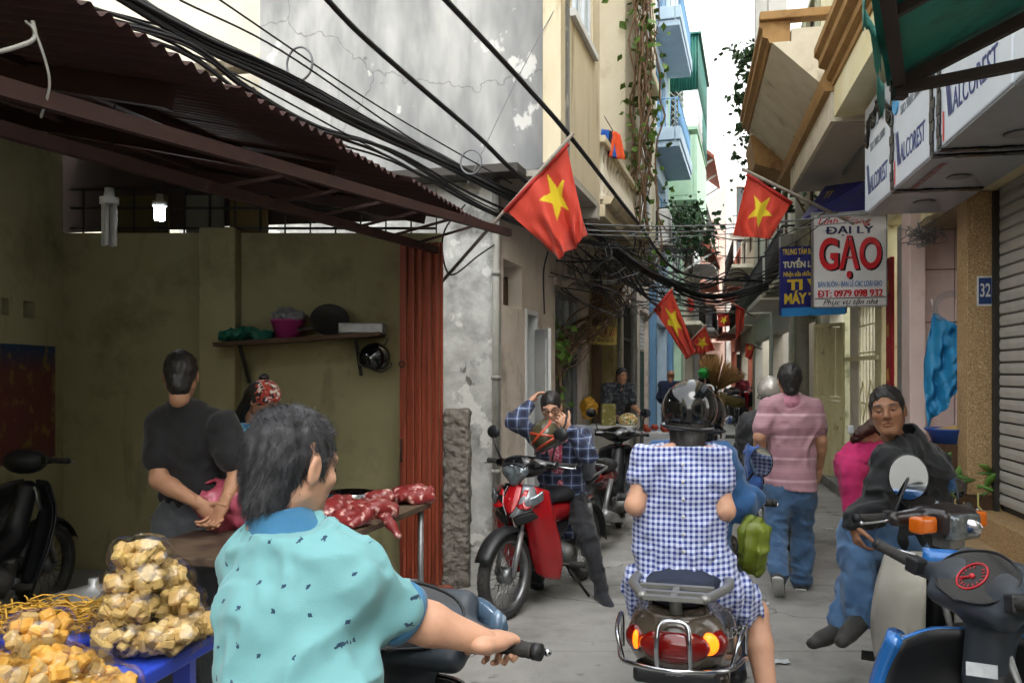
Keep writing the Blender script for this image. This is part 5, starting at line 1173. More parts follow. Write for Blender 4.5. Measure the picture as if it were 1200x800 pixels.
class Fig:
    """person: joints in world space; body, clothes and hair become children of one Empty"""
    def __init__(s, label, J, fw, skin='tan', vox=.009, hv=.004, scale=1.0, female=False, base=None, group=None):
        s.J = J; s.fw = Vector(fw).normalized(); s.v = vox; s.hv = hv; s.k = scale; s.skin = SKIN[skin]; s.female = female
        b = base if base is not None else (J['pv'].x, J['pv'].y, 0)
        s.root = thing('person', label, 'person', b, 0, group); s.bv = []; s.bf = []; s.bc = []; s.n = 0
    def put(s, v, f, c=None):
        s.bv.append(v); s.bf.extend((np.asarray(f)+s.n).tolist()); s.n += len(v)
        s.bc.append(np.tile(np.array(s.skin), (len(v), 1)) if c is None else c)
    def torso(s, S, g=0.0, hips=True, w=1.0, hem=None, neck=True):
        J, k = s.J, s.k; fl = (s.fw, .68); wa = J.get('wa') or lerp(J['pv'], J['ch'], .5)
        hw, ww, cw = (.165, .128, .145) if s.female else (.155, .14, .16)
        S.chain([J['pv'], wa, J['ch']], [(hw*w)*k+g, (ww*w)*k+g, (cw*w)*k+g], k=.05, flat=fl)
        S.cone(J['ch'], J['nk']-UP*.012-s.fw*.008, .1*k*w+g, .054*k+g, k=.05, flat=(s.fw, .85))
        for a in ('sl', 'sr'):
            S.cone(J['ch'], lerp(J['ch'], J[a], .8), .11*k*w+g, .062*k+g, k=.05, flat=(s.fw, .8)); S.cone(lerp(J['nk'], J[a], .15), J[a], .05*k+g, .056*k+g, k=.04)
        if s.female and g >= 0:
            rt = (J['sr']-J['sl']).normalized()
            for q in (-.07, .07): S.ell(J['ch']+s.fw*.085*k+rt*q-UP*.03, (.06*k+g, .055*k+g, .06*k+g), k=.04)
        return S
    def arm(s, S, side, g=0.0, t0=0.0, t1=2.0):
        J, k = s.J, s.k; a, b, c = J['s'+side], J['e'+side], J['w'+side]; f = .88 if s.female else 1.0
        rs = [.053*k*f+g, .043*k*f+g, .041*k*f+g, .027*k*f+g]
        if t1 <= 1: S.cone(a, lerp(a, b, t1), rs[0]+g*.2, lerp(rs[0], rs[1], t1)+g*.5, k=.03); return S
        S.cone(a, b, rs[0], rs[1], k=.03); m = lerp(b, c, .28); e = lerp(b, c, min(1, t1-1)); S.cone(b, m, rs[1], rs[2]*1.06, k=.02); S.cone(m, e, rs[2]*1.06, lerp(rs[2]*1.06, rs[3], (t1-1)), k=.02)
        return S
    def leg(s, S, side, g=0.0, t1=2.0, loose=0.0):
        J, k = s.J, s.k; rt = (J['sr']-J['sl']).normalized(); rt.z = 0; h = J.get('h'+side) or J['pv']+rt*(.085*k*(1 if side == 'r' else -1))-UP*.02; a, b = J['k'+side], J['a'+side]
        rs = [.092*k+g, .06*k+g, .056*k+g, .036*k+g+loose]
        if t1 <= 1: S.cone(h, lerp(h, a, t1), rs[0], lerp(rs[0], rs[1], t1)+loose, k=.04); return S
        m = lerp(a, b, .3); e = lerp(a, b, min(1, t1-1)); S.cone(h, a, rs[0], rs[1], k=.04); S.cone(a, m, rs[1], rs[2]+.004+loose*.3, k=.02); S.cone(m, e, rs[2]+.004+loose*.3, lerp(rs[2], rs[3], t1-1)+loose*.3, k=.02)
        return S
    def body(s, hands=True, legs=True, hand_spec=None, arms=True):
        S = SDF(); s.torso(S, -.024)
        for q in 'lr':
            if arms: s.arm(S, q)
            if legs and 'k'+q in s.J: s.leg(S, q, -.006)
        s.put(*S.mesh(s.v*(1.3 if s.v < .0085 else 1.7)))
        for q in 'lr':
            h = (hand_spec or {}).get(q)
            if h and hands:
                H = SDF(); add_hand(H, s.J['w'+q], h[0], h[1], right=(q == 'r'), curl=h[2], s=s.k*(.92 if s.female else 1), thumb=h[3] if len(h) > 3 else .6); s.put(*H.mesh(max(s.hv*.85, .0033)))
        return s
    def head(s, fwd, up=UP, hair='short', hm=None, n=0, ln=.02, face=True, eyes='open', brow=True, seed=1, strandm=None, sw=.0006, thin=1.0):
        J, k = s.J, s.k; M = frame(fwd, up); Mn = np.array(M); hd = npv(J['hd']); s.hM = M
        nb = Vector(hd)+M @ V(0, -.026*k, -.09*k); N = SDF(); N.cone(J['nk']+s.fw*.018-UP*.06, nb, .04*k, .046*k, k=.03); s.put(*N.mesh(max(s.hv*1.6, .006))); s.neck = lambda t: lerp(J['nk']+s.fw*.018-UP*.06, nb, t)
        S = head_sdf(s.female, thin); v, f = S.mesh(s.hv/k); c = head_col(v, s.skin, s.female, brow); s.put((v*k)@Mn.T+hd, f, c)
        s.hw = lambda p: Vector(hd)+M @ (Vector(p)*k)
        if hair:
            H = hair_sdf(hair); v, f = H.mesh(max(s.hv*1.35, .0052)/k); vw = (v*k)@Mn.T+hd
            mb = MB().np(vw, f); ho = part(s.root, 'hair', mb, hm or M_hairb, world=True, fix=False)
            if n:
                def flow(p, nr): q = (p-hd)@Mn; fl = np.stack([q[:, 0]*2, .6*np.sign(q[:, 1]+.03)*.4+0*q[:, 0], -.9+0*q[:, 0]+(q[:, 2] > .075)*.9], 1); return fl@Mn.T
                a, b = strands(vw, f, n, ln*k, sw, flow, seed); part(ho, 'hair_strands', MB().np(a, b, False), strandm or hm or M_hairb, world=True, fix=False)
        if eyes and face:
            for s_ in (1, -1):
                mb = MB(); hh = .0045 if eyes == 'open' else .003
                mb.ball(s.hw((s_*.0315, .0822, .0015)), (.0112*k, .0042*k, hh*k), M, 10, 7); part(s.root, 'eye', mb, M_eyew, world=True, fix=False)
        return s
    def finish(s):
        v = np.concatenate(s.bv); mb = MB().np(v, s.bf); o = part(s.root, 'body', mb, M_skin, world=True, colors=np.concatenate(s.bc), fix=False); return s.root
    def cloth(s, name, S, m, amp=.008, seed=1, sx=9, sz=9, vox=None, fine=.35, parent=None):
        if amp: S.mod(folds(amp, seed, sx, sz, fine))
        v, f = S.mesh(vox or s.v*1.2); return part(parent or s.root, name, MB().np(v, f), m, world=True, fix=False)
def helmet_parts(root, c, fwd, up, m, s=1.0, visor=True, stripe=None, strap=None, top=False, rim=None):
    """open-face shell helmet: shell, rim, peak"""
    M = frame(fwd, up); Mn = np.array(M); cc = npv(c)
    S = SDF(); S.ell((0, -.012, .02), (.112*s, .13*s, .118*s)); S.ell((0, -.01, -.0), (.098*s, .115*s, .1*s), k=.004, mode='s'); S.ell((0, .16*s, -.08*s), (.12*s, .13*s, .1*s), k=.01, mode='s'); S.cut((0, 0, -.07*s), (0, .12, -1))
    v, f = S.mesh(.006); sh = part(root, 'helmet' if not top else 'shell', MB().np(v@Mn.T+cc, f), m, world=True, fix=False)
    mb = MB(); pts = []
    for i in range(41):
        a = 2*math.pi*i/40; x, y = .108*s*math.sin(a), -.012+.126*s*math.cos(a); z = -.06*s if y < .03 else -.06*s+min(.075*s, (y-.03)*.9)
        pts.append(Vector(c)+M @ V(x, y, z))
    mb.tube(pts, .006*s, 6, caps=False); part(sh, 'rim', mb, rim or M_blk, world=True, fix=False)
    if visor:
        mb = MB(); mb.grid(lambda a, b: Vector(c)+M @ V((.1*s)*math.sin((a-.5)*2.2), .1*s*math.cos((a-.5)*2.2)+b*.045*s*math.cos((a-.5)*2), .03*s-b*.012*s+.01), 14, 4); part(sh, 'peak', mb, M_blkg, world=True, fix=False, solid=.004)
    if stripe is not None:
        for zz, tt in ((.0, .02), (.05, .016)):
            mb = MB(); n = 40
            def fn(a, b): th = (a-.5)*math.pi*1.7+math.pi; ph = (zz+b*tt)/.118+.35*math.sin(th); r = math.cos(ph); return Vector(c)+M @ V(.1145*s*r*math.sin(th), -.012-.0+.1325*s*r*math.cos(th)*-1*-1, .02+.1205*s*math.sin(ph))
            mb.grid(fn, n, 2); part(sh, 'stripe', mb, stripe, world=True, fix=False, solid=.001)
    return sh
# ---------------------------------------------------------------- PEOPLE: cloth materials
class NB:
    def __init__(s, name, rough=.85, sheen=.15, bump=.15, bscale=300):
        s.m = bpy.data.materials.new(name); s.m.use_nodes = True; s.nt = s.m.node_tree; s.b = s.nt.nodes['Principled BSDF']; s.b.inputs['Roughness'].default_value = rough; s.b.inputs['Sheen Weight'].default_value = sheen
        s.tc = nn(s.nt, 'ShaderNodeTexCoord').outputs['Object']
        if bump:
            z = s.noise(bscale, 3); bp = nn(s.nt, 'ShaderNodeBump'); bp.inputs['Strength'].default_value = bump; bp.inputs['Distance'].default_value = .003; s.L(z, bp.inputs['Height']); s.L(bp.outputs[0], s.b.inputs['Normal'])
    def L(s, a, b): s.nt.links.new(a, b)
    def noise(s, sc, det=4, vec=None):
        n = nn(s.nt, 'ShaderNodeTexNoise'); n.inputs['Scale'].default_value = sc; n.inputs['Detail'].default_value = det; s.L(vec or s.tc, n.inputs['Vector']); return n.outputs[0]
    def math(s, op, a, b=None, clamp=False):
        n = nn(s.nt, 'ShaderNodeMath', operation=op); n.use_clamp = clamp
        for i, x in enumerate((a, b)):
            if x is None: continue
            if isinstance(x, (int, float)): n.inputs[i].default_value = x
            else: s.L(x, n.inputs[i])
        return n.outputs[0]
    def dot(s, d, vec=None):
        n = nn(s.nt, 'ShaderNodeVectorMath', operation='DOT_PRODUCT'); s.L(vec or s.tc, n.inputs[0]); n.inputs[1].default_value = tuple(d); return n.outputs['Value']
    def wave(s, u, period, sharp=4, duty=0.0):
        return s.math('ADD', s.math('MULTIPLY', s.math('ADD', s.math('SINE', s.math('MULTIPLY', u, 2*math.pi/period)), duty), sharp), .5, True)
    def mix(s, f, a, b):
        n = nn(s.nt, 'ShaderNodeMix', data_type='RGBA')
        if isinstance(f, (int, float)): n.inputs[0].default_value = f
        else: s.L(f, n.inputs[0])
        for i, x in ((6, a), (7, b)):
            if isinstance(x, (tuple, str)): n.inputs[i].default_value = col3(x)+(1,)
            else: s.L(x, n.inputs[i])
        return n.outputs[2]
    def out(s, c): s.L(c, s.b.inputs['Base Color']); return s.m
def gingham(name, rt, per=.02):
    B = NB(name); w = B.math('MULTIPLY', B.math('SUBTRACT', B.noise(6), .5), .012)
    u = B.math('ADD', B.dot(rt), w); v = B.math('ADD', B.dot((0, 0, 1)), w)
    f = B.math('MULTIPLY', B.math('ADD', B.wave(u, per), B.wave(v, per)), .5)
    return B.out(B.mix(f, '#c0c8e0', '#182c7c'))
def motif(name, base, base2, ink, rt, per=.06):
    B = NB(name); cx = nn(B.nt, 'ShaderNodeCombineXYZ'); B.L(B.dot(rt), cx.inputs[0]); B.L(B.dot((0, 0, 1)), cx.inputs[1])
    vo = nn(B.nt, 'ShaderNodeTexVoronoi', voronoi_dimensions='2D', distance='CHEBYCHEV'); vo.inputs['Scale'].default_value = 1/per; vo.inputs['Randomness'].default_value = .4; B.L(cx.outputs[0], vo.inputs['Vector'])
    d = B.math('ADD', vo.outputs['Distance'], B.math('MULTIPLY', B.math('SUBTRACT', B.noise(140, 1), .5), .16))
    f = B.math('LESS_THAN', d, .06)
    return B.out(B.mix(f, B.mix(B.noise(5), base, base2), ink))
def striped(name, a, b, c):
    B = NB(name); z = B.dot((0, 0, 1)); f = B.math('MULTIPLY', B.wave(z, .16, 2, -.2), .8); g = B.wave(B.math('ADD', z, .03), .16, 12, -.93); h = B.wave(z, .022, 2)
    return B.out(B.mix(g, B.mix(B.math('MULTIPLY', h, .25), B.mix(f, a, b), b), c))
def plaid(name, base, line, line2, rt, per=.07):
    B = NB(name); w = B.math('MULTIPLY', B.math('SUBTRACT', B.noise(7), .5), .02); u = B.math('ADD', B.dot(rt), w); v = B.math('ADD', B.dot((0, 0, 1)), w)
    c = B.mix(B.math('MULTIPLY', B.math('ADD', B.wave(u, per, 3), B.wave(v, per, 3)), .38), base, line)
    return B.out(B.mix(B.math('MULTIPLY', B.math('ADD', B.wave(u, per, 12, -.94), B.wave(v, per, 12, -.94)), .6), c, line2))
def blotch(name, cols, sc=30):
    B = NB(name); n = B.noise(sc, 3); c = cols[0]
    for i, x in enumerate(cols[1:]):
        f = B.math('MULTIPLY', B.math('SUBTRACT', B.noise(sc*(1+.3*i)+i, 2), .5+.03*i), 14, True); c = B.mix(f, c, x)
    return B.out(c)
def denim(name, a, b):
    B = NB(name, .9, .2, .3, 500); return B.out(B.mix(B.math('MULTIPLY', B.math('SUBTRACT', B.noise(9, 6), .35), 2.2, True), a, b))
def plain(name, a, b=None, rough=.85):
    return mat(name, a, rough, c2=b or tuple(x*.8 for x in col3(a)), nscale=14, bump=.12, bscale=250, sheen=.15)
# ---------------------------------------------------------------- 1: man in turquoise polo on the near scooter
G1 = wmat(ts) @ T5((.315, -.275, 1.0))
J = dict(hd=at(343, 546, 1.80), nk=V(-.455, 1.75, 1.255), ch=V(-.43, 1.69, 1.10), wa=V(-.41, 1.62, .97), pv=V(-.40, 1.55, .86), sr=V(-.325, 1.675, 1.19), sl=V(-.53, 1.79, 1.185),
         er=at(476, 722, 1.76), wr=G1-V(.03, .075, -.03), el=V(-.57, 2.02, 1.06), wl=V(-.56, 2.10, 1.03), kr=V(-.13, 1.72, .55), kl=V(-.62, 1.9, .55), ar=V(-.2, 1.75, .32), al=V(-.56, 1.98, .32))
fw = V(.38, .92, 0); rt = V(.92, -.38, 0)
P1 = Fig('man with greying hair in a turquoise patterned polo riding the black scooter', J, fw, 'fair', .008, .0038, 1.0)
P1.body(hand_spec={'r': (V(.38, .9, -.12), V(0, .1, -1), 1.02, 1.0)}); P1.head(V(.62, .77, -.18), hair='short', hm=M_hairg, n=15000, ln=.015, strandm=M_hairg, sw=.00045, thin=1.06)
tealm = motif('turquoise_print', '#74aaaf', '#699fa4', '#173a54', rt)
S = SDF(); P1.torso(S, .019, w=.92)
for q in 'lr': P1.arm(S, q, .015, t1=.62)
S.cut(lerp(J['nk'], J['hd'], .28), UP+fw*-.2)
sh = P1.cloth('polo_shirt', S, tealm, .0105, 3, 7, 12, .0065)
M_tealc = plain('steel_blue_rib', '#3f7ba3', '#356c92')
S = SDF(); cN = P1.neck(.66); ax_ = (P1.neck(1)-P1.neck(0)).normalized(); S.cone(cN-ax_*.04, cN+ax_*.03, .092, .066, k=.01); S.cone(cN-ax_*.06, cN+ax_*.05, .056, .053, k=.004, mode='s'); S.cut(cN+ax_*.034, ax_+fw*.2); S.cut(cN-ax_*.05, -ax_); S.mod(lambda P, d: d+.002*vnoise(P*40))
v, f = S.mesh(.005); part(sh, 'collar', MB().np(v, f), M_tealc, world=True, fix=False)
a, b = J['sr'], J['er']; c = lerp(a, b, .62); d = (b-a).normalized(); mb = MB(); mb.lathe([(.05, -.012), (.066, -.012), (.066, .014), (.05, .014)], c+d*.044, d, 28); part(sh, 'sleeve_cuff', mb, M_tealc, world=True)
S = SDF(); P1.leg(S, 'l', .012); P1.leg(S, 'r', .012); S.cone(J['pv']-UP*.02, J['pv']+UP*.03, .165, .16, flat=(fw, .75)); P1.cloth('trousers', S, plain('charcoal_cloth', '#2b2c30'), .008, 4, vox=.012)
shoe(P1.root, J['ar'], J['ar']+V(.05, .18, -.04), M_blk); shoe(P1.root, J['al'], J['al']+V(.05, .18, -.04), M_blk)
P1.finish()
# ---------------------------------------------------------------- 2: man in black T-shirt, hands behind his back
D = 4.2
J = dict(hd=at(212, 440, D), nk=at(213, 479, D), ch=at(222, 525, D), wa=at(226, 560, D), pv=at(226, 610, D), sl=at(190, 499, D), sr=at(264, 501, D-.06), el=at(186, 562, D-.12), wl=at(237, 592, D-.2), er=at(279, 560, D-.12), wr=at(262, 590, D-.22))
J['kl'] = J['pv']+V(-.1, .04, -.42); J['kr'] = J['pv']+V(.1, .02, -.42); J['al'] = J['kl']+V(-.01, -.03, -.38); J['ar'] = J['kr']+V(.02, -.03, -.38); fw = V(.25, .97, 0)
P2 = Fig('man in black T-shirt and grey trousers standing with hands clasped behind', J, fw, 'tan', .009, .0045)
P2.body(hand_spec={'l': (V(.8, -.1, -.75), V(.3, -.8, -.4), .45), 'r': (V(-.45, -.1, -.85), V(-.3, -.6, .3), .5)}); P2.head(V(-.25, .97, -.28), hair='crop', n=900, ln=.012)
S = SDF(); P2.torso(S, .012)
for q in 'lr': P2.arm(S, q, .02, t1=.6)
S.cut(lerp(J['nk'], J['hd'], .3), UP); S.cut(J['pv']+UP*.02, -UP); P2.cloth('t_shirt', S, plain('black_cotton', '#1d1d20', '#151517'), .009, 5, 8, 10)
S = SDF(); S.cone(J['pv'], J['pv']+UP*.03, .168, .165, flat=(fw, .72))
for q in 'lr': P2.leg(S, q, .018, loose=.02)
P2.cloth('trousers', S, plain('slate_trousers', '#4a4d52', '#3f4247'), .01, 6)
for q in 'lr': shoe(P2.root, J['a'+q]+UP*.0, J['a'+q]+V(.04, .17, -.03), M_blk)
P2.finish()
# ---------------------------------------------------------------- 3: woman in patterned head scarf
D = 4.8
J = dict(hd=at(309, 470, D), nk=at(292, 500, D), ch=at(284, 535, D), pv=at(280, 610, D), sl=at(300, 508, D+.12), sr=at(272, 512, D-.14), el=at(320, 560, D+.05), wl=at(335, 592, D-.25), er=at(283, 565, D-.22), wr=at(312, 592, D-.4))
J['kl'] = J['pv']+V(.03, .08, -.4); J['kr'] = J['pv']+V(.03, -.1, -.4); J['al'] = J['kl']-UP*.36; J['ar'] = J['kr']-UP*.36; fw = V(.9, -.35, 0)
P3 = Fig('woman in flowered red head scarf and blue printed blouse working at the meat', J, fw, 'brown', .009, .0045, .95, True)
P3.body(hand_spec={'l': (V(.6, -.4, -.3), V(0, 0, -1), .5), 'r': (V(.7, -.3, -.2), V(0, 0, -1), .5)}); P3.head(V(.75, -.35, -.5), hair='long')
S = SDF(); S.ell((0, -.012, .04), (.083, .103, .09)); S.ell((0, .11, -.05), (.07, .08, .105), k=.01, mode='s'); S.cut((0, 0, -.012), (0, .3, -1)); S.mod(lambda P, d: d+.003*vnoise(P*30)); v, f = S.mesh(.006); Mn = np.array(P3.hM)
part(P3.root, 'head_scarf', MB().np(v@Mn.T*.95+npv(J['hd']), f), blotch('scarf_print', ['#b8402e', '#d9cfc6', '#2a2024', '#8c2a22'], 34), world=True, fix=False)
mb = MB(); mb.ball(P3.hw((0, -.07, .12)), (.03, .03, .025)); part(P3.root, 'hair_bun', mb, M_hairb, world=True, fix=False)
S = SDF(); P3.torso(S, .012)
for q in 'lr': P3.arm(S, q, .016, t1=.8)
S.cut(lerp(J['nk'], J['hd'], .1), UP); P3.cloth('blouse', S, blotch('blue_blouse', ['#2c6f96', '#7fb2cc', '#1d4a6c'], 45), .008, 7)
S = SDF(); S.cone(J['pv'], J['pv']+UP*.02, .165, .165, flat=(fw, .75))
for q in 'lr': P3.leg(S, q, .02)
P3.cloth('trousers', S, plain('dark_print', '#2a2426'), .008, 8)
P3.finish()
# ---------------------------------------------------------------- 4: woman on the red motorbike
J = dict(hd=at(646, 477, 6.12), nk=at(652, 505, 6.18), ch=at(655, 530, 6.2), wa=at(657, 555, 6.25), pv=at(659, 580, 6.3), sr=at(629, 509, 6.1), sl=at(680, 511, 6.2), er=at(602, 493, 5.98), wr=at(622, 470, 6.12), el=at(690, 535, 6.02), wl=at(665, 500, 5.97),
         hl=at(671, 584, 6.28), kl=at(688, 628, 6.05), al=at(705, 690, 6.0), hr=at(645, 584, 6.3), kr=at(628, 630, 6.05), ar=at(630, 690, 6.35)); fw = V(-.2, -1, 0)
P4 = Fig('woman in glasses and dark checked shirt astride the red motorbike, hand to her hair', J, fw, 'fair', .008, .004, .96, True)
P4.body(hand_spec={'r': (V(.5, .3, .55), V(.8, .1, -.3), .35), 'l': (V(-.5, -.15, .75), V(-.4, .7, .1), .7)}); P4.head(V(-.12, -.95, -.35), V(-.1, 0, 1), hair='bun', n=700, ln=.015)
Mgl = mat('spectacle_frame', '#15130f', .25)
mb = MB()
for s_ in (1, -1):
    mb.tube([P4.hw((s_*.034+.024*math.cos(a)*(1 if True else 1), .098-.004*abs(math.cos(a)), .004+.016*math.sin(a))) for a in np.linspace(0, 6.283, 17)], .0028, 5, caps=False); mb.tube([P4.hw((s_*.058, .093, .006)), P4.hw((s_*.074, .0, .008))], .0022, 5)
mb.tube([P4.hw((-.01, .099, .006)), P4.hw((.01, .099, .006))], .0025, 5); part(P4.root, 'spectacles', mb, Mgl, world=True, fix=False)
Mpl = plaid('navy_plaid', '#1b2036', '#3b4a74', '#9aa6bd', V(1, -.2, 0))
S = SDF(); P4.torso(S, .014)
rtv = V(1, -.2, 0)
S.cone(J['pv']+UP*.02, J['pv']-UP*.14, .165, .18, flat=(fw, .72)); S.cut(lerp(J['nk'], J['hd'], .08), UP)
for q in 'lr': P4.arm(S, q, .016, t1=1.85)
S.box(J['ch']+fw*.16-UP*.12, (.05, .12, .22), frame(fw), rnd=.02, mode='s', k=.012); P4.cloth('checked_shirt', S, Mpl, .011, 9, 9, 10, .008)
S = SDF(); P4.torso(S, .004); S.cut(lerp(J['nk'], J['hd'], .05), UP); P4.cloth('pink_top', S, blotch('pink_stripe', ['#b94a62', '#d9a0ac', '#8c2f47'], 60), .004, 3)
S = SDF(); S.cone(J['pv'], J['pv']+UP*.03, .155, .15, flat=(fw, .72)); 
for q in 'lr': P4.leg(S, q, .008)
P4.cloth('trousers', S, plain('black_denim', '#26272c', '#1c1d21'), .01, 10, 10, 16)
shoe(P4.root, J['al'], J['al']+V(.05, -.19, -.05), plain('black_trainer', '#1d1f26'), M_sole); shoe(P4.root, J['ar'], J['ar']+V(-.02, -.18, -.05), plain('black_trainer2', '#1d1f26'), M_sole)
S = SDF(); S.box(J['ch']-fw*.2+V(.1, 0, -.02), (.14, .08, .2), frame(fw), rnd=.06); P4.cloth('backpack', S, plain('grey_pack', '#55585f'), .008, 2)
P4.finish()
hm = thing('crash_helmet', 'olive helmet with orange stripes held before the woman in glasses', 'helmet', at(641, 535, 5.88))
M_oliv = mat('olive_gloss', '#4a4632', .22, coat=.5, c2='#3c3929'); M_orst = mat('orange_stripe', '#b8452a', .3, coat=.4)
hs_ = helmet_parts(hm, at(641, 515, 5.88), V(.1, 1, -.1), V(-.35, -.35, .87), M_oliv, 1.03, False, None, top=True)
M = frame(V(.1, 1, -.1), V(-.35, -.35, .87)); cH = at(641, 515, 5.88)
for tilt, off in ((.5, .028), (-.5, .0), (.2, -.055)):
    mb = MB()
    def fn(a, b):
        th = math.pi+(a-.5)*2.6; x = .117*math.sin(th); zz = off+tilt*x+b*.018; y = math.cos(th); r = math.sqrt(max(0, 1-(zz/.124)**2)); return cH+M @ V(.1165*r*math.sin(th)*1.0, -.012+.1355*r*y, .02+zz*.99)
    mb.grid(fn, 22, 2); part(hs_, 'stripe', mb, M_orst, world=True, fix=False, solid=.002)
mb = MB(); mb.tube(crom([at(655, 508, 5.9), at(662, 498, 5.9), at(664, 488, 5.93)], 6), .008, 6); part(hm, 'chin_strap', mb, M_blk, world=True, fix=False)
# ---------------------------------------------------------------- 5: woman in blue gingham dress on the taupe scooter
W = lambda x, y, z: wmat(ls) @ V(x, y, z)
J = dict(hd=at(808, 487, 3.52), nk=at(800, 522, 3.46), ch=at(795, 575, 3.44), wa=at(797, 625, 3.42), pv=at(802, 672, 3.40), sl=at(762, 537, 3.43), sr=at(834, 537, 3.40), el=at(744, 592, 3.38), wl=at(775, 606, 3.68), er=at(850, 598, 3.34), wr=at(840, 610, 3.66),
         hl=at(765, 690, 3.45), kl=at(752, 700, 3.85), al=at(765, 800, 3.75), hr=at(842, 690, 3.42), kr=at(884, 716, 3.52), ar=at(905, 850, 3.36)); fw = V(.2, .98, 0); rt = V(.98, -.2, 0)
P5 = Fig('woman in blue gingham dress and black helmet riding behind on the taupe scooter', J, fw, 'fair', .008, .005, 1.0, True)
P5.body(hand_spec={'l': (V(.5, .6, 0), V(.6, -.6, 0), .5), 'r': (V(-.5, .6, 0), V(-.6, -.6, 0), .5)}); P5.head(V(.25, .96, -.05), hair='long', n=1500, ln=.03)
mg = gingham('blue_gingham', rt, .0205)
S = SDF(); P5.torso(S, .016, w=.94)
for q in 'lr': S.cone(J['s'+q]+UP*.0, lerp(J['s'+q], J['e'+q], .42),   .05, .062, k=.03)
S.cone(J['ch']-UP*.03, J['wa'], .15, .158, k=.05, flat=(fw, .75)); S.cone(J['wa'], J['pv'], .158, .19, k=.05, flat=(fw, .8)); S.cut(lerp(J['nk'], J['hd'], .02), UP)
dr_ = P5.cloth('dress', S, mg, .010, 12, 7, 8, .0065)
S = SDF(); S.cone(J['pv']+UP*.06, J['pv']-UP*.03, .165, .225, k=.05, flat=(fw, .85)); S.cone(J['hr'], lerp(J['hr'], J['kr'], .5), .1, .105, k=.08); S.cone(J['hl'], lerp(J['hl'], J['kl'], .35), .1, .105, k=.08)
S.mod(lambda P, d: d+.009*np.sin(((P-npv(J['pv']))@npv(rt))*95+3*vnoise(P*7)))
P5.cloth('skirt', S, mg, .01, 13, 8, 8, .0065, parent=dr_)
for i in range(7):
    mb = MB(); q = lerp(J['nk'], J['pv'], .12+.13*i)-fw*(.135+.012*min(i, 3)*.5); mb.ball(q, (.007, .004, .007)); part(dr_, 'button', mb, M_sole, world=True, fix=False)
shoe(P5.root, J['ar']+UP*.02, J['ar']+V(.05, .18, -.02), plain('sandal', '#3b2f2a'))
M_blkh = mat('helmet_black', '#0c0d0f', .12, coat=.8, c2='#121316')
hh = helmet_parts(P5.root, J['hd']+UP*.012, V(.25, .96, -.02), V(.05, -.18, 1), M_blkh, 1.0, True)
mb = MB(); mb.tube([P5.hw((.1*math.sin(a), -.012-.112*math.cos(a)-.008, -.045-.01*math.cos(a))) for a in np.linspace(-1.3, 1.3, 20)], .004, 5); part(hh, 'strap_line', mb, M_steel, world=True, fix=False)
mb = MB(); mb.box(P5.hw((-.1, -.055, -.035)), (.008, .04, .014), P5.hM); part(hh, 'decal', mb, M_paper, world=True)
P5.finish()
# ---------------------------------------------------------------- 6: the driver in denim jacket in front of her
J = dict(hd=at(822, 492, 4.0), nk=at(822, 525, 3.96), ch=at(812, 565, 3.93), pv=at(806, 645, 3.86), sl=at(775, 537, 3.97), sr=at(843, 542, 3.88), el=at(775, 585, 4.05), wl=W(.31, .28, 1.0)-V(0, .08, -.03), er=at(868, 592, 3.84), wr=W(.315, -.27, 1.0)-V(.03, .085, -.03),
         kl=at(760, 680, 4.2), al=at(765, 780, 4.1), kr=at(862, 690, 4.15), ar=at(862, 780, 4.05)); fw = V(.2, .98, 0)
P6 = Fig('driver in a blue denim jacket steering the taupe scooter, mostly behind the woman', J, fw, 'tan', .009, .0045)
P6.body(hand_spec={'r': (V(.35, .92, -.12), V(0, .1, -1), 1.02, 1), 'l': (V(0, .9, -.12), V(0, .1, -1), 1.02, 1)}); P6.head(V(.2, .98, 0), hair='short')
dn = denim('denim_jacket', '#2b5a8c', '#1f456f')
S = SDF(); P6.torso(S, .02)
for q in 'lr': P6.arm(S, q, .02, t1=1.9)
S.cut(lerp(J['nk'], J['hd'], .2), UP); P6.cloth('denim_jacket', S, dn, .012, 14, 9, 12)
S = SDF(); S.cone(J['pv'], J['pv']+UP*.03, .168, .165, flat=(fw, .75))
for q in 'lr': P6.leg(S, q, .016)
P6.cloth('trousers', S, denim('dark_denim', '#20304c', '#17233a'), .01, 15)
for q in 'lr': shoe(P6.root, J['a'+q], J['a'+q]+V(.04, .18, -.04), M_blk)
helmet_parts(P6.root, J['hd']+UP*.01, V(.2, .98, 0), UP, M_blkh, .98); P6.finish()
# ---------------------------------------------------------------- 7: man in pink striped polo walking away
D = 6.3
J = dict(hd=at(925, 446, D), nk=at(926, 468, D), ch=at(926, 500, D), wa=at(926, 535, D), pv=at(926, 573, D), sl=at(902, 477, D), sr=at(951, 478, D), el=at(890, 512, D-.05), wl=at(892, 545, D+.12), er=at(962, 516, D), wr=at(960, 550, D+.12),
         kl=at(909, 630, D-.05), al=at(912, 672, D-.3), kr=at(941, 630, D+.08), ar=at(939, 680, D+.02)); fw = V(.3, .95, 0)
P7 = Fig('man in pink striped polo and jeans walking away down the lane', J, fw, 'tan', .009, .0045)
P7.body(hand_spec={'l': (V(.1, .3, -.95), V(.9, 0, 0), .6), 'r': (V(0, .35, -.95), V(-.9, 0, 0), .5)}); P7.head(V(.1, .99, -.05), hair='mop', n=1200, ln=.02)
S = SDF(); P7.torso(S, .014)
for q in 'lr': P7.arm(S, q, .014, t1=.68)
S.cone(J['pv']-UP*.02, J['pv']+UP*.05, .182, .176, flat=(fw, .8)); S.cut(lerp(J['nk'], J['hd'], .34), UP); S.cut(J['pv']-UP*.0, -UP); ps = P7.cloth('polo_shirt', S, striped('pink_stripes', '#a88089', '#976c78', '#c4a0a8'), .008, 16, 8, 10)
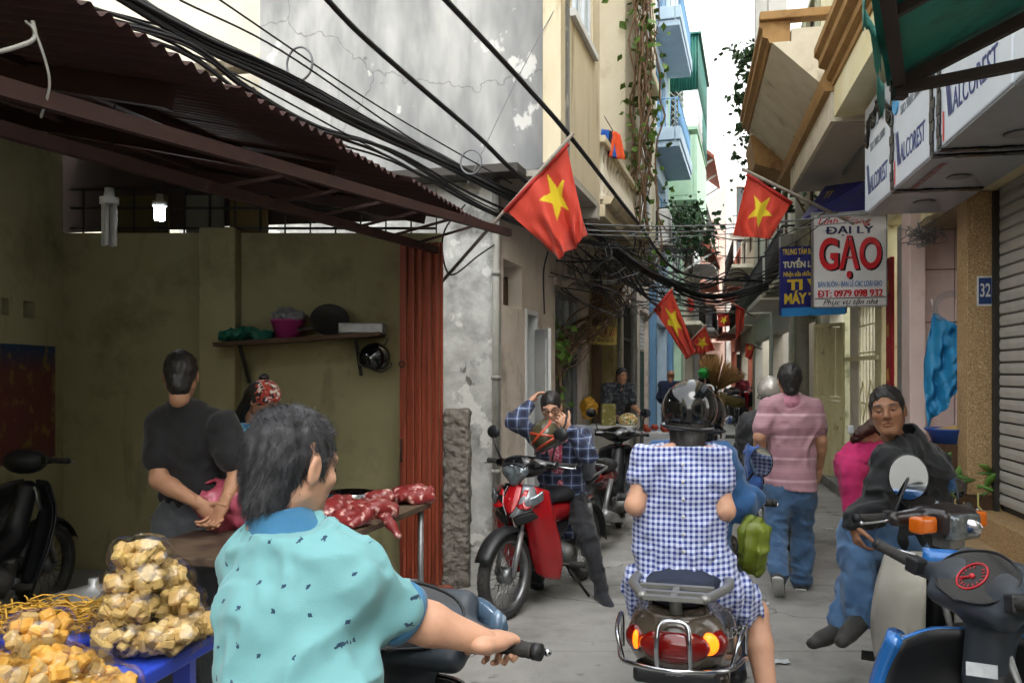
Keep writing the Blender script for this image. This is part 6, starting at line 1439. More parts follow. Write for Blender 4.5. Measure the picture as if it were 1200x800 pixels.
S = SDF(); cN = P7.neck(.72); S.cone(cN-UP*.035, cN+UP*.02, .082, .064, k=.01); S.cone(cN-UP*.05, cN+UP*.05, .054, .054, k=.004, mode='s'); S.cut(cN+UP*.03, UP); v, f = S.mesh(.006); part(ps, 'collar', MB().np(v, f), plain('pink_collar', '#b97a8e'), world=True, fix=False)
S = SDF(); S.cone(J['pv']-UP*.03, J['pv']+UP*.03, .158, .155, flat=(fw, .74))
for q in 'lr': P7.leg(S, q, .012, loose=.018)
tr = P7.cloth('jeans', S, denim('mid_denim', '#456588', '#2c4768'), .011, 17, 9, 15)
shoe(P7.root, J['al']-UP*.0, J['al']+V(.05, .14, -.12), plain('dark_trainer', '#3a3c42'), M_sole); shoe(P7.root, J['ar'], J['ar']+V(.07, .18, -.05), plain('dark_trainer3', '#2a2c32'), M_sole)
P7.finish()
S = SDF(); q = at(884, 548, 6.12); S.ell(q, (.06, .06, .16)); S.ell(q+V(-.0, 0, .08), (.05, .06, .08)); S.mod(folds(.022, 4, 12, 10)); v, f = S.mesh(.009)
solo('folded_jacket', MB().np(v, f), denim('carried_denim', '#2d4f8c', '#223d70'), 'crumpled blue jacket carried by the man in pink stripes', 'jacket')
# ---------------------------------------------------------------- 8: rider in silver helmet
J = dict(hd=at(903, 460, 7.45), nk=at(901, 487, 7.42), ch=at(898, 515, 7.4), pv=at(897, 565, 7.3), sl=at(876, 497, 7.42), sr=at(924, 497, 7.4), el=at(868, 530, 7.5), wl=at(870, 535, 7.75), er=at(935, 530, 7.5), wr=at(935, 535, 7.75),
         kl=at(880, 590, 7.7), al=at(880, 635, 7.55), kr=at(925, 590, 7.7), ar=at(925, 635, 7.55)); fw = V(.22, 1, 0)
P8 = Fig('rider in black jacket and silver helmet ahead of the man in pink stripes', J, fw, 'tan', .01, .006)
P8.body(hand_spec={'l': (V(0, .9, -.2), V(0, 0, -1), .8), 'r': (V(0, .9, -.2), V(0, 0, -1), .8)}); P8.head(V(.2, 1, 0), hair='short')
S = SDF(); P8.torso(S, .028)
for q in 'lr': P8.arm(S, q, .024, t1=1.9)
S.cone(J['pv']-UP*.02, J['pv']+UP*.05, .185, .18, flat=(fw, .75)); S.cut(lerp(J['nk'], J['hd'], .25), UP); P8.cloth('jacket', S, plain('black_nylon', '#1b1c20', '#131417', .6), .012, 18)
S = SDF(); S.cone(J['pv']-UP*.06, J['pv'], .16, .16, flat=(fw, .8))
for q in 'lr': P8.leg(S, q, .018)
P8.cloth('jeans', S, denim('pale_denim', '#8b97a6', '#6d7a8a'), .01, 19)
for q in 'lr': shoe(P8.root, J['a'+q], J['a'+q]+V(.04, .18, -.04), M_blk)
helmet_parts(P8.root, J['hd']+UP*.012, V(.2, 1, 0), UP, mat('silver_helmet', '#b9b4ac', .22, coat=.4, metal=.3, c2='#a59f96'), 1.0); P8.finish()
# ---------------------------------------------------------------- 9: girl in pink bending over
D = 7.5
J = dict(hd=at(1027, 505, D-.1), nk=at(1034, 520, D), ch=at(1022, 527, D), wa=at(1008, 530, D), pv=at(1000, 545, D), sr=at(1036, 528, D-.15), sl=at(1036, 518, D+.15), er=at(1050, 555, D-.15), wr=at(1045, 585, D-.1), el=at(1052, 552, D+.1), wl=at(1050, 580, D),
         hr=at(997, 550, D-.09), hl=at(1000, 548, D+.09), kr=at(1000, 605, D-.1), ar=at(1003, 640, D-.05), kl=at(1010, 605, D+.1), al=at(1012, 640, D+.1)); fw = V(.45, 0, -.9)
P9 = Fig('girl in bright pink top and trousers bending over beside the doorway', J, fw, 'fair', .01, .006, .92, True)
P9.body(hand_spec={'r': (V(.2, 0, -1), V(0, 1, 0), .5), 'l': (V(.2, 0, -1), V(0, -1, 0), .5)}); P9.head(V(.75, -.1, -.65), V(.6, -.3, .7), hair='long', hm=M_hairbr)
S = SDF(); S.cone(at(1026, 497, D-.2), at(1004, 508, D-.22), .06, .03, k=.03); S.mod(lambda P, d: d+.012*vnoise(P*30)+.006*vnoise(P*70)); P9.cloth('ponytail', S, M_hairbr, 0)
mb = MB(); mb.box(at(997, 503, D-.24), (.05, .03, .07)); part(P9.root, 'hair_clip', mb, M_paper, world=True, bev=.01)
pk = plain('hot_pink', '#e03a7c', '#c52a68')
S = SDF(); P9.torso(S, .014)
for q in 'lr': P9.arm(S, q, .018, t1=.9)
P9.cloth('pink_top', S, pk, .008, 20)
S = SDF(); S.cone(J['pv'], J['wa'], .165, .13, k=.05, flat=(V(.6, 0, .8), .8))
for q in 'lr': P9.leg(S, q, .022, loose=.03)
P9.cloth('pink_trousers', S, pk, .011, 21, 12, 6)
for q in 'lr': shoe(P9.root, J['a'+q], J['a'+q]+V(.18, 0, -.04), plain('slipper', '#6b4a44'))
P9.finish()
# ---------------------------------------------------------------- 10: older man sitting sideways on the white-shielded bike
D = 4.1
J = dict(hd=at(1040, 481, D), nk=at(1064, 518, D+.05), ch=at(1072, 560, D+.06), wa=at(1076, 600, D+.06), pv=at(1074, 642, D+.06), sr=at(1041, 544, D-.12), sl=at(1092, 545, D+.16), er=at(1024, 597, D-.16), wr=at(998, 612, D-.2), el=at(1100, 600, D+.05), wl=at(1060, 620, D-.1),
         hr=at(1062, 640, D-.06), hl=at(1080, 640, D+.14), kr=at(1004, 622, D-.15), ar=at(1012, 712, D-.15), kl=at(1022, 626, D+.05), al=at(992, 726, D)); fw = V(-.75, -.66, 0)
P10 = Fig('older man in black jacket and jeans sitting sideways on the white shielded motorbike', J, fw, 'brown', .008, .0036)
P10.body(hand_spec={'r': (V(.12, -.15, -.95), V(.75, .2, .2), .5), 'l': (V(-.8, -.3, -.3), V(0, 0, -1), .5)}); P10.head(V(-.47, -.88, .02), V(-.12, .05, 1), hair='crop', n=2600, ln=.014, eyes='slit', thin=1.0)
S = SDF(); P10.torso(S, .02, w=.95)
for q in 'lr': P10.arm(S, q, .021, t1=1.92)
S.cone(J['pv']+UP*.02, J['pv']-UP*.06, .175, .18, flat=(fw, .8)); S.cone(J['hr']+UP*.02, lerp(J['hr'], J['kr'], .2)+UP*.02, .11, .1, k=.05); S.cut(lerp(J['nk'], J['hd'], .22), UP+V(.3, 0, 0)); jk = P10.cloth('jacket', S, plain('black_jacket', '#121418', '#0d0f12', .7), .013, 22, 8, 10, .0075)
S = SDF(); cN = lerp(J['nk'], J['hd'], .12); ax_ = (J['hd']-J['nk']).normalized(); S.cone(cN-ax_*.03, cN+ax_*.03, .088, .078, k=.01); S.cone(cN-ax_*.06, cN+ax_*.06, .064, .064, k=.004, mode='s'); S.cut(cN+ax_*.035, ax_); v, f = S.mesh(.006); part(jk, 'collar', MB().np(v, f), plain('black_jacket_collar', '#1c1f25', '#15181c', .7), world=True, fix=False)
S = SDF(); S.cone(J['pv']-UP*.03, J['pv']+UP*.02, .16, .16, flat=(fw, .8))
for q in 'lr': P10.leg(S, q, .016, loose=.025)
P10.cloth('jeans', S, denim('worn_denim', '#5c7fa8', '#3f628c'), .012, 23, 9, 12, .0075)
Ms = plain('dusty_shoe', '#35322f', '#272522', .6)
shoe(P10.root, J['al'], at(952, 740, D-.1), Ms); shoe(P10.root, J['ar'], at(985, 738, D-.3), Ms)
for q in 'lr': S = SDF(); a = J['a'+q]; S.cone(a+UP*.06, a-UP*.03, .042, .044); P10.cloth('sock', S, plain('grey_sock', '#4c5058'), .003, 2)
P10.finish()
# ---------------------------------------------------------------- 11-15: people farther down the lane
def standing(label, c, h, fw, skin, top, bot, hair='crop', hm=None, bend=0.0, vox=.014, hair_m=None, seat=False, jacket=True):
    k = h/1.7; c = Vector(c); f = Vector(fw).normalized(); r = V(f.y, -f.x, 0); b = f*bend
    J = dict(pv=c+UP*.9*k, wa=c+UP*1.08*k+b*.2, ch=c+UP*1.25*k+b*.5, nk=c+UP*1.45*k+b*.8, hd=c+UP*1.59*k+b*1.05, sl=c+UP*1.4*k-r*.18*k+b*.7, sr=c+UP*1.4*k+r*.18*k+b*.7)
    for s_, q in ((-1, 'l'), (1, 'r')):
        J['e'+q] = J['s'+q]+r*s_*.06*k-UP*.27*k+f*.03; J['w'+q] = J['e'+q]-UP*.1*k+f*.22*k
        if seat: J['k'+q] = J['pv']+r*s_*.12*k+f*.36*k-UP*.08; J['a'+q] = J['k'+q]-UP*.42*k-f*.08
        else: J['k'+q] = c+r*s_*.1*k+UP*.48*k+f*.03*s_; J['a'+q] = c+r*s_*.1*k+UP*.08-f*.04*s_
    P = Fig(label, J, f, skin, vox, .01, k); P.body(hand_spec={q: (f-UP*.2, -UP, .6) for q in 'lr'}); P.head(f-UP*.15, hair=hair, hm=hair_m)
    S = SDF(); P.torso(S, .022)
    for q in 'lr': P.arm(S, q, .022, t1=1.85 if jacket else .7)
    S.cut(lerp(J['nk'], J['hd'], .2), UP); P.cloth('jacket' if jacket else 'shirt', S, top, .01, 3)
    S = SDF(); S.cone(J['pv'], J['pv']+UP*.03, .165*k, .16*k, flat=(f, .75))
    for q in 'lr': P.leg(S, q, .018)
    P.cloth('trousers', S, bot, .01, 4)
    for q in 'lr': shoe(P.root, J['a'+q], J['a'+q]+f*.17-UP*.03, M_blk)
    P.finish(); return P
Mcamo = blotch('dark_print_shirt', ['#2b3036', '#5a6168', '#17191c'], 22); Mnavy = plain('navy_suit', '#1f2c4c', '#182340'); Mdk = plain('dark_trousers', '#2a2a2c')
q = at(716, 0, 12.6); standing('shopkeeper in dark patterned shirt leaning over the counter tins', (q.x, q.y, 0), 1.66, V(.35, -.9, 0), 'tan', Mcamo, Mdk, 'crop', bend=.32, hair_m=M_hairg, jacket=False)
q = at(786, 0, 17.5); standing('bald man in navy jacket standing by the blue house', (q.x, q.y, 0), 1.63, V(.3, 1, 0), 'brown', Mnavy, Mdk, None)
q = at(822, 0, 18.6); standing('bicycle vendor in dark red top behind the loaded bicycle', (q.x, q.y, 0), 1.5, V(.3, 1, 0), 'brown', plain('dark_red_top', '#6b1f24'), Mdk, 'short')
q = at(836, 0, 25.7); standing('rider in white shirt on a far motorbike', (q.x, q.y, -.16), 1.6, V(-.2, -1, 0), 'tan', plain('white_cotton', '#d5d5d3'), Mdk, 'short', seat=True, vox=.018)
q = at(870, 0, 33.0); fb2, T9 = underbone('motorbike', 'far motorbike with maroon shield carrying the rider in red', (q.x, q.y, 0), V(-.25, -1, 0).normalized(), M_maroon); bars(fb2, 1.0, .36, .34)
standing('rider in red jacket coming up the far lane', (q.x+.05, q.y+.2, -.16), 1.66, V(-.25, -1, 0), 'tan', plain('red_nylon', '#7d2430'), Mdk, 'short', seat=True, vox=.018)
# ---------------------------------------------------------------- SIGNS
def board(name, label, px0, py0, px1, py1, Y, m, th=.03, tilt=0.0, slant=0.0, frame_m=None):
    """flat sign square to the lane; returns thing and a function placing text by pixel"""
    a, b, c, d = at(px0, py1, Y), at(px1, py1+slant, Y-.0), at(px1, py0+slant, Y), at(px0, py0, Y)
    t = thing(name, label, 'sign', (a+b)/2); mb = MB(); e = V(0, th, 0); mb.hexa([a, b, b+e, a+e, d, c, c+e, d+e]); part(t, 'board', mb, m, world=True, bev=.003)
    if frame_m is not None:
        mb = MB(); k = .012
        for p, q in ((a, b), (b, c), (c, d), (d, a)): mb.bar(p+V(0, th/2, 0), q+V(0, th/2, 0), th+.012, k)
        part(t, 'frame', mb, frame_m, world=True)
    ux = (b-a).normalized(); uy = UP
    def put(s, px, py, h, m, w=None, **kw):
        p = at(px, py+slant*((px-px0)/(px1-px0)), Y)+V(0, -.004-kw.pop('lift', 0), 0); return lettering(t, s, h/F*Y*1.36, p, ux, uy, m, width=w/F*Y if w else None, ext=.0015, **kw)
    return t, put, ux
M_sgw = mat('sign_white', '#cfcfcf', .4, c2='#bfbfbd', nscale=3, c3='#a3a09a', n3=2.5, lo3=.6, hi3=.78); M_sgb = mat('sign_navy', '#23277a', .4, c2='#1c2064', nscale=3, c3='#15184c', n3=2, lo3=.6, hi3=.8)
M_ir = mat('print_red', '#c4202a', .4); M_in = mat('print_navy', '#1c2350', .4); M_ib = mat('print_blue', '#2b6aa8', .4); M_ik = mat('print_black', '#15131a', .4); M_iy = mat('print_yellow', '#e0c23c', .4); M_iw = mat('print_cream', '#d9d6b4', .4); M_sky = mat('print_sky', '#2f8ad0', .4)
gs, put, ux = board('shop_sign', 'white hanging rice shop sign with big red letters', 953, 252, 1039, 360, 9.4, M_sgw, .05, slant=-2, frame_m=M_steel)
put('Linh Trang', 988, 260, 8, M_ir, 62, shear=.3); put('ĐẠI LÝ', 995, 271, 9, M_in, 56); put('ĐẠI LÝ', 995.8, 271, 9, M_in, 56, lift=.003)
put('GẠO', 998, 301, 37, M_ik, 73, off=.018); put('GẠO', 996, 300, 37, M_ir, 73, off=.012, lift=.004)
put('BÁN BUÔN - BÁN LẺ CÁC LOẠI GẠO', 996, 334, 7, M_ib, 75); put('ĐT: 0979 098 932', 996, 345, 8.5, M_ir, 76); put('ĐT: 0979 098 932', 996.7, 345, 8.5, M_ir, 76, lift=.003)
put('Phục vụ tận nhà', 996, 355, 6.5, M_ik, 64, shear=.35)
mb = MB(); p = at(955, 350, 9.395); q = at(1038, 348, 9.395); mb.bar(p, q, .004, .008); part(gs, 'rule', mb, M_ik, world=True)
mb = MB(); mb.bar(at(950, 251, 9.42), RP(9.35, -.1, at(0, 249, 9.42).z), .03, .03); part(gs, 'bracket', mb, M_steel, world=True)
bs, put, ux = board('shop_sign', 'navy repair sign with yellow letters behind the white rice sign', 915, 290, 992, 369, 11.0, M_sgb, .05, slant=-3, frame_m=M_sgb)
put('TRUNG TÂM BẢO', 937, 296, 7, M_iy, 40, off=.002); put('TUYỂN L', 934, 311, 7, M_iw, 33, off=.005); put('Nhận sửa chữa', 934, 322, 5.5, M_iy, 32, off=.002); put('TI VI', 944, 335, 12, M_iy, 42, off=.008); put('MÁY TÍNH', 948, 351, 12, M_iy, 58, off=.008)
mb = MB(); mb.add([at(916, 361, 10.994), at(991, 358, 10.994), at(991, 368, 10.994), at(916, 371, 10.994)], [(0, 1, 2, 3)]); part(bs, 'lower_strip', mb, M_sky, world=True, solid=.002)
mb = MB(); mb.bar(at(915, 292, 11.05), RP(11.05, -.1, at(0, 292, 11.05).z), .03, .03); part(bs, 'bracket', mb, M_steel, world=True)
t = thing('shop_sign', 'dark purple blue sign tilted under the lemon balcony', 'sign', at(980, 250, 9.9)); mb = MB()
a, b, c, d = at(938, 258, 10.6), at(1018, 248, 9.6), at(1014, 212, 9.6), at(968, 218, 10.6); e = V(0, .04, 0); mb.hexa([a, b, b+e, a+e, d, c, c+e, d+e]); part(t, 'board', mb, M_sgb, world=True)
lettering(t, 'TRUNG', .16, lerp(lerp(a, d, .7), lerp(b, c, .7), .45)-V(0, .01, 0), b-a, d-a, M_iy, width=.5); mb = MB(); mb.bar(lerp(a, d, .45)-V(0, .008, 0), lerp(b, c, .45)-V(0, .008, 0), .004, .015); part(t, 'rule', mb, M_iy, world=True)
mb = MB(); mb.bar(b+V(0, .05, .1), b+V(.6, .1, .15), .03, .03); part(t, 'bracket', mb, M_iron, world=True)
ys_, put, ux = board('shop_sign', 'small yellow sign with red letters above the shopkeeper', 688, 381, 723, 403, 12.1, mat('sign_yellow', '#c9b25a', .5, c2='#b09a48'), .03, slant=1.5, frame_m=mat('sign_edge', '#8c7c3a', .5))
put('ĐẠI LÝ TRUNG QUẾ', 705, 389, 7.5, M_ir, 32); put('Bán buôn bán lẻ', 706, 398, 4, M_ik, 26)
mb = MB(); mb.bar(at(688, 380, 12.12), LP(12.3, -.05, at(0, 380, 12.12).z), .03, .03); part(ys_, 'bracket', mb, M_iron, world=True)
# ---------------------------------------------------------------- FLAGS
M_flag = mat('flag_cloth', (.5, .1, .1), .7, attr=True, nscale=10, namt=.2, sheen=.1)
def star_in(u, v, cx, cy, r, rot=0.0):
    du, dv = u-cx, v-cy; rad = np.hypot(du, dv)/r; th = np.arctan2(dv, du)-rot; th = np.mod(th-math.pi/2+math.pi/5, 2*math.pi/5)-math.pi/5
    k = math.cos(2*math.pi/5)/math.cos(math.pi/5); a = np.array([1, 0]); b = np.array([k*math.cos(math.pi/5), k*math.sin(math.pi/5)])
    x, y = rad*np.cos(th), np.abs(rad*np.sin(th)); return (b[0]-a[0])*(y-a[1])-(b[1]-a[1])*(x-a[0]) > 0
def flag(label, cs, Y, pole, star=(.5, .5, .3), asp=1.5, amp=.04, waves=2.2, nu=46, nv=32, group=None, rot=0.0, dk=1.0, sag=0):
    """cs = four cloth corners (two on the pole first), pole = two ends; pixel places at depth Y"""
    p0, p1 = at(*pole[0]), at(*pole[1]); t = thing('flag', label, 'flag', p0, 0, group)
    mb = MB(); mb.tube([p0, p1], .014 if Y < 8 else .018, 8); part(t, 'pole', mb, mat('flag_pole', '#8c8478', .6), world=True, fix=False)
    A, B, C, D = [at(*c) if len(c) == 3 else at(c[0], c[1], Y) for c in cs]; mb = MB(); U = []
    def fn(a, b):
        U.append((a, b)); p = lerp(lerp(A, B, a), lerp(D, C, a), b); w = amp*b**.7*(math.sin(2*math.pi*waves*a+2.1*b)+.5*math.sin(2*math.pi*waves*1.9*a+1+3*b)+.22*math.sin(23*a+9*b+2*math.sin(7*b))); return p+V(.3*w, w, .12*w-sag*math.sin(math.pi*a)*b)
    mb.grid(fn, nu, nv); U = np.array(U); s = star_in((U[:, 0]-star[0])*asp+star[0], U[:, 1], star[0], star[1], star[2], rot)
    c = np.where(s[:, None], np.array(hexc('#d8c21e')), np.array(hexc('#c23a26'))*dk); part(t, 'cloth', mb, M_flag, world=True, colors=c, fix=False, solid=.0015)
    mb = MB(); mb.tube([lerp(A, B, -.02), lerp(A, B, 1.02)], .018 if Y < 8 else .022, 8); part(t, 'sleeve', mb, mat('flag_red', '#b02a24', .7), world=True, fix=False); return t
flag('large red flag with torn yellow star flying from the stall roof', [(593, 247), (664, 170), (689, 276), (655, 305)], 6.3, ((517, 331, 6.55), (672, 156, 6.2)), (.62, .36, .30), 1.25, .075, 1.7, rot=.7, nu=100, nv=70)
flag('red flag with bright upright star hung before the lemon house', [(927, 238), (876, 205), (859, 276), (903, 280)], 8.8, ((1000, 262, 9.0), (870, 198, 8.7)), (.52, .46, .36), 1.2, .05, 1.2, rot=.3, nu=90, nv=60)
flag('long red flag with star drooping over the gingham rider lane side', [(767, 364), (787, 340), (816, 413), (804, 421)], 12.0, ((757, 376, 12), (789, 337, 12)), (.5, .38, .3), .75, .05, 1.5, rot=.5)
flag('small square red flag with star below the long drooping one', [(811, 398), (826, 383), (838, 410), (817, 415)], 15, ((800, 408, 15), (828, 380, 15)), (.5, .5, .36), 1.0, .04, 1.2, rot=.4)
flag('narrow folded red flag hanging edge on near the utility pole', [(862, 358), (873, 364), (871, 385), (862, 400)], 15.5, ((885, 372, 15.4), (860, 356, 15.6)), (.5, .5, .01), 1, .05, 1.5)
flag('little red flag with star high over the far lane', [(841, 369), (855, 367), (855, 382), (842, 383)], 21, ((838, 366, 21), (860, 366, 21)), (.5, .5, .4), 1, .03, 1.0)
flag('small red flag hanging over the far riders', [(874, 403), (884, 405), (881, 422), (873, 418)], 24, ((893, 409, 24), (872, 402, 24)), (.5, .2, .3), 1, .04, 1.0)
flag('tiny red flag among the cables past the cream house', [(806, 350), (813, 354), (813, 366), (807, 366)], 20, ((800, 347, 20), (815, 355, 20)), (.5, .5, .01), 1, .03, 1.0)
# ---------------------------------------------------------------- CABLES
M_cab = mat('black_cable', '#17181b', .5, c2='#222327'); M_cabg = mat('grey_cable', '#7d7f82', .5, c2='#6a6c6f')
def cable(pts, r, label, group, m=None, n=8, seg=6, sub=None):
    mb = MB(); P = crom([at(*p) if not isinstance(p, Vector) else p for p in pts], n); mb.tube(P, r, seg, caps=False)
    return solo('cable', mb, m or M_cab, label, 'cable', group)
rg = random.Random(5)
def bundle(pts, n, spread, r, label, group, m=None):
    for i in range(n):
        P = []; ox, oz, ph = rg.uniform(-1, 1), rg.uniform(-1, 1), rg.uniform(0, 6)
        for k, p in enumerate(pts):
            q = at(*p); tw = spread*(1+.3*math.sin(k*1.7+ph)); a = ph+k*.6; P.append(q+V(.6*math.cos(a)*tw*abs(ox)**.5, .3*ox*tw, math.sin(a)*tw*abs(oz)**.5-.004*k*oz))
        cable(P, r*rg.uniform(.7, 1.25), label, group, m)
bundle([(120, -20, 4.2), (230, 45, 4.7), (330, 92, 5.3), (420, 140, 6.0), (520, 190, 7.0), (600, 232, 7.75), (690, 268, 9.5), (760, 318, 11.5), (830, 348, 14), (900, 335, 14.2)], 16, .045, .012, 'black cable in the thick bundle sweeping down across the grey wall', 'thick cable bundle')
bundle([(100, 22, 4.1), (215, 58, 4.6), (290, 108, 5.0), (370, 150, 5.6), (460, 178, 6.4), (560, 235, 7.4), (640, 268, 8.6), (720, 285, 10)], 6, .05, .009, 'thin black cable drooping below the thick bundle over the stall roof', 'drooping stall cables')
cable([(370, -15, 5), (420, 38, 5.4), (490, 100, 6), (560, 160, 6.6), (615, 212, 7.2), (690, 268, 9.5)], .019, 'stout twisted black cable crossing the grey wall to the flag', None)
cable([(505, -18, 5.2), (560, 40, 5.7), (620, 105, 6.4), (672, 165, 7.0), (745, 258, 9.5), (800, 320, 12.5), (895, 330, 14.2)], .02, 'stout black cable passing in front of the overhang window', None)
for k, p in enumerate(([(210, 0, 4.5), (330, 60, 5), (470, 155, 6.2), (560, 210, 7.4), (650, 262, 9)], [(0, -5, 4), (150, 20, 4.4), (330, 82, 5.2), (500, 180, 6.6)], [(20, -10, 4), (110, 30, 4.2), (240, 70, 4.9), (420, 165, 6), (560, 240, 7.5)], [(250, -5, 4.6), (420, 110, 6), (520, 170, 7), (600, 215, 7.7)])):
    cable(p, .006, 'fine black cable strung loosely above the thick bundle', 'fine loose cables')
cable([(656, 0, 7.5), (610, 85, 7.5), (570, 168, 7.55), (548, 215, 7.6)], .004, 'single fine wire slanting down the bright grey wall', None, M_cabg)
for k, (y0, y1) in enumerate(((263, 250), (270, 247), (275, 258), (290, 300), (268, 286))):
    cable([(660, y0-2, 8.6), (720, y0+1, 9), (800, y0+2, 9.4), (900, (y0+y1)/2+4, 9.6), (1016, y1 if k < 3 else 236-k*4, 7.5 if k < 3 else 8.9)], .008 if k < 2 else .006, 'pale wire stretched straight across the lane to the sign box', 'wires crossing the lane', M_cabg if k < 3 else M_cab)
for k in range(7):
    a = rg.uniform(310, 352); cable([(705, 275+k*6, 10), (760, a-18+k*4, 11.5), (815, a+8+k*2, 13.5), (865, a+2, 14.6), (895, 318+k*4, 14.2), (935, 300+k*6, 13), (960, 292+k*5, 11)], .012, 'black cable sagging across the lane to the utility pole', 'cables at the utility pole')
for k in range(34):                                   # tangle
    cx, cy = rg.uniform(668, 790), rg.uniform(268, 350); Y_ = 9.5+(cx-668)/122*4; P = [(cx-rg.uniform(10, 45), cy-rg.uniform(-5, 30), Y_-rg.uniform(.2, .8))]
    for j in range(4): P.append((cx+rg.uniform(-32, 38), cy+rg.uniform(-24, 32), Y_+rg.uniform(-.35, .5)))
    P.append((cx+rg.uniform(10, 60), cy+rg.uniform(0, 35), Y_+rg.uniform(.2, 1))); cable(P, rg.choice((.005, .007, .01)), 'looping cable in the tangled knot under the balcony', 'cable tangle', rg.choice((M_cab, M_cab, M_cab, M_cabg)))
for k in range(6): cable([(690+k*8, 300, 10.5), (735+k*6, 330+k*5, 11.5), (800, 340+k*6, 14), (842, 352+k*3, 18), (868, 348+k*4, 24)], .014, 'cable running on down the lane past the flags', 'far running cables')
for (cx, cy, r, Y_, lab) in ((351, 75, 19, 5.4, 'wire ring hooked on the bundle over the stall roof'), (552, 190, 14, 7.0, 'wire ring hooked on cables beside the grey wall')):
    mb = MB(); c = at(cx, cy, Y_); mb.torus(c, V(.5, 1, .1), r/F*Y_, .008, 28, 6); solo('cable_ring', mb, M_cabg, lab, 'ring')
cable([at(545, 240, 7), at(522, 268, 6.6), at(519, 300, 6.5), at(530, 322, 6.7), at(560, 300, 7.3), at(582, 285, 7.8)], .007, 'black wire looping past the end of the stall beam', None)
cable([(642, 295, 8.6), (637, 320, 8.7), (638, 368, 8.75)], .009, 'short black cable end hanging down the beige wall', None)
cable([(30, 25, 2.5), (42, 40, 2.5), (58, 95, 2.55), (48, 138, 2.6)], .004, 'pale wire dangling from the roof corner', None, mat('pale_wire', '#a5a39c', .5)); cable([(-20, 66, 2.4), (20, 55, 2.45), (40, 45, 2.5), (38, 25, 2.5)], .007, 'bent pale tube at the roof corner', None, MATS['pale_wire'])
# ---------------------------------------------------------------- VINES and foliage
M_stem = mat('vine_stem', '#77604a', .85, c2='#5c4835', nscale=20); M_leaf = mat('vine_leaf', '#5a7a2c', .55, c2='#3d5a1e', nscale=9, namt=.9); M_leafd = mat('tree_leaf', '#33502a', .55, c2='#203818', nscale=6, namt=.9)
def leaves(mb, pts, size, rr):
    for p in pts:
        d = V(rr.uniform(-1, 1), rr.uniform(-1, 1), rr.uniform(-1.1, .3)).normalized(); s_ = d.orthogonal().normalized(); s_ = Matrix.Rotation(rr.uniform(0, 6), 3, d) @ s_; k = size*rr.uniform(.6, 1.3); nz = d.cross(s_)
        mb.add([p, p+d*k*.4+s_*k*.34+nz*k*.06, p+d*k, p+d*k*.4-s_*k*.34+nz*k*.06, p+d*k*.45], [(0, 1, 4), (1, 2, 4), (2, 3, 4), (3, 0, 4)])
    return mb
rv = random.Random(3)
vt = thing('climbing_vine', 'bare stemmed vine hanging down between balcony and cream bay', 'vine', LP(12.3, .7, 3.0)); mbS = MB(); pl = []
for i in range(22):
    p = LP(12.25+rv.uniform(-.2, .25), .7+rv.uniform(-.05, .22), rv.uniform(6.5, 9.5)); P = [p]; zb = rv.uniform(2.9, 4.5)
    while p.z > zb:
        p = p+V(rv.gauss(0, .055)+(LP(12.25, .8, 0).x-p.x)*.12, rv.gauss(0, .05)+(LP(12.25, .8, 0).y-p.y)*.1, -rv.uniform(.18, .4)); P.append(p)
        if rv.random() < .5: pl.append(p+V(rv.gauss(0, .1), rv.gauss(0, .1), 0))
    if len(P) > 2: mbS.tube(P, rv.uniform(.005, .015), 5, caps=False)
part(vt, 'stems', mbS, M_stem, world=True, fix=False); part(vt, 'foliage', leaves(MB(), pl+[p+V(rv.gauss(0, .12), rv.gauss(0, .12), rv.gauss(0, .12)) for p in pl], .13, rv), M_leaf, world=True, fix=False, kind='stuff')
vt = thing('climbing_vine', 'dry twisted vine spreading across the beige wall to the yellow sign', 'vine', at(665, 560, 10.6)); mbS = MB(); pl = []
for i in range(30):
    P = [(rv.uniform(640, 665), rv.uniform(410, 450), 10.4), (rv.uniform(660, 690), rv.uniform(375, 415), 10.9), (rv.uniform(690, 715), rv.uniform(350, 395), 11.4), (rv.uniform(700, 745), rv.uniform(300, 360), 11.6)]; P = crom([at(*q) for q in P], 5); mbS.tube(P, rv.uniform(.004, .012), 5, caps=False)
for i in range(10): mbS.tube(crom([at(rv.uniform(650, 662), 560, 10.5), at(rv.uniform(648, 662), 480, 10.45), at(rv.uniform(650, 662), 420, 10.4), at(rv.uniform(655, 670), 395, 10.6)], 5), rv.uniform(.006, .014), 5, caps=False)
pl = [at(rv.gauss(655, 7), rv.uniform(375, 480), 10.3+rv.uniform(-.1, .2)) for _ in range(46)]
part(vt, 'stems', mbS, M_stem, world=True, fix=False); part(vt, 'foliage', leaves(MB(), pl, .16, rv), M_leaf, world=True, fix=False, kind='stuff')
def bush(label, clusters, size, n, m, stems, name='plant', cat='plant'):
    t = thing(name, label, cat, clusters[0][0]); pts = []
    for c, r in clusters: pts += [c+V(rv.gauss(0, r[0]), rv.gauss(0, r[1]), rv.gauss(0, r[2])) for _ in range(n)]
    mb = MB()
    for a, b in stems: mb.tube(crom([a, lerp(a, b, .5)+V(rv.gauss(0, .08), rv.gauss(0, .08), .05), b], 4), [.02]*4+[.014]*4+[.008], 5, caps=False)
    part(t, 'stems', mb, M_stem, world=True, fix=False); part(t, 'foliage', leaves(MB(), pts, size, rv), m, world=True, fix=False, kind='stuff'); return t
b0 = RP(13.2, .5, 6.0)
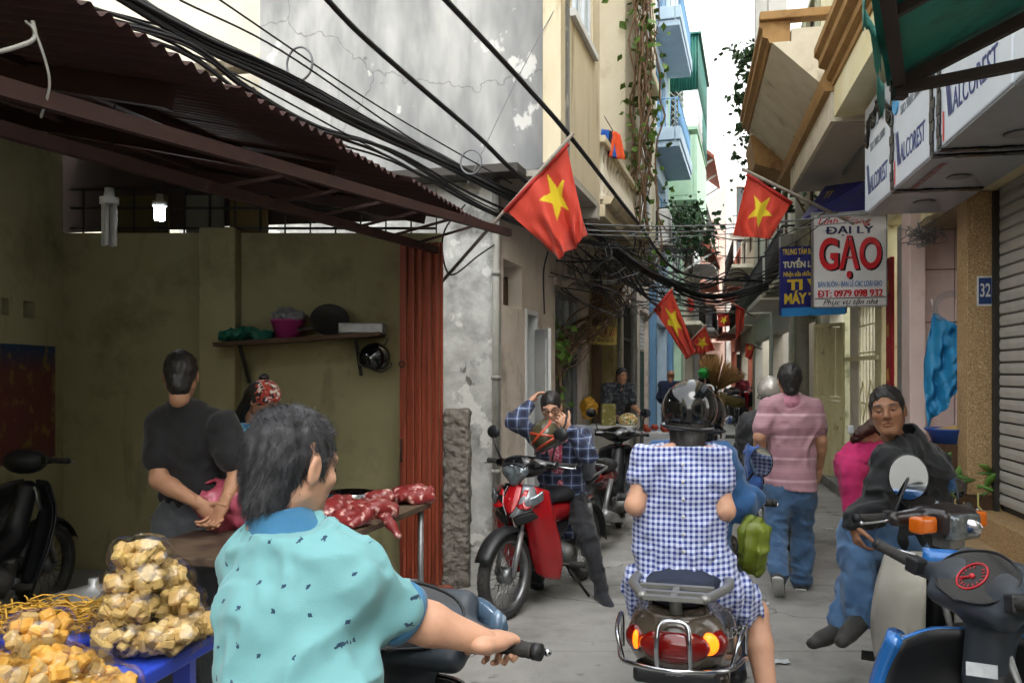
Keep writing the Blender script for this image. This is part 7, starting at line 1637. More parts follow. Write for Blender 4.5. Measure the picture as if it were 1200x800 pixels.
bush('trailing shrub spilling over the lemon house against white sky', [(at(893, 75, 13), (.22, .2, .12)), (at(878, 62, 13), (.16, .2, .05)), (at(886, 100, 13), (.14, .2, .1)), (at(890, 125, 13), (.22, .2, .2)), (at(888, 150, 13), (.15, .2, .15)), (at(894, 180, 13), (.16, .2, .2)), (at(876, 112, 13), (.1, .1, .04)), (at(897, 205, 13), (.16, .2, .22))], .115, 130, M_leafd, [(b0, at(878, 62, 13)), (b0, at(876, 112, 13)), (b0, at(890, 150, 13)), (b0, at(897, 205, 13))])
b1 = at(800, 300, 22)
bush('leafy potted shrub on the balcony below the mint house', [(at(805, 262, 22), (.35, .3, .3)), (at(818, 272, 22), (.3, .3, .22)), (at(795, 250, 22), (.3, .3, .2)), (at(808, 285, 22), (.35, .3, .2))], .17, 150, M_leafd, [(b1, at(805, 262, 22)), (b1, at(820, 270, 22)), (b1, at(795, 248, 22))])
bush('greenery at the foot of the balcony over the far lane', [(at(905, 195, 14), (.2, .3, .25)), (at(912, 215, 14), (.2, .3, .2))], .13, 120, M_leafd, [(RP(14, .3, 4.2), at(905, 195, 14))])
# washing on the balcony rail
for (px, py, c, lab) in ((711, 163, '#2a62c4', 'blue cloth drying on the balcony rail'), (721, 165, '#e0562a', 'orange cloth drying on the balcony rail'), (716, 164, '#20242e', 'dark cloth drying between the blue and orange cloths')):
    mb = MB(); c0 = at(px, py, 9.75); w = .1 if px != 716 else .05
    mb.grid(lambda a, b: c0+V((a-.5)*w*2*(.55+.6*b), .02*math.sin(a*9+b*3), .12-b*.3-.04*a), 10, 10); solo('drying_cloth', mb, mat('cloth_'+c, c, .8), lab, 'cloth', solid=.004, fix=False)
mb = MB(); mb.tube([LP(9.6, .7, 4.42), LP(12.3, .7, 4.4)], .006, 5); solo('washing_line', mb, M_cabg, 'thin washing line along the balcony rail', 'line')
# air conditioner
ac = thing('air_conditioner', 'white air conditioner box mounted on the cream house end', 'air conditioner', at(774, 296, 14.95)); c = at(774, 270, 15.0); Rz = Matrix.Rotation(-.278, 3, 'Z')
mb = MB(); mb.box(c, (.34, .75, .62), Rz); part(ac, 'case', mb, M_white, world=True, bev=.02)
mb = MB(); mb.box(c+Rz @ V(-.06, -.38, .02), (.13, .02, .5), Rz); part(ac, 'grille', mb, M_iron, world=True)
mb = MB(); mb.lathe([(.0, 0), (.24, 0), (.24, .012), (0, .012)], c+Rz @ V(.172, 0, 0), Rz @ V(1, 0, 0), 22); part(ac, 'fan_guard', mb, M_steel, world=True)
mb = MB(); mb.box(c+V(0, 0, -.34), (.5, .6, .05), Rz); mb.bar(c+V(-.2, 0, -.36), c+V(-.25, 0, -.7), .04, .04); part(ac, 'bracket', mb, M_iron, world=True)
# green awning on the near right
aw = thing('awning', 'green tarpaulin awning on dark steel frame above the sign box', 'awning', (2.4, 3.0, 2.8)); C0 = V(1.59, 3.5, 2.78); fd = V(-.447, -.894, 0); wd = V(.894, -.447, 0)
E0 = C0+fd*1.5
def aws(t, s_): return C0+fd*t+wd*s_+UP*(s_*.42)
M_tarpg = mat('green_tarp', '#1f6e62', .6, c2='#2a8577', nscale=5, c3='#174f47', n3=3, lo3=.55, hi3=.7)
mb = MB(); mb.grid(lambda a, b: aws(-.04+a*1.5, -.05+b*1.45)+UP*(.03+.02*math.sin(a*11+b*3)), 16, 14); part(aw, 'tarpaulin', mb, M_tarpg, world=True, fix=False, solid=.003)
mb = MB(); mb.grid(lambda a, b: aws(-.05+a*1.5, -.06)+UP*(.04-b*(.08+.05*math.sin(a*19)+.03*math.sin(a*47)))+wd*-.015*math.sin(a*13), 40, 4); part(aw, 'valance', mb, M_tarpg, world=True, fix=False, solid=.003)
M_rustd = mat('dark_frame_steel', '#2b2220', .6, c2='#3a2a24', nscale=12)
for a, b, w, nm in ((aws(-.02, 0), aws(1.45, 0), .045, 'front_bar'), (aws(0, 0), aws(0, 1.42), .045, 'side_bar'), (C0+UP*-.02, C0+wd*1.42+UP*.08, .04, 'strut'), (aws(.75, 0), aws(.75, 1.42), .03, 'rafter')): part(aw, nm, MB().bar(a, b, w, w), M_rustd, world=True)
mb = MB(); mb.bar(C0+UP*.03, C0-UP*.06, .05, .05); part(aw, 'bar_end', mb, M_rustd, world=True)
# ---------------------------------------------------------------- RIGHT: tarp, produce
M_tarp = mat('blue_tarp', '#2a86b8', .45, c2='#2377a6', nscale=6, bump=.25, bscale=14); tb = thing('tarpaulin', 'sky blue plastic sheet hung in the pink tiled bay', 'tarpaulin', at(1100, 505, 7.6)); mb = MB()
TL, TR, BR, BL = at(1094, 366, 7.75), at(1134, 388, 7.35), at(1126, 452, 7.4), at(1086, 500, 7.6)
def tf(a, b):
    p = lerp(lerp(TL, TR, a), lerp(BL, BR, a), b); w = .035*math.sin(a*11+b*5)+.02*math.sin(a*23-b*9)+.015*math.sin(b*31+a*6); return p+V(-.05*math.sin(b*3.1)*(1-a)+.3*w, w, .25*w-.12*(1-abs(2*a-1))*b*.3)
mb.grid(tf, 34, 40); part(tb, 'sheet', mb, M_tarp, world=True, fix=False, solid=.002)
mb = MB(); mb.tube([TL+V(0, 0, .02), TL+V(-.01, .02, .12)], .006, 5); part(tb, 'tie', mb, M_sole, world=True)
mb = MB(); c = at(1115, 362, 7.6)
for k in range(4): mb.torus(c+V(.004*k, .012*k, .006*k), V(.1+.05*k, 1, .12*k-.2), .118+.009*k, .0028, 34, 5)
solo('wire_coil', mb, M_cabg, 'coil of pale wire hung above the blue sheet', 'wire'); mb = MB(); rc = random.Random(8); c = at(1085, 277, 7.8)
for k in range(16): mb.tube(crom([c+V(rc.gauss(0, .07), rc.gauss(0, .05), rc.gauss(0, .06)) for _ in range(5)], 5), .004, 4, caps=False)
for k in range(5): mb.tube(crom([c, c+V(rc.uniform(-.25, .2), 0, rc.uniform(-.02, .1)), c+V(rc.uniform(-.35, .3), .1, rc.uniform(.05, .2))], 5), .004, 4, caps=False)
solo('wire_bunch', mb, M_cabg, 'snarled bunch of grey wires under the sign box', 'wire')
cr = thing('produce_stand', 'dark wooden crate stand holding vegetables below the blue basin', 'stand', at(1130, 640, 7.0)); c = at(1128, 575, 7.0); mb = MB(); mb.box((c.x+.06, c.y+.1, .32), (.62, .55, .6)); part(cr, 'crate', mb, M_wood, world=True, bev=.01)
for k in range(4): mb = MB(); mb.box((c.x+.06, c.y-.185, .1+.15*k), (.64, .02, .1)); part(cr, 'slat', mb, M_wood, world=True)
mb = MB(); mb.box((c.x+.1, c.y+.28, .5), (.6, .35, 1.0)); part(cr, 'shelf_box', mb, M_wood, world=True)
b_ = at(1120, 522, 7.15); bz = MB(); bz.lathe([(.0, 0), (.13, 0), (.17, .09), (.2, .115), (.2, .125), (.18, .125), (.15, .1), (.12, .02), (0, .02)], (b_.x, b_.y+.1, 1.0), UP, 24); solo('plastic_basin', bz, mat('basin_blue', '#2c4f9c', .35, c2='#26448a'), 'blue plastic basin on the produce stand under the sheet', 'basin')
rp = random.Random(4)
for k in range(3):
    S = SDF(); q = V(b_.x-.05+.06*k, b_.y+.08-.04*k, 1.1); S.cone(q+V(-.1, 0, 0), q+V(.1, .03, .02), .022, .03); v, f = S.mesh(.008); solo('root_vegetable', MB().np(v, f), mat('tan_root', '#b79a63', .7), 'tan root lying in the blue basin', 'vegetable', 'roots in the basin')
for k in range(42):
    q = V(c.x-.22+rp.uniform(0, .5), c.y-.16+rp.uniform(0, .3), .64+rp.uniform(0, .16)); P = [q]; d = V(rp.uniform(-1, 1), rp.uniform(-.7, .2), rp.uniform(-.2, .6)).normalized()
    for j in range(3): P.append(P[-1]+d*.085-UP*.014*j)
    mb = MB(); mb.tube(P, [.01, .03, .036, .008], 6, flat=(UP, .4)); solo('leafy_green', mb, mat('greens%d' % (k % 3), ('#5d8a3a', '#7aa04a', '#466e2c')[k % 3], .5), 'bunched green vegetable heaped on the wooden crate', 'vegetable', 'greens on the crate')
for k in range(9):
    q = V(c.x-.15+rp.uniform(0, .4), c.y-.2+rp.uniform(0, .1), .55+rp.uniform(0, .12)); mb = MB(); mb.tube([q, q+V(rp.uniform(-.1, .1), -.05, -.1), q+V(rp.uniform(-.15, .15), -.08, -.2)], [.006, .008, .003], 5); solo('pale_root', mb, mat('pale_root', '#cfc27a', .6), 'pale yellow root hanging over the crate edge', 'vegetable', 'roots over the crate edge')
mb = MB(); mb.box((5.0, 12.6, .16), (.5, .3, .06)); solo('slab_offcut', mb, M_conc, 'loose concrete slab by the gate plinth', 'slab')
# paper scraps
for (px, py, s_) in ((895, 548+160, .05), (915, 776, .06), (972, 620, .05)):
    q = at(px, py, 1.6/(py-436)*1000*.999); mb = MB(); mb.grid(lambda a, b: V(q.x+(a-.5)*s_*1.6, q.y+(b-.5)*s_, .006+.008*math.sin(a*5+b*3)**2), 5, 5); solo('paper_scrap', mb, M_paper, 'crumpled white paper scrap on the concrete lane', 'litter', 'paper scraps')
# green shopping bag hung on the taupe scooter
S = SDF(); g0 = at(884, 640, 3.75); S.ell(g0, (.06, .08, .12)); S.cone(g0+UP*.06, at(872, 600, 3.85), .05, .012, k=.04); S.mod(folds(.016, 5, 20, 5)); v, f = S.mesh(.007)
solo('carrier_bag', MB().np(v, f), mat('olive_plastic', '#7c8a2e', .3, c2='#66742a', trans=.15), 'olive green plastic bag hanging from the taupe scooter', 'bag')
# ---------------------------------------------------------------- shop counter
ct = thing('shop_counter', 'small grey counter in front of the leaning shopkeeper', 'counter', at(718, 545, 12.0)); c = at(717, 0, 12.0); mb = MB(); mb.box((c.x, c.y, .42), (.55, .4, .8), Matrix.Rotation(-.28, 3, 'Z')); part(ct, 'cabinet', mb, M_pvc, world=True, bev=.01); mb = MB(); mb.box((c.x, c.y, .84), (.65, .5, .04), Matrix.Rotation(-.28, 3, 'Z')); part(ct, 'top', mb, M_white, world=True, bev=.006)
mb = MB(); mb.box((c.x-.06, c.y-.05, 1.01), (.2, .2, .3)); tn = solo('square_tin', mb, mat('olive_tin', '#8a8244', .4, metal=.3, c2='#6d6634', nscale=14, c3='#b9b08a', n3=9, lo3=.55, hi3=.6), 'square olive tin on the grey counter', 'tin', bev=.01)
S = SDF(); q = V(c.x+.22, c.y-.05, .93); S.ell(q, (.12, .09, .09)); S.mod(folds(.02, 7, 20, 20)); v, f = S.mesh(.01); solo('snack_bag', MB().np(v, f), blotch('snack_print', ['#cfa86a', '#e0d6c0', '#3f7a3a'], 24), 'printed snack bag beside the olive tin', 'bag')
S = SDF(); q = at(690, 478, 11.6); S.ell(q, (.1, .08, .14)); S.mod(folds(.03, 8, 14, 12)); v, f = S.mesh(.012); solo('hanging_bag', MB().np(v, f), mat('yellow_plastic', '#c2902c', .35), 'yellow plastic bag hanging beside the timber post', 'bag')
mb = MB(); mb.tube([at(690, 468, 11.6), at(690, 440, 11.75), LP(11.9, .05, 1.75)], .004, 5); solo('bag_string', mb, M_cab, 'string holding up the yellow plastic bag', 'string')
cr2 = thing('produce_crate', 'white foam crate of red vegetables by the steel post', 'crate', at(772, 505, 17)); c = at(772, 0, 17.2); mb = MB(); mb.box((c.x, c.y, .2), (.7, .5, .4)); part(cr2, 'box', mb, M_white, world=True, bev=.02)
for k in range(14): mb = MB(); mb.ball((c.x+rp.uniform(-.28, .28), c.y+rp.uniform(-.18, .18), .43+rp.uniform(0, .06)), .06); solo('tomato', mb, mat('tomato', '#a8442c', .4), 'red vegetable heaped in the white foam crate', 'vegetable', 'vegetables in the foam crate')
S = SDF(); q = at(760, 507, 16); S.ell((q.x, q.y, .08), (.12, .1, .08)); S.mod(folds(.02, 6, 16, 16)); v, f = S.mesh(.012); solo('green_bag', MB().np(v, f), mat('lime_plastic', '#9cc832', .35), 'lime green bag lying by the white foam crate', 'bag')
# ---------------------------------------------------------------- loaded bicycle
bc = thing('bicycle', 'old bicycle loaded with brooms and baskets wheeled away down the lane', 'bicycle', at(838, 520, 18.8), math.atan2(1, .3))
for x in (.52, -.52):
    mb = MB(); mb.torus((x, 0, .34), (0, 1, 0), .33, .018, 36, 8); w_ = part(bc, 'wheel', mb, M_rub, fix=False); mb = MB()
    for k in range(18): t = k*math.pi*2/18; mb.tube([V(x, 0, .34), V(x+.32*math.cos(t), 0, .34+.32*math.sin(t))], .003, 4)
    mb.torus((x, 0, .34), (0, 1, 0), .31, .008, 36, 6); part(w_, 'rim', mb, M_steel, fix=False)
mb = MB()
for a, b in (((.52, 0, .34), (.4, 0, .95)), ((.42, 0, .85), (-.05, 0, .3)), ((.42, 0, .88), (-.2, 0, .82)), ((-.05, 0, .3), (-.2, 0, .95)), ((-.05, 0, .3), (-.52, 0, .34)), ((-.2, 0, .8), (-.52, 0, .34)), ((.4, -.28, 1.05), (.4, .28, 1.05)), ((.4, 0, .95), (.4, 0, 1.05)), ((-.1, -.1, .22), (0, .1, .38))): mb.tube([V(*a), V(*b)], .016, 6)
part(bc, 'frame', mb, M_iron, fix=False); mb = MB(); mb.ball((-.22, 0, .98), (.13, .08, .04)); part(bc, 'saddle', mb, M_seat, fix=False)
M_straw = mat('straw', '#a98352', .9, c2='#84602f', nscale=20, namt=.9, stretch=(3, 3, 1), bump=.5); M_bask = mat('woven_olive', '#6e5f34', .85, c2='#544826', nscale=30, bump=.8, bscale=50)
def broom(a, b, spread, label, m=M_straw):
    a = Vector(a); b = Vector(b); t = thing('broom_bundle', label, 'brooms', a, 0, None); mb = MB(); d = (b-a); u = d.orthogonal().normalized(); w = d.cross(u).normalized()
    for k in range(150): r = rp.uniform(0, 1)**.5*spread; th = rp.uniform(0, 6.28); mb.tube([a+(u*math.cos(th)+w*math.sin(th))*.04, lerp(a, b, .5)+(u*math.cos(th)+w*math.sin(th))*r*.6, b+(u*math.cos(th)+w*math.sin(th))*r+d*rp.uniform(-.15, .1)-UP*.05*r], [.006, .009, .003], 4)
    part(t, 'bristles', mb, m, world=True, fix=False, kind='stuff'); mb = MB(); mb.tube([a-d*.35, a+d*.3], [.02, .035], 7); part(t, 'handle', mb, M_wood, world=True, fix=False)
broom(at(838, 452, 18.4), at(832, 418, 18.3), .3, 'brown straw broom bundle standing high on the bicycle'); broom(at(842, 455, 18.5), at(862, 430, 18.4), .3, 'brown straw broom bundle fanned sideways on the bicycle'); broom(at(845, 500, 18.2), at(846, 462, 18.3), .12, 'pale upright broom stalks tied to the bicycle rear', M_bask)
for (px, py, lab, r) in ((858, 468, 'olive woven basket lashed to the bicycle side', .28), (838, 474, 'flat woven basket under the olive basket', .2)):
    q = at(px, py, 18.3); S = SDF(); S.ell(q, (r, .14, r*.55), Matrix.Rotation(.35, 3, 'Y')); S.ell(q+UP*.1, (r*.85, .12, r*.45), Matrix.Rotation(.35, 3, 'Y'), mode='s', k=.02); S.mod(lambda P, d: d+.012*vnoise(P*24)); v, f = S.mesh(.018); solo('woven_basket', MB().np(v, f), M_bask, lab, 'basket')
S = SDF(); q = at(825, 437, 18.3); S.ell(q, (.12, .1, .1)); S.mod(folds(.03, 8, 16, 16)); v, f = S.mesh(.015); solo('plastic_bag', MB().np(v, f), mat('bright_green', '#2fae4a', .35), 'bright green bag tied on top of the bicycle load', 'bag')
# ---------------------------------------------------------------- STALL contents
mt = thing('meat_table', 'low wooden meat table with steel legs at the stall front', 'table', LP(4.4, .3, 0)); T0_, T1_ = V(-.47, 4.95, .85), V(-.93, 3.35, .85); dT = (T1_-T0_).normalized(); nT = V(-dT.y*-1, dT.x*-1, 0); nT = V(dT.y, -dT.x, 0)
mb = MB(); mb.hexa([q+UP*z for z in (-.035, 0) for q in (T0_, T1_, T1_+nT*.75, T0_+nT*.75)]); part(mt, 'top', mb, mat('table_board', '#6b5a48', .6, c2='#4d3f32', nscale=8, c3='#3a2a24', n3=3), world=True, bev=.006)
for q in (T0_+dT*.06+nT*.04, T1_-dT*.06+nT*.04, T0_+dT*.06+nT*.7, T1_-dT*.06+nT*.7): mb = MB(); mb.tube([q-UP*.035, V(q.x, q.y, .0)], .018, 8); part(mt, 'leg', mb, M_steel, world=True)
mb = MB(); mb.tube([T0_+dT*.06+nT*.04-UP*.45, T0_+dT*.06+nT*.7-UP*.45], .012, 6); mb.tube([T0_+dT*.06+nT*.04-UP*.45, T1_-dT*.06+nT*.04-UP*.45], .012, 6); part(mt, 'stretcher', mb, M_steel, world=True)
def meatmat(nm, a, b):
    B = NB(nm, .3, 0, .2, 60); n = B.noise(24, 5); f = B.math('MULTIPLY', B.math('SUBTRACT', n, .56), 12, True); return B.out(B.mix(f, B.mix(B.noise(26), a, '#6d1a1e'), b))
M_meat = meatmat('raw_meat', '#8c3634', '#cfa59b'); rm = random.Random(12)
for k, (t, o, sx, sy, sz, lab) in enumerate(((.05, .1, .16, .11, .06, 'large cut of red meat at the far table corner'), (.16, .22, .09, .08, .055, 'marbled lump of meat beside the steel bowl'), (.36, .13, .2, .1, .05, 'long slab of fatty meat along the table edge'), (.45, .3, .15, .1, .06, 'folded piece of dark red meat behind the long slab'), (.52, .1, .13, .08, .05, 'small pink cut of meat nearest the polo collar'), (.66, .3, .16, .12, .06, 'broad cut of meat hidden behind the rider'), (.3, .36, .12, .09, .05, 'thin red cut lying behind the marbled lump'))):
    q = lerp(T0_, T1_, t)+nT*o+UP*(sz*.55); S = SDF(); ro = Matrix.Rotation(rm.uniform(-.5, .9), 3, 'Z'); sx, sy = sx*.86, sy*.86; S.ell(q, (sx, sy, sz), ro); S.ell(q+V(.05, .04, .01), (sx*.6, sy*.8, sz*.9), ro, k=.03); S.mod(lambda P, d: d+.022*vnoise(P*13, 3)+.011*vnoise(P*32, 1)); S.cut(T0_+UP*.001, -UP); v, f = S.mesh(.009); solo('meat', MB().np(v, f), M_meat, lab, 'meat')
q = lerp(T0_, T1_, .38)+nT*-.005; S = SDF(); S.cone(q+UP*.01, q-UP*.07+V(.06, -.03, 0), .03, .022); S.mod(lambda P, d: d+.01*vnoise(P*30)); v, f = S.mesh(.008); solo('meat', MB().np(v, f), M_meat, 'strip of meat drooping over the table edge', 'meat')
q = lerp(T0_, T1_, .14)+nT*.4; mb = MB(); mb.lathe([(0, 0), (.1, 0), (.14, .07), (.145, .07), (.11, -.0)], q+UP*.003, UP, 22); solo('steel_bowl', mb, M_chr, 'steel bowl behind the marbled lump of meat', 'bowl')
S = SDF(); q = lerp(T0_, T1_, .62)+nT*.62+UP*.1; S.ell(q, (.16, .13, .12)); S.mod(folds(.03, 9, 12, 12)); v, f = S.mesh(.011); solo('plastic_bag', MB().np(v, f), mat('pink_plastic', '#c46a80', .3, c2='#8f2c3a', nscale=7, namt=.9), 'pink plastic bag of meat on the table behind the clasped hands', 'bag')
# shelf with things
sf = thing('wall_shelf', 'dark plank shelf on the ochre back wall', 'shelf', EP(-1.6, .2, 1.83)); a, b = EP(-2.26, .16, 1.81), EP(-1.0, .16, 1.89); mb = MB(); mb.bar(a, b, .3, .03); part(sf, 'plank', mb, M_wood, world=True)
for f_ in (.15, .85): q = lerp(a, b, f_); mb = MB(); mb.bar(q+V(0, .14, -.3), q+V(0, -.1, -.015), .025, .025); part(sf, 'bracket', mb, M_iron, world=True)
def onshelf(f_): return lerp(a, b, f_)+UP*.016
bk = thing('basket', 'pink plastic basket on the wall shelf', 'basket', onshelf(.42)); mb = MB(); mb.lathe([(0, 0), (.09, 0), (.125, .13), (.132, .13), (.132, .145), (.12, .145), (.085, .01), (0, .01)], onshelf(.42), UP, 20); part(bk, 'tub', mb, mat('pink_tub', '#c2468c', .4), world=True); S = SDF(); S.ell(onshelf(.42)+UP*.16, (.11, .1, .06)); S.mod(folds(.03, 4, 18, 18)); v, f = S.mesh(.011); part(bk, 'plastic_wrap', MB().np(v, f), mat('grey_film', '#8d9094', .3), world=True, fix=False)
S = SDF(); S.ell(onshelf(.17)+UP*.045, (.2, .1, .05)); S.mod(folds(.02, 4, 14, 14)); v, f = S.mesh(.011); solo('plastic_bag', MB().np(v, f), mat('teal_plastic', '#1f6b5a', .35), 'flat green plastic bag lying on the wall shelf', 'bag')
mb = MB(); q = onshelf(.68); mb.lathe([(.0, 0), (.13, .01), (.15, .04), (.145, .04), (.12, .02), (0, .012)], q+V(.0, -.02, .1), V(.2, -.8, .5), 22); mb.bar(q+V(-.3, -.05, .03), q+V(-.1, -.02, .07), .03, .02); solo('frying_pan', mb, M_iron, 'black frying pan leaning on the wall shelf', 'pan')
mb = MB(); mb.box(onshelf(.88)+UP*.04, (.34, .22, .08)); solo('tray_stack', mb, M_steel, 'stack of grey trays at the end of the wall shelf', 'trays', bev=.008)
hg = thing('crash_helmet', 'black helmet hanging on the wall below the shelf end', 'helmet', at(440, 440, 6.5)); helmet_parts(hg, at(438, 423, 6.55), V(-.6, -.5, -.3), V(.1, -.2, 1), M_blkh, 1.0, False, top=True); mb = MB(); mb.tube(crom([at(444, 412, 6.55), at(452, 402, 6.6), at(455, 396, 6.7)], 5), .006, 5); part(hg, 'strap', mb, M_blk, world=True)
po = thing('wall_poster', 'bright printed wall poster in the dark stall corner', 'poster', SP(6.1, .01, 1.0)); mb = MB(); mb.add([SP(5.4, .006, .95), SP(6.62, .006, .95), SP(6.62, .006, 1.8), SP(5.4, .006, 1.8)], [(0, 1, 2, 3)]); B = NB('poster_print', .5, 0, 0); z = B.dot((0, 0, 1)); cA = B.mix(B.math('MULTIPLY', B.math('SUBTRACT', z, .6), 6, True), B.mix(B.noise(6), '#5c2338', '#6d3f26'), '#1d3858'); part(po, 'print', mb, B.out(B.mix(B.math('MULTIPLY', B.math('SUBTRACT', B.noise(9), .55), 9, True), cA, '#7d6534')), world=True, solid=.003)
# lamps
def cfl(label, c, lit):
    t = thing('ceiling_lamp', label, 'lamp', c); m = mat('lamp_lit', '#ffffff', .3, emit='#e8f4ff', estr=14) if lit else mat('lamp_off', '#b9bcbc', .3); mb = MB(); c = Vector(c); n = 4
    L_ = .2 if not lit else .09; r = .026 if not lit else .02
    for k in range(n): t_ = k*2*math.pi/n; p = c+V(r*math.cos(t_), r*math.sin(t_), 0); mb.tube([p, p-UP*L_], .011 if not lit else .012, 8)
    part(t, 'tubes', mb, m, world=True); mb = MB(); mb.lathe([(0, .07), (.02, .07), (.024, .03), (.042, .025), (.042, -.005), (0, -.005)], c, UP, 16); part(t, 'socket', mb, M_white, world=True); mb = MB(); mb.tube([c+UP*.07, c+UP*.5+V(.02, .02, 0)], .004, 5); part(t, 'flex', mb, M_cab, world=True)
cfl('unlit white energy saving lamp under the stall roof', at(128, 238, 4.0), False); cfl('glowing white lamp under the stall roof', at(187, 241, 5.2), True)
lp = bpy.data.lights.new('lamp_light', 'POINT'); lp.energy = 2.4; lp.shadow_soft_size = .05; lp.color = (.92, .97, 1); lo = bpy.data.objects.new('lamp_light', lp); col.objects.link(lo); lo.location = at(187, 252, 5.2)
# blue table with bags
bt = thing('blue_table', 'bright blue plastic table holding bags of fried tofu', 'table', (-1.5, 2.3, 0)); E0_, E1_ = V(-.905, 2.62, .8), V(-1.08, 1.75, .8); dE = (E1_-E0_).normalized(); nE = V(dE.y, -dE.x, 0); M_btab = mat('blue_plastic', '#3350cc', .35, c2='#2a44b4', nscale=4)
mb = MB(); mb.hexa([q+UP*z for z in (-.045, 0) for q in (E0_, E1_, E1_+nE*.8, E0_+nE*.8)]); part(bt, 'top', mb, M_btab, world=True, bev=.008)
for u, w in ((.08, .06), (.8, .06), (.08, .72), (.8, .72)): q = E0_+dE*u+nE*w; mb = MB(); mb.bar(q-UP*.04, V(q.x, q.y, 0), .05, .05); part(bt, 'leg', mb, M_btab, world=True)
def film():
    m = bpy.data.materials.new('clear_film'); m.use_nodes = True; nt = m.node_tree; nt.nodes.clear(); o = nn(nt, 'ShaderNodeOutputMaterial'); mx = nn(nt, 'ShaderNodeMixShader'); tr = nn(nt, 'ShaderNodeBsdfTransparent'); gl = nn(nt, 'ShaderNodeBsdfGlossy'); gl.inputs['Roughness'].default_value = .06
    lw = nn(nt, 'ShaderNodeLayerWeight'); lw.inputs['Blend'].default_value = .28; mr = nn(nt, 'ShaderNodeMapRange'); mr.inputs[3].default_value = .03; mr.inputs[4].default_value = .38; nt.links.new(lw.outputs['Fresnel'], mr.inputs[0]); nt.links.new(mr.outputs[0], mx.inputs[0]); tr.inputs[0].default_value = (.985, .98, .96, 1)
    nt.links.new(tr.outputs[0], mx.inputs[1]); nt.links.new(gl.outputs[0], mx.inputs[2]); nt.links.new(mx.outputs[0], o.inputs[0]); return m
M_film = film(); M_tofu = mat('tofu_tan', '#bf9752', .7, c2='#cbb07c', nscale=25, namt=.8, bump=.3, bscale=60); M_gold = mat('tofu_gold', '#c98a2a', .65, c2='#dcae55', nscale=22, namt=.8, bump=.3, bscale=60); M_tofu2 = mat('tofu_pale', '#d3b671', .7, c2='#b3945e', nscale=25, namt=.8, bump=.3, bscale=60)
pm = []
for m in (M_tofu, M_tofu2, M_gold):
    bm = bmesh.new(); bmesh.ops.create_cube(bm, size=1, matrix=Matrix.Diagonal((.036, .029, .027, 1))); bmesh.ops.bevel(bm, geom=list(bm.edges), offset=.005, segments=1, affect='EDGES'); me = bpy.data.meshes.new('tofu_piece'); bm.to_mesh(me); bm.free(); me.materials.append(m); pm.append(me)
def tbag(label, c, r, n, kinds, seed):
    rr = random.Random(seed); pcs = []; t = thing('tofu_bag', label, 'bag', c, 0, 'bags of fried tofu on the blue table'); c = Vector(c)
    for k in range(n):
        while True:
            p = V(rr.uniform(-1, 1), rr.uniform(-1, 1), rr.uniform(-1, 1))
            if .55 < p.length < 1: break
        o = bpy.data.objects.new('tofu_piece', pm[rr.choice(kinds)]); col.objects.link(o); o.parent = t; pcs.append(c+V(p.x*r[0]*.85, p.y*r[1]*.85, p.z*r[2]*.8+r[2])); o.location = (p.x*r[0]*.85, p.y*r[1]*.85, p.z*r[2]*.8+r[2]); o.rotation_euler = (rr.uniform(0, 6), rr.uniform(0, 6), rr.uniform(0, 6)); s_ = rr.uniform(.85, 1.25); o.scale = (s_, s_, s_)
    S = SDF(); cc = c+UP*r[2]; S.ell(cc, (r[0]*.95, r[1]*.95, r[2]*.95))
    for q in pcs: S.ell(q, (.024, .024, .022), k=.03)
    S.cone(cc+V(r[0]*.8, -.03, r[2]*.1), cc+V(r[0]*1.35, -.05, -r[2]*.2), .035, .008, k=.05); S.mod(folds(.006, seed, 16, 16, .5)); v, f = S.mesh(.009); part(t, 'film', MB().np(v, f), M_film, world=True, fix=False)
Z0 = .802; bl = [((195, 770), 2.42, Z0, (.085, .08, .048)), ((140, 775), 2.4, Z0, (.09, .08, .05)), ((225, 755), 2.55, Z0, (.07, .07, .045)), ((165, 745), 2.55, Z0, (.09, .08, .05)), ((150, 745), 2.45, Z0+.08, (.085, .075, .045)), ((200, 735), 2.52, Z0+.078, (.085, .075, .045)), ((160, 710), 2.48, Z0+.15, (.085, .07, .045)), ((195, 712), 2.56, Z0+.145, (.06, .06, .04)), ((165, 680), 2.5, Z0+.22, (.075, .065, .045))]
for k, ((px, py), Y_, z, r) in enumerate(bl): q = at(px, py, Y_); tbag('clear bag of pale tofu cubes in the stacked heap on the blue table', (q.x, q.y, z), r, 66, (0, 1, 1), 20+k)
for k, (px, Y_, z) in enumerate(((30, 2.15, Z0), (85, 2.1, Z0), (60, 2.0, Z0+.05), (120, 2.02, Z0), (10, 2.0, Z0+.02), (45, 2.25, Z0+.06), (-20, 2.15, Z0), (100, 1.9, Z0))): q = at(px, 0, Y_); tbag('clear bag of golden fried tofu in front of the pale cubes', (q.x, q.y, z), (.085, .08, .05), 58, (2, 2, 2, 0), 50+k)
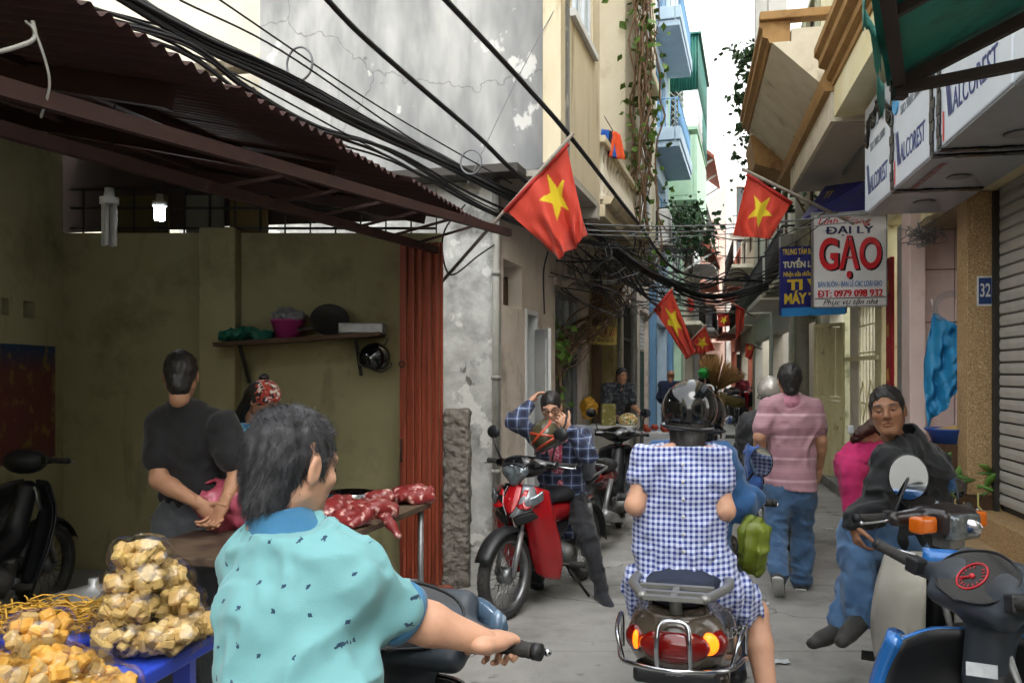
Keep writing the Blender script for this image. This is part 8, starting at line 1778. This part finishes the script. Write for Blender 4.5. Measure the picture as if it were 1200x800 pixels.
ty = thing('noodle_tray', 'blue edged tray heaped with yellow shreds behind the golden bags', 'tray', at(50, 760, 2.62)); c = at(55, 0, 2.62); mb = MB(); mb.box((c.x, c.y, .815), (.5, .3, .02)); part(ty, 'tray', mb, M_btab, world=True, bev=.006); mb = MB(); rn = random.Random(9)
for k in range(420):
    p = V(c.x+rn.gauss(0, .11), c.y+rn.gauss(0, .07), .83+.06*math.exp(-((rn.gauss(0, 1))**2))*rn.random()); d = V(rn.gauss(0, 1), rn.gauss(0, 1), rn.gauss(0, .3)).normalized()*.035; mb.tube([p-d, p+V(0, 0, .008), p+d], .0028, 4, caps=False)
part(ty, 'shreds', mb, mat('yellow_shreds', '#c79a3a', .6, c2='#b0852c', nscale=40), world=True, fix=False, kind='stuff')
# pots in the dark behind
for k, (px, Y_, r, z, lab) in enumerate(((45, 3.1, .22, .62, 'wide dark basin in the shadow behind the tofu'), (110, 3.3, .17, .72, 'grey lidded pot in the shadow behind the tofu'))):
    q = at(px, 0, Y_); mb = MB(); mb.lathe([(0, z-.6+.06), (r*.8, z-.6+.06), (r, z), (r*1.05, z), (r*1.05, z+.015), (r*.9, z+.02), (.02, z+.06), (.02, z+.085), (0, z+.085)], (q.x, q.y, 0), UP, 26); solo('cooking_pot', mb, M_iron if k == 0 else M_steel, lab, 'pot')

# concrete ramp slab and iron bar at the stall edge
rs_ = thing('ramp_slab', 'grey concrete ramp slab with iron edge beside the masonry pier', 'slab', (-.36, 5.85, 0)); Rr = Matrix.Rotation(.25, 3, 'Z') @ Matrix.Rotation(-.12, 3, 'Y')
mb = MB(); mb.box((-.37, 5.82, .04), (.42, .4, .06), Rr); part(rs_, 'slab', mb, M_conc, world=True, bev=.012); mb = MB(); mb.bar(V(-.17, 5.66, .02), V(-.2, 5.98, .03), .03, .03); part(rs_, 'iron_edge', mb, M_iron, world=True)
mb = MB(); mb.box((-.52, 6.02, .055), (.2, .1, .065), Matrix.Rotation(.4, 3, 'Z')); solo('loose_brick', mb, mat('old_brick', '#8a4f3c', .9, c2='#6d3f30', nscale=20, bump=.4), 'broken red brick lying on the ramp slab', 'brick', bev=.006)
